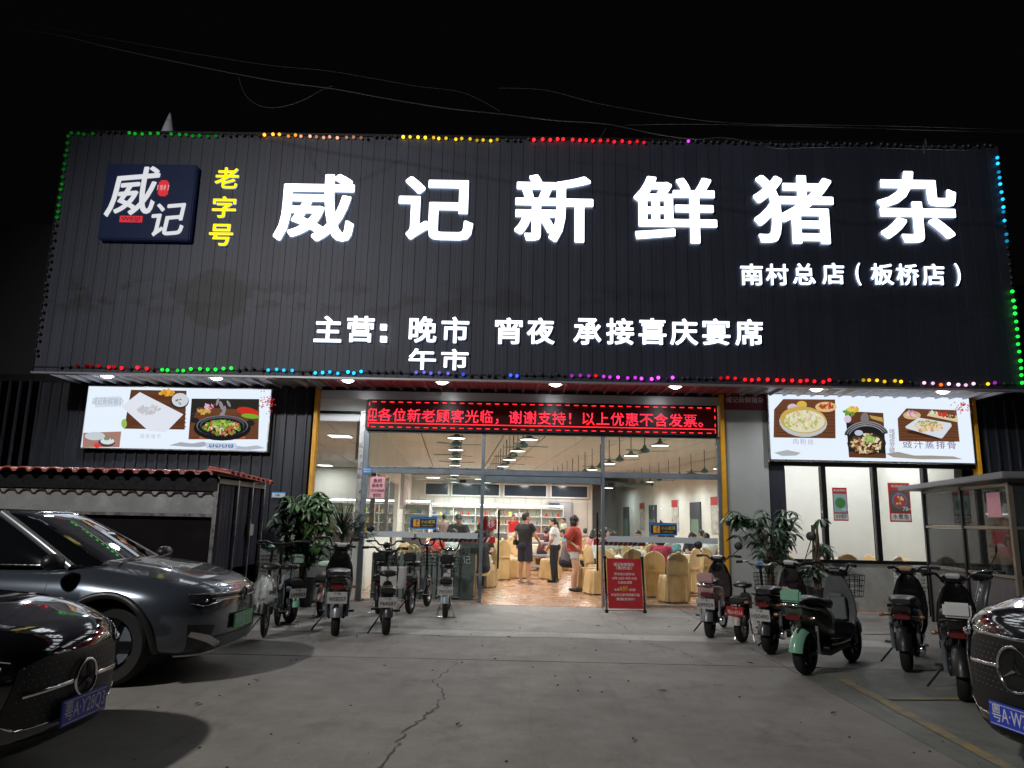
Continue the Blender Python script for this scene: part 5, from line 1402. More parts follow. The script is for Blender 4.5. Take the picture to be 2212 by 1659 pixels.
sitter('person in bright red t-shirt seated with back to the picket fence', -1.75, 1.25, R(70), CRED, .05)
sitter('person in white shirt seated at the fence side table', -1.2, 1.25, R(115), CW, .08)
sitter('person in dark shirt seated with back to the left glass beside the menu board', -.72, 1.5, R(130), CB, .02)
sitter('woman with glasses seated facing out at the fence side table', -.75, 3.3, R(-110), CB, .03, female=True, hairstyle='bob', skin=skin2)
sitter('person in grey top seated behind the woman in red', 1.15, 4.0, R(10), CGR, .02, hairstyle='tail')
sitter('young person in white t-shirt seated right of the woman in red', 1.95, 5.2, R(20), CW, .04, female=True, hairstyle='tail', skin=skin2)
sitter('man in maroon shirt seated beyond the serving cart', .75, 9.2, R(30), CMAR, .04)
sitter('person in cherry red top seated behind the right glass pane', 3.0, 2.05, R(60), CCH, .04, hairstyle='bob', female=True)
sitter('person in pink top seated farther behind the right glass pane', 2.6, 8.2, R(-70), CPI, .0, hairstyle='bob', female=True, skin=skin2)
sitter('person in white shirt seated left side of the far right table', 3.6, 8.0, R(-120), CW, .02)
sitter('person in navy shirt seated near the yellow post', 4.3, 5.2, R(-40), CN, .03)
sitter('person in grey shirt seated at the far round table with back to the door', 2.3, 11.5, R(85), CGR, .03)
sitter('person in black shirt seated at the right wall table', 5.6, 8.6, R(120), CB, .0)
sitter('person in pale blue shirt seated at the far middle table', 1.6, 9.9, R(160), cloth('sky', (.2, .4, .6)), .03, S=.97)
sitter('person in pale striped shirt seated just behind the red notice board table', 2.2, 4.0, R(-70), cloth('stripe', (.45, .42, .36)), .04)
sitter('person in teal shirt seated in the middle behind the right glass pane', 3.7, 3.6, R(-150), cloth('teal_top', (.08, .22, .24)), .03, skin=skin2)
sitter('woman in rose dress seated behind the right sliding door', 2.0, 7.0, R(15), cloth('rose', (.48, .20, .22)), .02, female=True, hairstyle='bob', skin=skin2)
sitter('man in white vest seated at the table by the yellow post', 4.6, 4.2, R(85), CW, .05)
sitter('person in dark green shirt seated far behind the right blue sticker', 4.2, 9.8, R(-10), cloth('dark_green', (.04, .10, .06)), .02)
sitter('person in cream top seated far behind the right glass pane', 3.0, 11.9, R(20), cloth('cream_top', (.5, .46, .38)), .02, female=True, hairstyle='tail', skin=skin2)
# ================================================================== cars
def text_on(parent, body, size, m, loc, rot, w=None, ext=.002):
    return lettering(body, size, m, parent, loc, rot, w=w, ext=ext)
def interp(tab, x, k):
    xs_ = [r_[0] for r_ in tab][::-1]; return float(np.interp(x, xs_, [r_[k] for r_ in tab][::-1]))
SOLVER = 'EXACT'
def make_car(label, P, loc, rz):
    t = thing('parked_car', label, 'car', loc, rz)
    L, W = P['L'], P['W']; paint = P['paint']
    # stations: dense near both ends
    xs_ = [-(.55 * (1 - math.cos(math.pi / 2 * i / 16))) for i in range(17)][0:]
    xs_ = [0, -.004, -.012, -.03, -.055, -.09, -.13, -.18, -.24, -.31, -.39, -.48] + [-.48 - .09 * q for q in range(1, 48)]
    xs_ = [x for x in xs_ if x > -L + .65] + [-L + q for q in (.6, .45, .32, .2, .1, .04, .01, 0)]
    rings = []; n = 44; e = P.get('e', 2.7); D = P.get('nose', .55)
    for x in xs_:
        s = min(1, -x / D); w = W * (1 - (1 - s) ** e) ** (1 / e)
        s2 = min(1, (L + x) / .5); w = min(w, W * max(.02, 1 - (1 - s2) ** 3) ** (1 / 3)); w = max(w, .012)
        zt, zb, zc = interp(P['prof'], x, 1), interp(P['prof'], x, 2), interp(P['prof'], x, 3)
        rg = []
        for j in range(n):
            a = 2 * math.pi * j / n; c, s_ = math.cos(a), math.sin(a)
            if s_ >= 0: ex, hh = 2 / 3.4, zt - zc
            else: ex, hh = 2 / 4.5, zc - zb
            yy = math.copysign(abs(c) ** ex, c) * w; zz = math.copysign(abs(s_) ** ex, s_) * hh
            # tumble: upper body narrows, sill tucks in, waist crease
            k = 1 - .07 * max(0, zz) / max(.05, zt - zc) - .05 * max(0, -zz) / max(.05, zc - zb)
            k += .012 * math.exp(-((zz - .02) / .03) ** 2) if s >= 1 else 0
            yy *= k
            crown = .035 * (1 - (yy / W) ** 2) * (1 if s_ > 0 else 0) * min(1, s * 1.2)
            if P.get('ridges') and s_ > .5: crown += .018 * math.exp(-((abs(yy) - .48) / .07) ** 2) * min(1, s)
            rg.append(Vector((x, yy, zc + zz + crown)))
        rings.append(rg)
    mb = MB().loft(rings)
    me = mb.mesh('body', smooth=None)
    body = link('body', me, None, t)
    cm = MB()
    for wx in P['wheels']:
        for s_ in (-1, 1): cm.lathe([(P['wr'] + .05, -.26), (P['wr'] + .05, .26)], (wx, s_ * (W - .12), P['wr'] + .01), Matrix.Rotation(R(90), 3, 'X'), 40)
    cut = cm.build('cutter', M['black_plastic'], t); cutters = [cut]
    me.materials.append(paint); me.materials.append(M['black_plastic'])
    bo = body.modifiers.new('b', 'BOOLEAN'); bo.operation = 'DIFFERENCE'; bo.object = cut; bo.solver = SOLVER
    bpy.context.view_layer.update()
    dg = bpy.context.evaluated_depsgraph_get()
    new = bpy.data.meshes.new_from_object(body.evaluated_get(dg)); body.modifiers.clear(); body.data = new
    for c in cutters: bpy.data.objects.remove(c)
    if len(new.materials) < 2: new.materials.append(M['black_plastic'])
    for p in new.polygons:      # faces inside the wheel arches are black liner
        c = p.center
        for wx in P['wheels']:
            if math.hypot(c.x - wx, c.z - P['wr'] - .01) < P['wr'] + .052 and abs(c.y) < W - .10: 
                nx = Vector((wx - c.x, 0, P['wr'] - c.z))
                p.material_index = 1
    bm = bmesh.new(); bm.from_mesh(new); bmesh.ops.triangulate(bm, faces=[f for f in bm.faces if len(f.verts) > 4]); bm.to_mesh(new); bm.free()
    smooth_mesh(new, 32)
    bm = bmesh.new(); bm.from_mesh(new); bvh = BVHTree.FromBMesh(bm); bm.free()
    def proj(p, d, off=.004):
        p = Vector(p); d = Vector(d).normalized(); h = bvh.ray_cast(p - d * 1.5, d, 3)
        return (h[0] - d * off) if h[0] is not None else None
    def patch(nm, pts, d, m, par=t, off=.004, cuts=4, z=None):
        """outline in (y,z) seen from the front (or (x,z)/(x,y) for other directions) laid on the body"""
        bm = bmesh.new(); d = Vector(d).normalized()
        vs = [bm.verts.new(p) for p in pts]; bm.faces.new(vs)
        bmesh.ops.triangulate(bm, faces=bm.faces)
        for _ in range(cuts): bmesh.ops.subdivide_edges(bm, edges=[e for e in bm.edges if e.calc_length() > .035], cuts=1, use_grid_fill=False); bmesh.ops.triangulate(bm, faces=bm.faces)
        bad = []
        for v in bm.verts:
            q = proj(v.co, d, off)
            if q is None: bad.append(v)
            else: v.co = q
        bmesh.ops.delete(bm, geom=bad, context='VERTS')
        m2 = bpy.data.meshes.new(nm); bm.to_mesh(m2); bm.free(); m2.shade_smooth()
        return link(nm, m2, m, par)
    def line(nm, pts, d, r_, m, par=t, off=.0, n=14):
        out = []
        for a, b_ in zip(pts[:-1], pts[1:]):
            for k in range(n):
                q = proj(Vector(a).lerp(Vector(b_), k / n), d, off)
                if q: out.append(q)
        if len(out) > 2: return MB().tube(out, r_, 6).build(nm, m, par, smooth=60)
    # greenhouse
    g = P['glass']; nph = 60; lev = 9; G_ = []
    for k in range(lev):
        f = k / (lev - 1); z = g['z0'] + (g['z1'] - g['z0']) * f
        xf = g['bf'] + (g['tf'] - g['bf']) * (f * .92 + .08 * f * f); xr = g['bb'] + (g['tb'] - g['bb']) * f
        hw = g['bw'] + (g['tw'] - g['bw']) * (f ** 1.15); cx, a_ = (xf + xr) / 2, (xf - xr) / 2
        rg = []
        for j in range(nph):
            a = 2 * math.pi * j / nph; c, s_ = math.cos(a), math.sin(a)
            px = math.copysign(abs(c) ** .42, c) * a_; py = math.copysign(abs(s_) ** .30, s_) * hw
            px += .05 * (1 - (py / hw) ** 2) * (1 if c > 0 else -1) - .05 * (1 if c > 0 else -1)
            rg.append(Vector((cx + px, py, z)))
        G_.append(rg)
    MB().loft(G_).build('window_glass', M['dark_glass'], t, smooth=50)
    # roof cap
    top = G_[-1]; cx = sum(p.x for p in top) / nph; rr_ = []
    for q, f in ((-.03, 1.012), (.0, 1.0), (.022, .94), (.036, .8), (.046, .5), (.05, .05)):
        rr_.append([Vector((cx + (p.x - cx) * f, p.y * f, p.z + q)) for p in top])
    MB().loft(rr_).build('roof', paint, t, smooth=60)
    # pillars along the loft
    def pil(nm, j, r_, m):
        for jj in (j, nph - j):
            pts = [G_[k][jj % nph] + Vector((0, 0, 0)) for k in range(lev)]
            MB().tube(pts, r_, 8).build(nm, m, t, smooth=60)
    pil('front_pillar', P.get('aj', 7), .038, P.get('pillar', paint)); pil('middle_pillar', 15, .02, M['black_gloss']); pil('rear_pillar', 23, .06, paint)
    MB().tube([G_[0][j] + Vector((0, 0, .012)) for j in range(0, nph)], .011, 6, closed=True).build('window_trim', P['trim'], t, smooth=60)
    sd = [j for j in range(P.get('aj', 7), 24)]
    for s_ in (1, -1): MB().tube([Vector((G_[-1][j].x, s_ * abs(G_[-1][j].y) + s_ * .012, G_[-1][j].z - .01)) for j in sd], .012, 6).build('roof_trim', P['trim'], t, smooth=60)
    # wheels
    WY = W - .20
    def arch_pts(wx, s_):
        out = []
        for a in np.linspace(-.15, math.pi + .15, 30):
            q = (P['wr'] + .065); h = bvh.ray_cast(Vector((wx + q * math.cos(a), s_ * 2, P['wr'] + .01 + q * math.sin(a))), Vector((0, -s_, 0)), 3)
            if h[0] is not None and abs(h[0].y) > W * .7: out.append(h[0])
        return out
    for wx in P['wheels']:
        for s_ in (-1, 1):
            w_ = MB().lathe([(P['wr'] * .66, -.10), (P['wr'] * .9, -.11), (P['wr'] * .98, -.085), (P['wr'], -.04), (P['wr'], .04), (P['wr'] * .98, .085), (P['wr'] * .9, .11), (P['wr'] * .66, .10)], (wx, s_ * WY, P['wr']), Matrix.Rotation(R(90), 3, 'X'), 40, ring=True).build('wheel', M['rubber'], t, smooth=40)
            rm = MB(); c = Vector((wx, s_ * WY, P['wr']))
            rm.lathe([(P['wr'] * .66, -.095), (P['wr'] * .62, -.07), (P['wr'] * .60, .0), (P['wr'] * .62, .07), (P['wr'] * .66, .095)], tuple(c), Matrix.Rotation(R(90), 3, 'X'), 32, cap=False)
            for k in range(5):
                a = k * 2 * math.pi / 5
                m_ = Matrix.Translation(c + Vector((0, s_ * .075, 0))) @ Matrix.Rotation(a, 4, 'Y')
                rm.box(.03, -.012, -.035, P['wr'] * .65, .012, .035, 0, m_)
            rm.lathe([(0, -.02), (.06, -.02), (.06, .02), (0, .02)], (c.x, c.y + s_ * .08, c.z), Matrix.Rotation(R(90), 3, 'X'), 16)
            rm.build('rim', P['rimm'], w_, smooth=35)
            MB().lathe([(0, 0), (P['wr'] * .55, 0), (P['wr'] * .55, .02), (0, .02)], (c.x, c.y + s_ * .03, c.z), Matrix.Rotation(R(90), 3, 'X'), 24).build('brake_disc', M['grey_metal'], w_)
            # arch trim
            MB().tube(arch_pts(wx, s_), .032, 8).build('arch_trim', M['black_plastic'], t, smooth=60)
    # mirrors
    for s_ in (-1, 1):
        mm = g['bf'] - .33
        o = MB().ell((mm, s_ * (W + .08), g['z0'] + .06), (.08, .12, .075), n=16, k=10).build('door_mirror', P.get('mirror', M['black_plastic']), t, smooth=60)
        MB().tube([(mm, s_ * (W - .06), g['z0'] + .03), (mm, s_ * (W + .04), g['z0'] + .08)], .025, 8).build('arm', M['black_gloss'], o)
        # door seams and handles
        for dx in P['doors']:
            line('door_seam', [(dx, s_ * W, g['z0'] - .02), (dx + .01, s_ * W, .35)], (0, -s_, 0), .004, M['ink_black'])
        for hx in P['handles']:
            a_ = proj((hx, s_ * W, P['hz']), (0, -s_, 0), .012)
            if a_: MB().cbox(a_, (.20, .022, .028)).build('door_handle', P['trim'], t, bevel=.008)
    line('hood_seam', [(-.25, -.60, 1.2), (g['bf'] + .1, -.80, 1.2)], (0, 0, -1), .004, M['ink_black']); line('hood_seam', [(-.25, .60, 1.2), (g['bf'] + .1, .80, 1.2)], (0, 0, -1), .004, M['ink_black'])
    for s_ in (-.35, .25): MB().tube([(g['bf'] + .02, s_ - .25, g['z0'] + .03), (g['bf'] - .05, s_ + .3, g['z0'] + .075)], .009, 6).build('wiper', M['black_plastic'], t)
    return t, proj, patch, line
def plate(t, loc, w, h, base, txt, ink, rim=None, rz=0, tilt=0):
    p = MB().box(-.004, -w / 2, -h / 2, .006, w / 2, h / 2).build('number_plate', base, t, bevel=.003, loc=loc); p.rotation_euler = (0, tilt, rz)
    MB().box(.0063, -w / 2 + .008, -h / 2 + .008, .0075, w / 2 - .008, h / 2 - .008).build('face', base, p)
    for z in (-h / 2 + .012, h / 2 - .012): MB().box(.0078, -w / 2 + .01, z - .002, .0085, w / 2 - .01, z + .002).build('border', ink, p)
    lettering(txt, h * .82, ink, p, (.0085, 0, 0), (R(90), 0, R(90)), w=w * .88)
    return p
PB = mat('plate_blue', (.03, .06, .48), .4); PG = mat('plate_green', (.10, .52, .20), .5); PI = mat('plate_ink_white', (.6, .6, .62), .5); PK = mat('plate_ink_dark', (.02, .06, .03), .5)
grill = mat('grille_black', (.006, .006, .006), .5)
head_glass = mat('headlamp_glass', (.02, .02, .025), .05, coat=1.0)
# ---- grey SUV
grey = mat('car_paint_grey', (.075, .09, .115), .24, .6, coat=1.0, rvar=.05, nscale=300)
SUV = dict(pillar=mat('pillar_silver', (.28, .29, .31), .3, .7), L=4.85, W=.925, wheels=(-.86, -3.72), wr=.355, paint=grey, trim=M['chrome'], rimm=M['black_gloss'], e=2.5, nose=.62, ridges=True, aj=8,
           prof=[(0, .77, .40, .60), (-.05, .82, .28, .60), (-.2, .88, .22, .62), (-.6, .965, .21, .66), (-1.1, 1.03, .21, .72), (-3.6, 1.07, .22, .75), (-4.85, 1.0, .4, .7)],
           glass=dict(z0=1.0, z1=1.47, bf=-.98, tf=-1.92, bb=-4.65, tb=-4.15, bw=.80, tw=.60), doors=(-1.42, -2.5, -3.5), handles=(-2.25, -3.2), hz=.86)
t, proj, patch, line = make_car('grey electric SUV with green number plate parked nose out beside the bicycle', SUV, (-2.72, -6.28, 0), 0)
for s_ in (-1, 1):
    h_ = patch('headlight', [(0, s_ * .40, .765), (0, s_ * .62, .775), (0, s_ * .80, .80), (0, s_ * .86, .775), (0, s_ * .84, .70), (0, s_ * .70, .665), (0, s_ * .48, .70)], (-1, -s_ * .55, 0), head_glass, off=.006)
    line('chrome_strip', [(0, s_ * .42, .775), (0, s_ * .86, .79)], (-1, -s_ * .5, 0), .006, M['alu'], h_, .008)
    line('light_strip', [(0, s_ * .46, .705), (0, s_ * .70, .68), (0, s_ * .84, .715)], (-1, -s_ * .5, 0), .005, M['chrome'], h_, .008)
    q = proj((0, s_ * .66, .725), (-1, -s_ * .5, 0), .012)
    if q: MB().ell(q, (.01, .028, .014)).build('lamp_lens', M['chrome'], h_, smooth=60)
    patch('air_curtain', [(0, s_ * .52, .50), (0, s_ * .84, .53), (0, s_ * .80, .30), (0, s_ * .60, .29)], (-1, -s_ * .45, 0), M['black_plastic'])
    patch('bumper_blade', [(0, s_ * .40, .335), (0, s_ * .58, .42), (0, s_ * .78, .47), (0, s_ * .80, .43), (0, s_ * .60, .36), (0, s_ * .44, .29)], (-1, -s_ * .3, 0), M['alu'], off=.015)
line('slot', [(0, -.5, .75), (0, .5, .75)], (-1, 0, 0), .012, grill); line('bright_line', [(0, -.5, .772), (0, .5, .772)], (-1, 0, 0), .005, M['chrome'], off=.006)
line('bright_line', [(0, -.5, .715), (0, .5, .715)], (-1, 0, 0), .005, M['alu'], off=.006)
lg = patch('lower_grille', [(0, -.56, .40), (0, .56, .40), (0, .60, .25), (0, -.60, .25)], (-1, 0, 0), grill)
for i in range(7): line('grille_bar', [(0, -.52, .27 + i * .018), (0, .52, .27 + i * .018)], (-1, 0, 0), .003, M['grey_metal'], lg, .004)
line('chin_strip', [(0, -.80, .235), (0, 0, .225), (0, .80, .235)], (-1, 0, 0), .012, M['alu'], off=.012)
q = proj((0, 0, .735), (-1, 0, 0), .008)
em = MB().lathe([(.058, 0), (.07, 0), (.07, .012), (.058, .012)], tuple(q), Matrix.Rotation(R(90), 3, 'Y'), 28, ring=True).build('emblem', M['chrome'], t)
MB().lathe([(0, -.004), (.058, -.004), (.058, -.002)], tuple(q), Matrix.Rotation(R(90), 3, 'Y'), 24).build('emblem_back', grill, em)
for pts in ([(-.032, .05), (-.002, -.0), (.002, -.0), (.032, .05)], [(-.052, .022), (-.027, -.048), (0, .0), (.027, -.048), (.052, .022)]):
    MB().tube([(q.x + .006, a, q.z + b + (.008 if len(pts) == 4 else -.004)) for a, b in pts], .006, 6).build('emblem_bar', M['chrome'], em)
plate(t, tuple(proj((0, 0, .50), (-1, 0, 0), .02)), .48, .14, PG, '粤A·E57107', PI)
sp = MB().box(-.004, -.07, -.03, .004, .07, .03).build('inspection_sticker', mat('sticker_pale', (.3, .35, .42), .5), t, loc=(-1.42, -.25, 1.135)); sp.rotation_euler = (0, R(-58), 0)

# ---- black saloons with star grille
blackp = mat('car_paint_black', (.006, .006, .008), .08, .2, coat=1.0, rvar=.02, nscale=300)
SAL = dict(L=4.6, W=.91, wheels=(-.84, -3.6), wr=.34, paint=blackp, trim=M['chrome'], rimm=M['black_gloss'], e=2.3, nose=.75, ridges=True,
           prof=[(0, .70, .34, .55), (-.04, .78, .26, .56), (-.15, .85, .21, .60), (-.5, .93, .20, .66), (-1.35, .985, .20, .70), (-3.4, 1.0, .20, .72), (-4.6, .95, .36, .66)],
           glass=dict(z0=.93, z1=1.40, bf=-1.32, tf=-2.2, bb=-4.1, tb=-3.35, bw=.77, tw=.56), doors=(-1.5, -2.55), handles=(-2.3,), hz=.82)
def star_front(t, proj, patch0, line0, txt, slats=False, dz=0.0, sr=1.0):
    D_ = lambda pts: [(p[0], p[1], p[2] + (dz if p[2] > .45 else 0)) for p in pts]
    def patch(nm, pts, *a, **k): return patch0(nm, D_(pts), *a, **k)
    def line(nm, pts, *a, **k): return line0(nm, D_(pts), *a, **k)
    g = patch('grille', [(0, -.46, .66), (0, -.30, .70), (0, .30, .70), (0, .46, .66), (0, .54, .42), (0, .44, .37), (0, -.44, .37), (0, -.54, .42)], (-1, 0, 0), grill, off=.004)
    line('grille_edge', [(0, -.54, .42), (0, -.44, .37), (0, .44, .37), (0, .54, .42)], (-1, 0, 0), .006, M['chrome'], g, .006)
    dm = MB()
    for r_ in range(9):
        for c in range(-10, 11):
            y = c * .048 + (.024 if r_ % 2 else 0); z = .395 + r_ * .033
            if abs(y) > .50 - abs(z - .5) * .4 or abs(z - .535) < .02 or math.hypot(y, z - .535) < .12 * sr: continue
            q = proj((0, y, z + dz), (-1, 0, 0), .005)
            if q: dm.ell(q, (.002, .006, .0035), n=6, k=4)
    o = dm.build('grille_studs', M['grey_metal'], g); o['kind'] = 'stuff'
    for s_ in (-1, 1):
        line('grille_bar', [(0, s_ * .12, .535), (0, s_ * .47, .52)], (-1, 0, 0), .013, M['chrome'], g, .014)
        hl = patch('headlight', [(0, s_ * .52, .70), (0, s_ * .66, .745), (0, s_ * .84, .775), (0, s_ * .86, .72), (0, s_ * .74, .63), (0, s_ * .56, .615)], (-1, -s_ * .6, 0), head_glass, off=.006)
        line('light_strip', [(0, s_ * .55, .70), (0, s_ * .84, .765)], (-1, -s_ * .5, 0), .006, M['chrome'], hl, .008)
        for k in range(2):
            q = proj((0, s_ * (.62 + .1 * k), .675 + dz), (-1, -s_ * .5, 0), .01)
            if q: MB().ell(q, (.01, .026, .018)).build('lamp_lens', M['chrome'], hl, smooth=60)
        patch('side_intake', [(0, s_ * .56, .42), (0, s_ * .82, .46), (0, s_ * .80, .27), (0, s_ * .60, .26)], (-1, -s_ * .4, 0), grill)
        line('intake_trim', [(0, s_ * .60, .27), (0, s_ * .80, .28), (0, s_ * .84, .44)], (-1, -s_ * .4, 0), .009, M['chrome'], None or t, .008)
    q = proj((0, 0, .535 + dz), (-1, 0, 0), .02)
    em = MB().tube([(q.x, q.y + .10 * sr * math.cos(a), q.z + .10 * sr * math.sin(a)) for a in np.linspace(0, 2 * math.pi, 36, endpoint=False)], .010, 8, closed=True).build('star_emblem', M['chrome'], t, smooth=60)
    st = MB()
    for k in range(3):
        a = R(90) + k * R(120); p = (math.cos(a), math.sin(a)); b1 = (math.cos(a + R(60)) * .016, math.sin(a + R(60)) * .016); b2 = (math.cos(a - R(60)) * .016, math.sin(a - R(60)) * .016)
        st.add([(q.x + .016, q.y, q.z), (q.x, q.y + b1[0], q.z + b1[1]), (q.x, q.y + p[0] * .098 * sr, q.z + p[1] * .098 * sr), (q.x, q.y + b2[0], q.z + b2[1])], [(0, 1, 2), (0, 2, 3)])
    st.build('star_point', M['chrome'], em)
    patch('lower_intake', [(0, -.48, .31), (0, .48, .31), (0, .46, .22), (0, -.46, .22)], (-1, 0, 0), grill)
    line('chin_strip', [(0, -.7, .205), (0, 0, .20), (0, .7, .205)], (-1, 0, 0), .008, M['chrome'] if slats else M['black_gloss'], t, .01)
    pq = proj((0, 0, .40), (-1, 0, 0), .03)
    if slats:
        line('top_trim', [(0, -.30, .71), (0, .30, .71)], (-1, 0, 0), .010, M['chrome'], t, .008)
    return plate(t, tuple(pq), .44, .14, PB, txt, PI)
SAL2 = dict(SAL)
t, proj, patch, line = make_car('black saloon with round star badge and blue plate in the bottom left corner', SAL, (-2.52, -9.27, 0), R(0))
star_front(t, proj, patch, line, '粤A·Y28Q3', dz=.02)
t, proj, patch, line = make_car('black car cut off by the right edge with star badge and blue plate', dict(SAL, paint=mat('car_paint_black_b', (.008, .008, .010), .1, .2, coat=1.0), prof=[(0, .86, .34, .62), (-.04, .95, .26, .64), (-.15, 1.0, .21, .68), (-.5, 1.06, .20, .72), (-1.35, 1.12, .20, .76), (-3.4, 1.12, .20, .76), (-4.6, 1.0, .36, .7)], glass=dict(z0=1.06, z1=1.5, bf=-1.32, tf=-2.2, bb=-4.3, tb=-3.75, bw=.77, tw=.56)), (3.0, -9.12, 0), R(187))
star_front(t, proj, patch, line, '粤A·W36L8', True, dz=.15, sr=1.3)
for o in COL.objects:
    if o.name.startswith('parked_car'): o['group'] = 'cars parked on both sides of the forecourt'

# ================================================================== scooters, mopeds and bicycles
def wheel(parent, nm, x, r, w, rimm, spokes=5, nm_rim='rim', disc=False):
    rot = Matrix.Rotation(R(90), 3, 'X')
    o = MB().lathe([(r * .62, -w * .42), (r * .8, -w * .5), (r * .93, -w * .42), (r, -w * .15), (r, w * .15), (r * .93, w * .42), (r * .8, w * .5), (r * .62, w * .42)], (x, 0, r), rot, 30, ring=True).build(nm, M['rubber'], parent, smooth=50)
    m_ = MB().lathe([(r * .64, -w * .38), (r * .56, -w * .3), (r * .56, w * .3), (r * .64, w * .38)], (x, 0, r), rot, 26, ring=True)
    m_.lathe([(0, -w * .5), (r * .2, -w * .5), (r * .22, 0), (r * .2, w * .5), (0, w * .5)], (x, 0, r), rot, 14)
    for k in range(spokes):
        a = 2 * math.pi * k / spokes; m_.box(r * .15, -w * .14, -r * .05, r * .6, w * .14, r * .05, 0, Matrix.Translation((x, 0, r)) @ Matrix.Rotation(a, 4, 'Y'))
    m_.build('rim', rimm, o, smooth=40)
    return o
def handlebar(t, x, z, half, rise, back, m=None, steer=0.0, z0=.6):
    m = m or M['black_metal']; hb = []
    piv = Matrix.Translation((x, 0, 0)) @ Matrix.Rotation(steer, 4, 'Z') @ Matrix.Translation((-x, 0, 0))
    pts = catmull([(x, -half * .2, z), (x - .01, -half * .45, z + rise * .2), (x - .02, -half * .6, z + rise), (x - back * .6, -half * .8, z + rise * 1.1), (x - back, -half, z + rise)], 5)
    full = pts[::-1] + [Vector((p.x, -p.y, p.z)) for p in pts]
    o = MB().tube([piv @ p for p in full], .013, 8).build('handlebar', m, t, smooth=60)
    for s_ in (-1, 1):
        e = [Vector((x - back * .72, s_ * half * .86, z + rise * 1.07)), Vector((x - back * 1.12, s_ * half * 1.14, z + rise * .97))]
        MB().tube([piv @ p for p in e], .019, 10).build('grip', M['rubber'], o, smooth=60)
        MB().tube([piv @ Vector((x - back * .5, s_ * half * .82, z + rise * 1.0)), piv @ Vector((x + .03 - back * .9, s_ * half * 1.1, z + rise * .92))], .006, 6).build('brake_lever', M['grey_metal'], o)
        MB().tube([piv @ p for p in catmull([(x - .02, s_ * half * .8, z + rise), (x + .09, s_ * half * .5, z + rise * .5), (x + .03, s_ * .03, z - .12)], 5)], .004, 5).build('cable', M['black_plastic'], o)
    return piv
def bike_plate(t, x, z, txt, par=None, m=None, ink=None, w=.235, h=.14, tilt=R(-12)):
    p = MB().box(-.003, -w / 2, -h / 2, .003, w / 2, h / 2).build('number_plate', m or M['plate_white'], par or t, bevel=.003, loc=(x, 0, z)); p.rotation_euler = (0, tilt, 0)
    ink = ink or M['ink_black']
    lettering(txt, h * .52, ink, p, (-.0055, 0, -h * .12), (R(90), 0, R(-90)), w=w * .84); lettering('广  州', h * .20, ink, p, (-.0055, 0, h * .34), (R(90), 0, R(-90)))
    return p
def mirror(t, piv, x, z, s_, half, up=.2, m=None):
    a = piv @ Vector((x, s_ * half * .6, z)); b = piv @ Vector((x + .03, s_ * half * .75, z + up * .5)); c = piv @ Vector((x - .02, s_ * half * .95, z + up))
    o = MB().tube([a, b, c], .006, 6).build('mirror_stem', M['black_metal'], t)
    MB().ell(c + Vector((0, 0, .05)), (.018, .062, .058), n=16, k=8).build('mirror', m or M['black_plastic'], o, smooth=60)
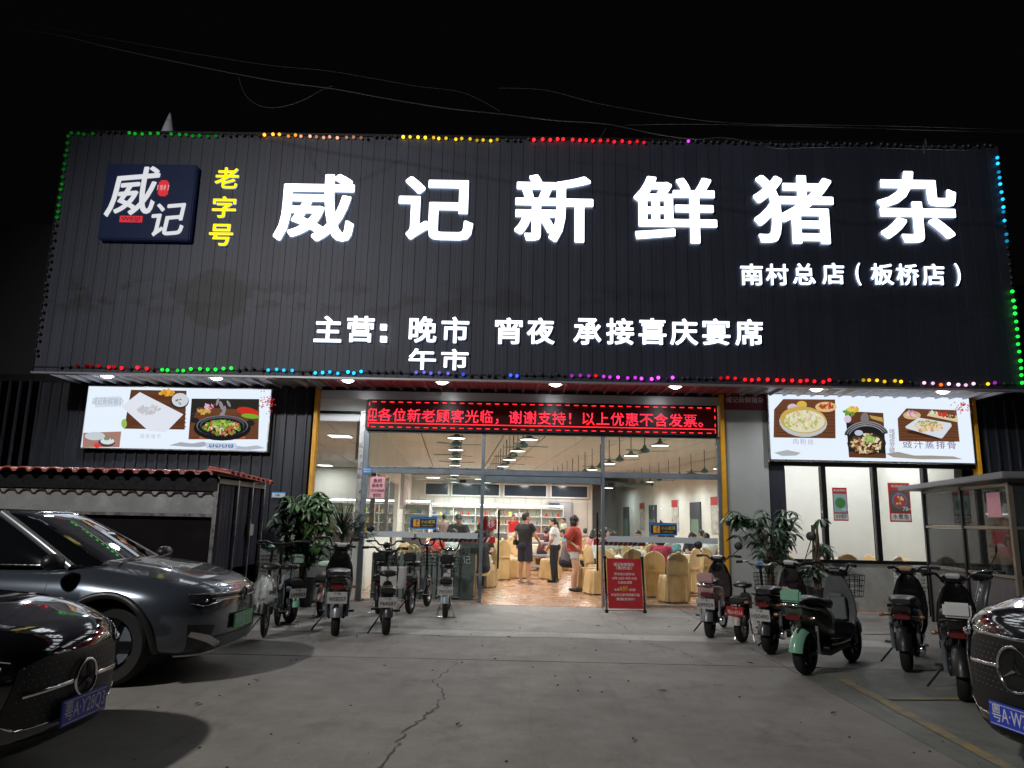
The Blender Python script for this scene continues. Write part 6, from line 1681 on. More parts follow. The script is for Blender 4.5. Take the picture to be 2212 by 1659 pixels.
def scooter(label, rear, ang, o_):
    """big step-through; rear = ground point under the rear wheel, ang = heading"""
    wb = o_.get('wb', 1.18); r = .215
    d = Vector((math.cos(ang), math.sin(ang), 0)); loc = Vector((rear[0], rear[1], 0)) + d * (wb / 2)
    t = thing('scooter', label, 'scooter', loc, ang, o_.get('group', 'scooters and mopeds parked outside'))
    B = o_.get('body', M['black_gloss']); S_ = o_.get('side', B); F = o_.get('fender', M['black_plastic']); xr, xf = -wb / 2, wb / 2
    wheel(t, 'rear_wheel', xr, r, .105, M['black_metal'], 6); wheel(t, 'front_wheel', xf, r, .09, M['black_metal'], 6)
    st = o_.get('steer', 0.0)
    for s_ in (-1, 1): MB().tube([(xf, s_ * .065, r), (xf - .08, s_ * .06, .50)], .016, 8).build('fork', M['grey_metal'], t)
    MB().loft([sring(xf - .17, 0, .40, .05, .02, 3, 16), sring(xf - .1, 0, .47, .062, .025, 3, 16), sring(xf + .04, 0, .475, .065, .022, 3, 16), sring(xf + .17, 0, .40, .055, .02, 3, 16), sring(xf + .22, 0, .31, .04, .012, 3, 16)]).build('front_fender', F, t, smooth=60)
    # leg shield leaning back, column, floor
    rg = []
    for z, w_, x_, th in ((.28, .13, xf - .30, .05), (.40, .17, xf - .235, .05), (.58, .185, xf - .205, .05), (.75, .17, xf - .235, .05), (.90, .12, xf - .275, .05), (.96, .07, xf - .29, .04)):
        rg.append([Vector((x_ + th * 1.15 * math.cos(a) - .05 * (abs(math.sin(a)) ** 2), math.copysign(abs(math.sin(a)) ** .8, math.sin(a)) * w_, z)) for a in [2 * math.pi * j / 20 for j in range(20)]])
    MB().loft(rg).build('front_shield', o_.get('shield', B), t, smooth=60)
    MB().loft([sring(xf - .33, 0, .31, .135, .04, 5, 20), sring(xf - .5, 0, .30, .15, .04, 5, 20), sring(-.12, 0, .30, .16, .045, 5, 20), sring(-.28, 0, .31, .15, .05, 5, 20)]).build('footboard', B, t, smooth=50)
    MB().loft([sring(xf - .34, 0, .24, .12, .035, 5, 16), sring(-.2, 0, .21, .12, .055, 5, 16), sring(-.33, 0, .26, .11, .05, 4, 16)]).build('battery_tray', M['black_plastic'], t, smooth=50)
    # rear body
    MB().loft([sring(-.08, 0, .40, .11, .08, 3, 24, tilt=.3), sring(-.16, 0, .47, .145, .15, 3, 24, tilt=.2), sring(-.32, 0, .53, .165, .16, 2.8, 24), sring(-.52, 0, .58, .16, .135, 2.8, 24), sring(-.70, 0, .63, .13, .09, 2.8, 24), sring(-.80, 0, .65, .09, .05, 2.8, 24)]).build('rear_body', S_, t, smooth=60)
    MB().loft([sring(-.10, 0, .66, .10, .03, 3, 20), sring(-.16, 0, .695, .135, .045, 3, 20), sring(-.36, 0, .705, .15, .05, 3, 20), sring(-.46, 0, .735, .145, .05, 3, 20), sring(-.66, 0, .745, .13, .045, 3, 20), sring(-.76, 0, .735, .09, .025, 3, 20)]).build('seat', M['seat_vinyl'], t, smooth=60)
    gr = MB().tube([(-.55, -.15, .66), (-.80, -.12, .70), (-.86, 0, .71), (-.80, .12, .70), (-.55, .15, .66)], .012, 8).build('grab_rail', M['chrome'] if o_.get('chrome') else M['black_metal'], t, smooth=60)
    if o_.get('backrest'): 
        MB().tube([(-.80, 0, .69), (-.84, 0, .80)], .014, 8).build('backrest_post', M['black_metal'], t); MB().cbox((-.85, 0, .80), (.045, .22, .13)).build('backrest', o_['backrest'], t, bevel=.02, smooth=60)
    tl = MB().loft([sring(-.79, 0, .585, .09, .03, 3, 14), sring(-.835, 0, .58, .08, .022, 3, 14)]).build('tail_light', M['tail_red'], t, smooth=50)
    # rear mudguard hugging the wheel
    rg = []
    for k in range(9):
        a = R(70 + k * 13); rr_ = r + .05; c = Vector((xr + rr_ * math.cos(a), 0, r + rr_ * math.sin(a)))
        nrm = Vector((math.cos(a), 0, math.sin(a))); rg.append([c + nrm * (.012 * math.cos(q)) + Vector((0, 1, 0)) * (.075 * math.sin(q)) - nrm * .05 * math.sin(q) ** 2 for q in [2 * math.pi * j / 16 for j in range(16)]])
    MB().loft(rg).build('rear_fender', F, t, smooth=60)
    br = MB().tube([(-.76, 0, .60), (-.88, 0, .50)], .012, 6).build('plate_bracket', M['black_metal'], t)
    if o_.get('plate'): bike_plate(t, -.895, .47, o_['plate'], m=o_.get('plate_m'), ink=o_.get('plate_ink'), w=o_.get('plate_w', .235))
    for s_ in (-1, 1):
        o = MB().tube([(-.78, s_ * .10, .59), (-.80, s_ * .17, .59)], .008, 6).build('indicator_stem', M['black_plastic'], t); MB().ell((-.80, s_ * .19, .59), (.02, .03, .018), n=10, k=6).build('indicator', mat_amber, o)
        MB().tube([(xr + .05, s_ * .12, .22), (xr + .02, s_ * .13, .50)], .022, 10).build('shock_absorber', M['chrome'] if o_.get('chrome') else M['grey_metal'], t)
        MB().tube([(xr - .02, s_ * .085, r), (xr + .42, s_ * .09, .25)], .016, 8).build('swing_arm', M['black_metal'], t)
    if o_.get('hub'): MB().lathe([(0, -.03), (.05, -.03), (.06, 0), (.05, .03), (0, .03)], (xr - .02, -.16, .24), Matrix.Rotation(R(90), 3, 'X'), 16).build('axle_cap', M['chrome'], t, smooth=50)
    # stands
    if o_.get('stand', 'centre') == 'centre':
        MB().tube([(xr + .28, .06, .24), (xr + .16, .16, .015), (xr + .11, .19, .012), (xr + .11, -.19, .012), (xr + .16, -.16, .015), (xr + .28, -.06, .24)], .010, 7).build('stand', M['alu'], t)
    else: MB().tube([(-.1, .12, .24), (-.18, .30, .01)], .011, 7).build('stand', M['black_metal'], t)
    # cockpit
    MB().tube([(xf - .13, 0, .45), (xf - .30, 0, .98)], .024, 10).build('steering_column', M['black_metal'], t)
    hx = xf - .31
    piv = handlebar(t, hx, 1.0, .27, o_.get('rise', .05), .14, o_.get('bar'), st)
    c = piv @ Vector((hx + .03, 0, 1.0)); MB().loft([sring(c.x - .08, c.y, c.z + .01, .10, .035, 3, 18), sring(c.x, c.y, c.z, .115, .055, 3, 18), sring(c.x + .08, c.y, c.z - .02, .085, .055, 3, 18), sring(c.x + .12, c.y, c.z - .03, .05, .035, 3, 18)]).build('headlight_cowl', o_.get('cowl', B), t, smooth=60)
    ds = MB().cbox((c.x - .075, c.y, c.z + .035), (.04, .13, .05), (0, R(-35), 0)).build('dashboard', o_.get('dash', M['steel']), t, bevel=.01)
    if o_.get('mirrors'):
        for s_ in o_['mirrors']: mirror(t, piv, hx - .08, 1.03, s_, .3, o_.get('mup', .22), o_.get('mirror_m'))
    if o_.get('basket'): basket(t, xf - .02, .72, .14, .12)
    if o_.get('inner'): MB().cbox((xf - .335, 0, .62), (.02, .20, .30), (0, R(-8), 0)).build('storage_panel', o_['inner'], t, bevel=.03)
    if o_.get('pegs', True):
        for s_ in (-1, 1): MB().tube([(xr + .12, s_ * .10, .27), (xr + .12, s_ * .21, .275)], .014, 8).build('footpeg', M['black_metal'], t)
    if o_.get('lean'): t.rotation_euler = (o_['lean'], 0, ang)
    return t
mat_amber = mat('indicator_amber', (.25, .09, .02), .25, coat=.5)
def basket(t, x, z, a, h, w=.15):
    mb = MB()
    for k in range(5):
        zz = z + h * 2 * k / 4; s_ = .85 + .15 * k / 4
        mb.tube([(x - a * s_, -w * s_, zz), (x + a * s_, -w * s_, zz), (x + a * s_, w * s_, zz), (x - a * s_, w * s_, zz)], .004, 5, closed=True)
    for px_, py_ in [(a, q) for q in np.linspace(-w, w, 6)] + [(-a, q) for q in np.linspace(-w, w, 6)] + [(q, w) for q in np.linspace(-a, a, 5)] + [(q, -w) for q in np.linspace(-a, a, 5)]:
        mb.tube([(x + px_ * .85, py_ * .85, z), (x + px_, py_, z + 2 * h)], .003, 4)
    return mb.build('basket', M['black_metal'], t)
def ebike(label, rear, ang, o_):
    """light moped: frame tube, saddle on a battery post, pedals, open rear wheel"""
    wb = o_.get('wb', 1.0); r = o_.get('r', .20); w_ = o_.get('tw', .07); FR = o_.get('frame', M['black_metal'])
    d = Vector((math.cos(ang), math.sin(ang), 0)); loc = Vector((rear[0], rear[1], 0)) + d * (wb / 2)
    t = thing(o_.get('name', 'electric_moped'), label, o_.get('cat', 'electric moped'), loc, ang, o_.get('group', 'scooters and mopeds parked outside'))
    xr, xf = -wb / 2, wb / 2; sp = o_.get('spokes', 5)
    wheel(t, 'rear_wheel', xr, r, w_, o_.get('rim', M['alu']), sp); wheel(t, 'front_wheel', xf, r, w_ * .9, o_.get('rim', M['alu']), sp)
    hz = o_.get('hz', .98)
    for s_ in (-1, 1): MB().tube([(xf, s_ * .055, r), (xf - .05, s_ * .05, r + .26), (xf - .07, 0, r + .30)], .012, 8).build('fork', M['alu'], t)
    MB().tube([(xf - .065, 0, r + .26), (xf - .16, 0, hz - .02)], .020, 10).build('steering_column', FR, t)
    MB().tube(catmull([(xf - .09, 0, r + .36), (xf - .28, 0, .30), (xf - .5, 0, .27), (xr + .18, 0, .30), (xr + .16, 0, .42)], 6), .028, 10).build('frame', FR, t, smooth=60)
    for s_ in (-1, 1):
        MB().tube([(xr, s_ * .06, r), (xr + .22, s_ * .05, .29)], .012, 8).build('chain_stay', FR, t); MB().tube([(xr, s_ * .065, r), (xr + .06, s_ * .06, r + .28)], .012, 8).build('rack_stay', FR, t)
    # battery box, seat, rack
    MB().loft([sring(xr + .28, 0, .45, .06, .15, 4, 16), sring(xr + .21, 0, .46, .065, .16, 4, 16), sring(xr + .15, 0, .48, .06, .14, 4, 16)]).build('battery_box', o_.get('box', M['black_plastic']), t, smooth=50)
    sz = o_.get('seat_z', .70)
    MB().tube([(xr + .20, 0, .55), (xr + .17, 0, sz - .03)], .018, 8).build('seat_post', M['chrome'], t)
    MB().loft([sring(xr + .38, 0, sz, .04, .02, 2.6, 18), sring(xr + .28, 0, sz + .01, .07, .035, 2.6, 18), sring(xr + .14, 0, sz + .02, .115, .045, 2.6, 18), sring(xr + .04, 0, sz + .025, .11, .04, 2.6, 18), sring(xr - .0, 0, sz + .02, .07, .02, 2.6, 18)]).build('seat', o_.get('seat', M['seat_vinyl']), t, smooth=60)
    if o_.get('pillion', True):
        MB().box(xr - .22, -.09, r + .285, xr + .10, .09, r + .30).build('rack', M['black_metal'], t)
        MB().loft([sring(xr + .06, 0, r + .33, .09, .03, 3, 18), sring(xr - .06, 0, r + .345, .105, .04, 3, 18), sring(xr - .20, 0, r + .335, .09, .03, 3, 18)]).build('pillion_seat', M['seat_vinyl'], t, smooth=60)
    if o_.get('backrest'):
        for s_ in (-1, 1): MB().tube([(xr - .1, s_ * .07, r + .3), (xr - .14, s_ * .07, sz + .08)], .008, 6).build('backrest_post', M['black_metal'], t)
        MB().cbox((xr - .13, 0, sz + .13), (.05, .20, .13)).build('backrest', o_['backrest'], t, bevel=.022, smooth=60)
    rg = []
    for k in range(9):
        a = R(62 + k * 14); rr_ = r + .03; c = Vector((xr + rr_ * math.cos(a), 0, r + rr_ * math.sin(a))); nrm = Vector((math.cos(a), 0, math.sin(a)))
        rg.append([c + nrm * (.008 * math.cos(q)) + Vector((0, 1, 0)) * (.052 * math.sin(q)) - nrm * .025 * math.sin(q) ** 2 for q in [2 * math.pi * j / 14 for j in range(14)]])
    MB().loft(rg).build('rear_fender', o_.get('fender', M['black_plastic']), t, smooth=60)
    rg = [[Vector((xf, 0, r)) + (Vector((math.cos(a), 0, math.sin(a))) * (r + .03 + .008 * math.cos(q) - .02 * math.sin(q) ** 2)) + Vector((0, .046 * math.sin(q), 0)) for q in [2 * math.pi * j / 12 for j in range(12)]] for a in [R(40 + k * 14) for k in range(8)]]
    MB().loft(rg).build('front_fender', o_.get('fender', M['black_plastic']), t, smooth=60)
    MB().cbox((xr - .20, 0, r + .24), (.03, .12, .04)).build('tail_light', M['tail_red'], t, bevel=.01)
    if o_.get('plate'): bike_plate(t, xr - .245, r + .20, o_['plate'], m=o_.get('plate_m'), ink=o_.get('plate_ink'), w=o_.get('plate_w', .225), h=.125)
    # crank and pedals
    cr = MB().tube([(-.03, -.075, .27), (-.03, .075, .27)], .012, 8).build('crank', M['black_metal'], t)
    for s_ in (-1, 1):
        MB().tube([(-.03, s_ * .08, .27), (-.03 + s_ * .10, s_ * .09, .24)], .009, 6).build('crank_arm', M['black_metal'], cr); MB().box(-.08 + s_ * .10, s_ * .14 - .045, .225, .02 + s_ * .10, s_ * .14 + .045, .25).build('pedal', M['black_plastic'], cr)
    if o_.get('stand', 'centre') == 'centre':
        MB().tube([(xr + .2, .05, .26), (xr + .09, .13, .012), (xr + .04, .15, .010), (xr + .04, -.15, .010), (xr + .09, -.13, .012), (xr + .2, -.05, .26)], .008, 7).build('stand', M['alu'], t)
    else: MB().tube([(xr + .14, .06, .24), (xr + .02, .22, .01)], .010, 7).build('stand', M['black_metal'], t)
    piv = handlebar(t, xf - .165, hz, o_.get('half', .26), o_.get('rise', .12), .10, o_.get('bar'), o_.get('steer', 0))
    c = piv @ Vector((xf - .08, 0, hz - .01)); MB().ell(c, (.06, .065, .06), n=16, k=10).build('headlight', o_.get('lamp', M['black_gloss']), t, smooth=60)
    if o_.get('basket', True): basket(t, xf + .07, hz - .34, .11, .11, .14)
    if o_.get('panel'):
        MB().loft([sring(xf - .21, 0, .52, .10, .22, 3, 18), sring(xf - .16, 0, .55, .11, .24, 3, 18)]).build('front_panel', o_['panel'], t, smooth=50)
    if o_.get('mirrors'):
        for s_ in o_['mirrors']: mirror(t, piv, xf - .2, hz + .05, s_, .28, .16)
    if o_.get('lean'): t.rotation_euler = (o_['lean'], 0, ang)
    return t
pink = mat('pink_paint', (.50, .30, .31), .3, coat=.6, rvar=.05); mint = mat('mint_paint', (.20, .42, .30), .25, coat=.8, rvar=.05); mintp = mat('mint_vinyl', (.34, .48, .38), .5)
dkgrey = mat('dark_grey_paint', (.05, .052, .058), .3, coat=.7, rvar=.08); silver = mat('silver_grey_paint', (.22, .23, .25), .35, .3, coat=.5); pblue = mat('pale_blue_paint', (.28, .36, .42), .35, coat=.5); whitep = mat('white_plastic', (.6, .6, .6), .35, coat=.4)
# left group, seen from behind
ebike('black bicycle with tall handlebar and thin large wheels tight behind the SUV nose', (-3.15, -4.25), R(100), dict(name='bicycle', cat='bicycle', wb=1.02, r=.27, tw=.045, spokes=14, hz=1.04, rise=.03, half=.30, pillion=False, basket=False, rim=M['grey_metal'], steer=R(25), seat_z=.78, stand='side'))
ebike('small moped with mint backrest and white plate LK0523 next to the bicycle', (-3.26, -2.95), R(128), dict(plate='LK0523', backrest=mintp, box=pblue, fender=mint, lamp=mint, tw=.09, half=.24, rise=.06, hz=.94))
ebike('pale pink moped standing behind the big scooter beside the potted tree', (-2.98, -2.2), R(92), dict(box=pink, frame=pink, fender=pink, tw=.085, hz=.9, seat=mintp, basket=False, rise=.05))
scooter('largest black scooter of the left group with dark grey fender and plate W58357', (-2.33, -3.98), R(103), dict(plate='W58357', fender=silver, dash=whitep, stand='side', steer=R(-22), bar=M['black_metal'], rise=.12, basket=True))
ebike('black moped with padded seats nearest the planter box', (-2.2, -1.75), R(95), dict(backrest=M['seat_vinyl'], tw=.075, half=.27, rise=.06, hz=.97, mirrors=(1,), mup=.1))
ebike('dark moped carrying a white tote bag with plate F64587', (-1.71, -3.80), R(102), dict(plate='F64587', fender=dkgrey, tw=.10, r=.205, wb=1.08, box=M['black_plastic'], half=.28, rise=.05, hz=.95, steer=R(-20), stand='side'))
ebike('black moped with wire basket and curved bar in front of the picket fence', (-1.70, -1.65), R(82), dict(backrest=M['seat_vinyl'], frame=M['black_metal'], tw=.075, rise=.10, half=.22, hz=.98, stand='side', steer=R(15), lamp=M['chrome'], box=silver))
ebike('small moped with pale blue rear fender and plate 793597 nearest the doorway', (-1.10, -2.05), R(93), dict(plate='793597', backrest=M['seat_vinyl'], fender=pblue, box=whitep, frame=whitep, tw=.08, rise=.16, half=.27, hz=.92, lamp=M['chrome']))
# right group
GR = 'scooters and mopeds parked outside'
scooter('pink and black scooter leftmost of the right group with plate 699929', (2.62, -3.48), R(66), dict(plate='699929', side=pink, fender=silver, chrome=True, hub=True, mirrors=(1, -1), mup=.12, backrest=pink, mirror_m=M['black_plastic'], steer=R(12), stand='side'))
ebike('black moped with round blue bell and red plate behind the plate H50490 scooter', (2.95, -3.80), R(55), dict(plate='粤A·E516', plate_m=M['sign_red'], plate_ink=M['sign_white'], fender=mat('cream_fender', (.45, .40, .32), .4), lamp=mat('bell_blue', (.02, .16, .42), .35, coat=.5), tw=.09, r=.21, wb=1.05, half=.28, rise=.04, hz=.95, bar=M['alu'], steer=R(20)))
scooter('big black scooter with round mirrors and plate H50490', (3.04, -4.62), R(52), dict(plate='H50490', fender=dkgrey, mirrors=(1, -1), mup=.30, steer=R(8), dash=whitep, hub=True, stand='side', rise=.04, basket=True))
scooter('mint green fendered scooter without number plate nearest the camera', (3.0, -5.80), R(44), dict(fender=mint, side=mat('scooter_olive', (.05, .06, .05), .3, coat=.6), backrest=mint, shield=mat('shield_grey', (.10, .105, .11), .3, coat=.5), inner=mat('inner_grey', (.14, .15, .16), .35, coat=.3), chrome=True, rise=.09, dash=M['chrome'], steer=R(-5), stand='side', basket=True, pegs=True))
scooter('plain black scooter between the mint scooter and the booth', (4.20, -5.50), R(58), dict(fender=M['black_plastic'], steer=R(35), dash=mat('sticker_orange', (.6, .4, .28), .4), stand='side', hub=True))
scooter('black scooter with white rear box beside the cut off black car', (4.02, -6.80), R(60), dict(backrest=whitep, fender=M['black_plastic'], steer=R(12), dash=whitep, shield=M['black_gloss'], stand='side', wb=1.22))
scooter('black scooter half hidden beyond the booth at the right edge', (6.1, -5.6), R(150), dict(mirrors=(1,), shield=dkgrey))
# things hanging on or riding the scooters
t = thing('tote_bag', 'white tote bag with black straps hanging from the moped handlebar', 'bag', (-1.80, -2.86, .50), R(12))
wv = mat('white_bag', (.50, .49, .48), .7, noise=.1, nscale=6, bump=.2, bscale=8)
MB().loft([sring(0, 0, 0, .17, .07, 5, 20, 'z'), sring(0, 0, .05, .185, .085, 5, 20, 'z'), sring(0, 0, .20, .19, .08, 5, 20, 'z'), sring(0, 0, .30, .185, .055, 5, 20, 'z')]).build('bag_body', wv, t, smooth=50)
for y in (-.075, .075): MB().tube(catmull([(-.09, y, .02), (-.09, y, .28), (-.05, y * .3, .50), (0, 0, .54), (.02, y * .3, .50), (.05, y, .28), (.05, y, .02)], 4), .009, 6).build('strap', M['black_plastic'], t)
t = thing('plastic_bag', 'crumpled clear plastic bag hanging between the SUV nose and the bicycle', 'bag', (-3.12, -4.45, .55))
mb = MB().ell((0, 0, 0), (.15, .12, .21), n=26, k=16); rr = random.Random(5)
mb.v = [tuple(Vector(p) * rr.uniform(.86, 1.12)) for p in mb.v]
mb.build('bag_body', glass('bag_film', (.75, .75, .78), 2.0, .5), t, smooth=25)
t = thing('shopping_bag', 'purple and orange snack bag hanging inside the plate H50490 scooter', 'bag', (3.42, -4.12, .42), R(52))
mb = MB().ell((0, 0, .14), (.06, .13, .17), n=20, k=12); mb.v = [tuple(Vector(p) * rr.uniform(.9, 1.1)) for p in mb.v]
def colored_bag(nt, b, pos, L):
    v = N(nt, 'ShaderNodeTexVoronoi'); v.inputs['Scale'].default_value = 14; L(pos, v.inputs[0])
    cr = N(nt, 'ShaderNodeValToRGB'); cr.color_ramp.interpolation = 'CONSTANT'
    for i, (p, c) in enumerate(((0, (.09, .03, .25)), (.35, (.6, .14, .03)), (.55, (.02, .03, .25)), (.75, (.5, .45, .5)))):
        e_ = cr.color_ramp.elements[i] if i < 2 else cr.color_ramp.elements.new(p)
        e_.position = p; e_.color = (*c, 1)
    sx = N(nt, 'ShaderNodeSeparateColor'); L(v.outputs['Color'], sx.inputs[0]); L(sx.outputs[0], cr.inputs[0]); L(cr.outputs[0], b.inputs['Base Color']); b.inputs['Roughness'].default_value = .2
mb.build('bag_body', world_mat('snack_bag', colored_bag), t, smooth=30)

for o in COL.objects:
    if o.get('category') in ('scooter', 'electric moped', 'bicycle') and o.parent is None and o.location.x < 0: o.scale = (1.06, 1.06, 1.07)
# ================================================================== plants
def money_tree(name, lab, x, y, z, crown, n, R0, leafm, pot=None, seed=1, leaf=.16, trunk_h=1.0, group='potted trees beside the entrance'):
    t = thing(name, lab, 'potted tree', (x, y, z), 0, group); rr = random.Random(seed)
    if pot:
        MB().lathe([(.0, 0), (pot * .72, 0), (pot * .78, .05), (pot, .42), (pot * 1.06, .42), (pot * 1.06, .46), (pot * .95, .46), (pot * .9, .40), (0, .40)], n=28).build('pot', mat('pot_black', (.02, .02, .022), .35, rvar=.1), t, smooth=40)
    for k in range(5):
        a = k * 1.256; pts = [(math.cos(a + z_ * 3) * .045, math.sin(a + z_ * 3) * .045, .38 + z_ * trunk_h) for z_ in np.linspace(0, 1, 8)]
        MB().tube(pts, [.028 - .012 * q / 8 for q in range(8)], 7).build('trunk', M['bark'], t, smooth=60)
    mb = MB(); st = MB()
    for i in range(n):
        c0 = crown[rr.randrange(len(crown))]
        a, b = rr.uniform(0, 6.283), rr.gauss(0, .6); q = rr.uniform(.35, 1) ** .6
        c = Vector((c0[0] + math.cos(a) * c0[3] * q, c0[1] + math.sin(a) * c0[3] * q, c0[2] + b * c0[4] * .8))
        base = Vector((c0[0] * .5, c0[1] * .5, c0[2] - .2))
        st.tube([base, base.lerp(c, .6) + Vector((0, 0, .08)), c], [.006, .004, .003], 4)
        m_ = Matrix.Translation(c) @ Matrix.Rotation(rr.uniform(0, 6.3), 4, 'Z') @ Matrix.Rotation(rr.uniform(-.5, .5), 4, 'X')
        for k in range(rr.choice((5, 6, 7))):
            L_ = leaf * rr.uniform(.7, 1.15); w_ = L_ * .17; aa = k * 1.0 + rr.uniform(-.15, .15); dr = rr.uniform(.35, 1.0)
            mm = m_ @ Matrix.Rotation(aa, 4, 'Z')
            P = []
            for f, ww in ((0, .15), (.3, .8), (.6, 1.0), (.85, .6), (1, .02)):
                zz = -dr * L_ * f * f
                P += [Vector((L_ * f, -w_ * ww, zz)), Vector((L_ * f, 0, zz + w_ * .35 * ww)), Vector((L_ * f, w_ * ww, zz))]
            mb.add([mm @ p for p in P], [(j * 3 + s_, j * 3 + s_ + 1, j * 3 + s_ + 4, j * 3 + s_ + 3) for j in range(4) for s_ in (0, 1)])
    st.build('stems', M['bark'], t)
    mb.build('crown', leafm, t, smooth=60)
    return t
money_tree('potted_tree', 'potted tree with drooping fingered leaves in black pot left of the glass entrance', -3.66, -1.0, 0,
           [(-.02, -.05, 1.66, .34, .2), (-.2, -.1, 1.45, .30, .22), (.2, -.05, 1.55, .27, .2), (-.2, -.1, 1.2, .30, .25), (.14, -.12, 1.2, .28, .25), (.24, -.1, .95, .16, .2), (-.1, -.1, .95, .25, .2), (.12, 0, 1.80, .24, .14), (-.15, -.05, 1.72, .25, .14)], 135, .4, M['leaf'], .24, 3, .20, 1.2)
money_tree('potted_tree', 'potted tree with drooping leaves in front of the grey pillar right of the entrance', 4.35, -.85, 0,
           [(-.30, 0, 1.60, .30, .2), (.15, -.05, 1.55, .34, .22), (-.05, -.05, 1.25, .40, .25), (.32, 0, 1.35, .25, .3), (.05, -.1, .95, .35, .2), (-.52, .05, 1.62, .15, .12)], 88, .4, M['leaf_dark'], .26, 8, .17, .95)
money_tree('potted_tree', 'thin leaning sprig with a few large leaves in front of the bare window pane', 5.2, -.75, 0,
           [(.05, 0, 1.62, .10, .06), (.25, -.05, 1.50, .16, .08), (.1, 0, 1.15, .12, .1), (-.1, -.05, .8, .2, .15)], 14, .4, M['leaf_dark'], .2, 12, .2, 1.15)
# spiky dracaena on the planter
t = thing('spiky_plant', 'dark spiky long leaved plant standing in the white planter box', 'plant', (-3.20, -.28, 1.03)); rr = random.Random(2)
MB().tube([(0, 0, 0), (.01, 0, .15), (0, 0, .3)], [.03, .025, .02], 8).build('trunk', M['bark'], t)
mb = MB()
for i in range(95):
    a = rr.uniform(0, 6.283); el = rr.uniform(.05, 1.5); L_ = rr.uniform(.45, .78); P = []; d = Vector((math.cos(a), math.sin(a), 0)); s_ = Vector((-d.y, d.x, 0)); z0 = rr.uniform(.05, .32)
    for k in range(6):
        f = k / 5; w_ = .014 * (1 - f ** 2) + .001; c = d * (L_ * f * math.cos(el) + .02) + Vector((0, 0, z0 + L_ * f * math.sin(el) - .35 * L_ * f * f * (1.2 - el * .5)))
        P += [c - s_ * w_, c + Vector((0, 0, -.006)), c + s_ * w_]
    mb.add(P, [(j * 3 + q, j * 3 + q + 1, j * 3 + q + 4, j * 3 + q + 3) for j in range(5) for q in (0, 1)])
mb.build('leaves', M['leaf_dark'], t, smooth=60)

# ================================================================== food stall with the red tiled roof, left
t = thing('food_stall', 'closed metal food stall with red tiled roof at the left', 'stall', (-6.9, -2.5, 0))
X0, X1, Yf, Yb, ZR = -3.6, 2.66, -.95, .95, 2.02
MB().box(X0, Yf, ZR + .02, X1, Yb, ZR + .06).build('roof_deck', M['black_metal'], t)
# tile courses: curved tiles along the front slope and the right edge
tw = .215
tm = MB()
for k in range(4):
    rg = []
    for j in range(9):
        a = math.pi * j / 8; rg.append((-math.cos(a) * tw * .5, math.sin(a) * .055))
    y0, y1 = -k * .02, 0
prof = [(-tw * .5, 0)] + [(-math.cos(math.pi * j / 8) * tw * .36, math.sin(math.pi * j / 8) * .05 + .004) for j in range(9)] + [(tw * .5, 0)]
def tile_mesh(length, drop):
    mb = MB(); k = len(prof)
    a = [(x, 0, z) for x, z in prof]; b = [(x, length, z + drop) for x, z in prof]; c = [(x, 0, z - .018) for x, z in prof]
    mb.add(a + b + c, [(i, i + 1, k + i + 1, k + i) for i in range(k - 1)] + [(2 * k + i, 2 * k + i + 1, i + 1, i) for i in range(k - 1)])
    me = mb.mesh('roof_tile', smooth=50); me.materials.append(M['tile_red']); return me
tl = tile_mesh(.34, .055)
nx = int((X1 - X0) / tw)
for r_ in range(3):
    for i in range(nx):
        link('roof_tile', tl, None, t, (X0 + tw * (i + .5), Yf - .17 + r_ * .30, ZR + .035 + r_ * .012), (R(-8), 0, 0))
for r_ in range(9):   # right edge course running back
    o = link('roof_tile', tl, None, t, (X1 + .17, Yf + .05 + r_ * .21, ZR + .045 - r_ * .006), (0, 0, R(90)))
# second scalloped row hanging below the eave
tl2 = tl.copy(); tl2.materials.clear(); tl2.materials.append(mat('dark_tile', (.05, .025, .022), .5))
for i in range(nx): link('roof_tile', tl2, None, t, (X0 + tw * (i + .5), Yf - .02, ZR - .27), (R(12), 0, 0))
MB().box(X0, Yf - .03, ZR - .20, X1, Yf - .005, ZR + .02).build('eave_board', M['black_metal'], t)
MB().box(X0 + .1, Yf - .0, ZR - .52, X1 - .04, Yf + .012, ZR - .215).build('valance_panel', M['steel'], t)
MB().box(X0 + .1, Yf - .012, ZR - .56, X1 - .04, Yf + .02, ZR - .522).build('valance_rail', M['alu'], t)
posts = M['alu']
for x in (X0 + .1, X1 - .04): MB().box(x, Yf - .02, 0, x + .04, Yf + .02, ZR).build('post', posts, t)
for y in (-.25, .35, Yb - .06): MB().box(X1 - .02, y, 0, X1 + .02, y + .04, ZR).build('post', posts, t)
MB().box(X1 - .02, Yf, ZR - .09, X1 + .012, Yb, ZR - .02).build('side_beam', mat('beam_beige', (.40, .36, .28), .6), t)
MB().box(X0, Yf + .06, .75, X1 - .06, Yf + .085, ZR - .57).build('front_shutter', mat('shutter_dark', (.03, .025, .028), .18, .6, rvar=.1, nscale=2), t)
MB().box(X0, Yf + .03, .0, X1 - .06, Yf + .06, .75).build('counter_front', M['black_metal'], t)
mb = MB()
for i in range(46):
    a = i / 45; mb_x = X1 - .005 - .014 * math.sin(i * 1.9); 
pts = [(X1 - .03 - .02 * math.sin(i * 1.7), Yf + .1 + 1.7 * i / 45) for i in range(46)]
mb.add([(x, y, .72) for x, y in pts] + [(x, y, ZR - .10) for x, y in pts], [(i, i + 1, 46 + i + 1, 46 + i) for i in range(45)])
mb.build('side_curtain', mat('curtain_navy', (.022, .02, .04), .6, noise=.3, nscale=4, streak=True), t, smooth=60)
MB().box(X1 + .022, .25, 1.18, X1 + .06, .42, 1.36).build('lock_box', mat('lock_pale', (.45, .42, .38), .5), t, bevel=.01)
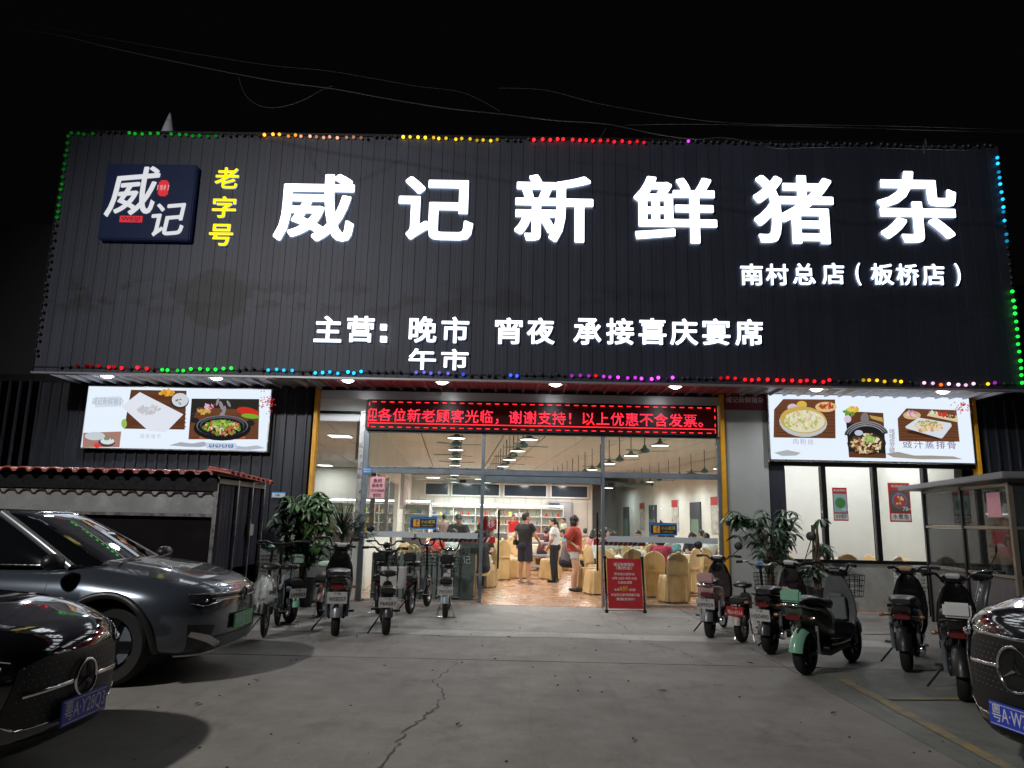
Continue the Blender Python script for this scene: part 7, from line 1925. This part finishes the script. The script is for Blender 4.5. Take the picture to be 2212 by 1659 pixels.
MB().box(X0, Yb - .03, 0, X1, Yb, ZR).build('back_panel', M['black_metal'], t)

# ================================================================== glass food booth, right
t = thing('glass_booth', 'glass sided food booth with flat pale roof and steel frame at the right', 'booth', (7.564, -2.65, 0), R(-7.6))
BX0, BX1, BY0, BY1, BZ0, BZ1 = -.85, 1.5, -1.4, 1.35, .88, 2.14
fr = mat('booth_frame', (.30, .26, .20), .4, .5, noise=.15)
for x in (BX0, BX1):
    for y in (BY0, -.02, BY1): MB().box(x - .03, y - .03, 0, x + .03, y + .03, BZ1).build('post', fr if y == BY0 else M['black_metal'], t)
MB().box(-.02, BY0 - .03, 0, .04, BY0 + .03, BZ1).build('post', fr, t)
for z in (BZ0, 1.52, BZ1 - .05):
    MB().box(BX0 - .02, BY0 + .03, z, BX0 + .02, BY1 - .03, z + .04).build('rail', fr, t); MB().box(BX0 + .03, BY0 - .02, z, BX1 - .03, BY0 + .02, z + .04).build('rail', fr, t)
rf = MB().add([(BX0 - .16, BY0 - .2, BZ1 + .04), (BX1 + .2, BY0 - .2, BZ1 + .04), (BX1 + .2, BY1 + .2, BZ1 + .0), (BX0 - .30, BY1 + .3, BZ1 + .0), (BX0 - .16, BY0 - .2, BZ1 + .13), (BX1 + .2, BY0 - .2, BZ1 + .13), (BX1 + .2, BY1 + .2, BZ1 + .08), (BX0 - .30, BY1 + .3, BZ1 + .08)], [(0, 3, 2, 1), (4, 5, 6, 7), (0, 1, 5, 4), (1, 2, 6, 5), (2, 3, 7, 6), (3, 0, 4, 7)]).build('roof', mat('booth_roof', (.27, .27, .29), .4, .2, noise=.1), t, bevel=.01)
for y0, y1 in ((BY0 + .04, -.06), (.02, BY1 - .04)):
    for z0, z1 in ((BZ0 + .045, 1.515), (1.565, BZ1 - .055)): MB().box(BX0 - .005, y0, z0, BX0 + .005, y1, z1).build('pane', M['glass_booth'], t)
for z0, z1 in ((BZ0 + .045, 1.515), (1.565, BZ1 - .055)): MB().box(BX0 + .04, BY0 - .005, z0, BX1 - .04, BY0 + .005, z1).build('pane', M['glass_booth'], t)
MB().box(BX0 + .0, BY0 + .03, .0, BX1, BY1 - .03, BZ0 - .01).build('base_cabinet', mat('booth_base', (.11, .10, .10), .5, noise=.2), t)
MB().box(BX0 + .05, BY0 + .05, BZ0 - .009, BX1 - .05, BY1 - .05, BZ0 + .02).build('worktop', M['steel'], t)
o = MB().box(0, -.18, -.17, .004, .18, .17).build('pink_poster', M['paper_pink'], None, loc=(6.585, -3.50, 1.85), rot=(0, 0, R(-7.6))); tag(o, 'pink paper sheet stuck on the front glass of the booth', 'notice')
mb = MB().ell((0, 0, 0), (.42, .30, .16), n=24, k=12); mb.v = [tuple(Vector(p) * rr.uniform(.85, 1.1)) for p in mb.v]
o = mb.build('covered_goods', mat('sack_pale', (.40, .42, .36), .8, noise=.3, nscale=6), None, smooth=40, loc=(7.25, -3.1, 1.06)); tag(o, 'pale heap of wrapped goods on the worktop inside the booth', 'goods')
t = thing('apron', 'blue apron hanging inside the booth near the corner post', 'apron', (6.92, -3.6, 1.0))
MB().loft([sring(0, 0, 0, .16, .02, 3, 18, 'z'), sring(.01, 0, .25, .15, .025, 3, 18, 'z'), sring(0, 0, .5, .09, .02, 3, 18, 'z')]).build('cloth', mat('apron_blue', (.06, .10, .22), .8, noise=.2), t, smooth=60)
MB().tube([(-.06, 0, .5), (0, 0, .62), (.06, 0, .5)], .006, 6).build('neck_strap', M['ink_black'], t)
# plastic crates by the window wall, blue crate on the ground
def crate(x, y, z, m, lab, w=.46, d=.32, h=.24, rz=0, group=None):
    t = thing('crate', lab, 'crate', (x, y, z), rz, group)
    MB().box(-w / 2, -d / 2, 0, w / 2, d / 2, .015).build('base', m, t)
    for s_ in (-1, 1):
        mb = MB()
        for k in range(4): mb.box(-w / 2, s_ * d / 2 - .008, .02 + k * h / 4, w / 2, s_ * d / 2 + .008, .02 + k * h / 4 + h * .12)
        for k in range(5): mb.box(-w / 2 + k * (w - .03) / 4, s_ * d / 2 - .010, .016, -w / 2 + k * (w - .03) / 4 + .03, s_ * d / 2 + .010, h)
        mb.build('long_side', m, t)
        mb = MB()
        for k in range(4): mb.box(s_ * w / 2 - .008, -d / 2 + .012, .02 + k * h / 4, s_ * w / 2 + .008, d / 2 - .012, .02 + k * h / 4 + h * .12)
        for k in range(4): mb.box(s_ * w / 2 - .010, -d / 2 + .013 + k * (d - .055) / 3, .016, s_ * w / 2 + .010, -d / 2 + .042 + k * (d - .055) / 3, h)
        mb.build('short_side', m, t)
cw = mat('crate_white', (.45, .46, .44), .5)
for k, nm in enumerate(('lowest', 'middle', 'topmost')):
    crate(6.95, -.45, k * .25, cw, '%s white plastic crate of the stack under the poster window' % nm, w=.40, group='white crates stacked under the window')
crate(5.25, -6.0, 0, mat('crate_blue', (.02, .10, .42), .4), 'blue plastic crate on the ground behind the cut off black car', w=.6, d=.4, h=.3, rz=.2)
o = MB().box(-.75, -.28, 0, .75, .18, .05).build('counter_slab', mat('slab_pale', (.35, .35, .33), .5), None, loc=(7.9, -.32, .80), bevel=.008); tag(o, 'pale narrow counter slab under the window behind the booth', 'counter')
for sx in (-.7, .66): MB().box(sx, -.2, -.80, sx + .04, .1, 0).build('leg', M['black_metal'], o)

# ================================================================== red notice board on its frame
t = thing('notice_board', 'red standing notice board with white and gold anniversary offer text', 'sign', (1.86, -.93, 0), R(6))
A_ = Matrix.Rotation(R(-9), 4, 'X')
def fb(nm, x0, y0, z0, x1, y1, z1, m, **k): return MB().box(x0, y0, z0, x1, y1, z1, 0, A_).build(nm, m, t, **k)
fb('red_panel', -.30, -.004, .07, .30, .004, .90, M['sign_red'])
for x in (-.335, .325): fb('frame_post', x - .018, -.014, 0, x + .018, .014, .92, M['chrome'], bevel=.004)
for x in (-.335, .325):
    MB().box(x - .015, .30, 0, x + .015, .325, .9, 0, Matrix.Rotation(R(10), 4, 'X') @ Matrix.Translation((0, .0, 0))).build('back_leg', M['alu'], t)
    MB().box(x - .024, -.03, .0, x + .024, .03, .05).build('foot', M['rubber'], t); MB().box(x - .024, -.02 + .13, .88, x + .024, .02 + .13, .93).build('corner_cap', M['rubber'], t)
    MB().tube([(x, 0, .03), (x, .30, .03)], .008, 6).build('stretcher', M['chrome'], t)
fb('bottom_bar', -.335, -.01, .03, .325, .01, .045, M['chrome'])
for i, (s_, z, sz_, w_, mm) in enumerate((('威记新鲜猪杂', .795, .065, .36, 'sign_white'), ('（板桥店）', .735, .06, .28, 'sign_white'), ('贺本店25周年庆', .635, .05, .36, 'sign_white'), ('6月16日-9月15日', .565, .05, .42, 'sign_white'), ('凡来店消费', .495, .05, .25, 'sign_white'),
                                         ('全单', .375, .045, .09, 'sign_white'), ('8折', .39, .095, .15, 'sign_gold'), ('优惠!', .375, .045, .12, 'sign_white'), ('欢迎各位新老顾客光临', .29, .052, .50, 'sign_white'), ('谢谢支持!!!', .22, .052, .32, 'sign_white'))):
    xx = {5: -.145, 6: -.02, 7: .13}.get(i, 0.0)
    p = A_ @ Vector((xx, -.0055, z)); lettering(s_, sz_, M[mm], t, tuple(p), (R(90 - 9), 0, 0), w=w_)

# ================================================================== overhead cables and roof odds and ends
cab = mat('cable_grey', (.02, .02, .024), .5)
def cable(lab, pts, r_=.005, n=8):
    o = MB().tube(catmull(pts, n), r_, 5).build('overhead_cable', cab, smooth=60); tag(o, lab, 'cable', 'overhead cables crossing above the signboard')
cy = -3.2
def cp_(px, py, y=cy): return Y(px, py, y)
cable('thick bundled cable sagging from upper left to the signboard middle', [cp_(0, 60), cp_(120, 75), cp_(260, 108), cp_(450, 148), cp_(600, 176), cp_(720, 192), cp_(830, 212), cp_(960, 233), cp_(1080, 246), cp_(1200, 260), cp_(1310, 268), cp_(1420, 290), cp_(1500, 300), cp_(1560, 297), cp_(1620, 306), cp_(1680, 320), cp_(1760, 318), cp_(1850, 318), cp_(2000, 322), cp_(2150, 325)], .007)
cable('loose cable loop hanging below the bundle left of centre', [cp_(515, 166), cp_(530, 205), cp_(560, 228), cp_(600, 232), cp_(650, 218), cp_(700, 192), cp_(718, 186)])
cable('thin upper cable above the huge characters', [cp_(0, 40), cp_(300, 95), cp_(560, 138), cp_(700, 152), cp_(786, 166), cp_(900, 186), cp_(1000, 200), cp_(1080, 240)], .003)
cable('second thin cable running just over the bundle', [cp_(1076, 190), cp_(1180, 195), cp_(1300, 225), cp_(1500, 258), cp_(1640, 268), cp_(1800, 270), cp_(2000, 274), cp_(2212, 282)], .004)
cable('thin cable along the right top edge of the signboard', [cp_(1350, 270), cp_(1480, 268), cp_(1640, 271), cp_(1840, 276), cp_(2000, 281), cp_(2212, 286)], .004)
cable('short cable end hanging down near the right huge character', [cp_(1999, 300), cp_(1996, 314), cp_(1997, 330), cp_(2001, 316), cp_(1999, 300)], .009)
cable('short bright cable end crossing the red bulbs', [cp_(1309, 277), cp_(1303, 288), cp_(1292, 303)], .008)
o = MB().lathe([(.13, 0), (.11, .1), (.05, .34), (.015, .46), (0, .47)], n=14).build('roof_vent', mat('vent_pale', (.55, .58, .66), .5), smooth=50, loc=(-6.85, -1.05, 8.61)); tag(o, 'small pale cone on the roof edge above the logo box', 'roof vent')
MB().tube([(0, 0, -.4), (0, 0, .0)], .02, 6).build('stem', M['black_metal'], o)
# dark neighbouring buildings at both ends
t = thing('neighbour_building', 'dark unlit neighbouring building beyond the left end of the signboard', 'building', (-14.5, 3, 0))
MB().box(-5, -3, 0, 5.2, 8, 7.2).build('wall', mat('neighbour_dark', (.012, .012, .014), .9), t)
t = thing('neighbour_building', 'dark unlit neighbouring building beyond the right end of the signboard', 'building', (16, 5, 0))
MB().box(-6, -4, 0, 6, 8, 6.6).build('wall', mat('neighbour_dark', (.012, .012, .014), .9), t)
MB().box(-13.2, -.02, 3.961, -8.72, .2, 4.1).build('wall_cap', M['black_metal'], bld); MB().box(8.85, .0, 3.961, 14.6, .2, 4.1).build('wall_cap', M['black_metal'], bld)
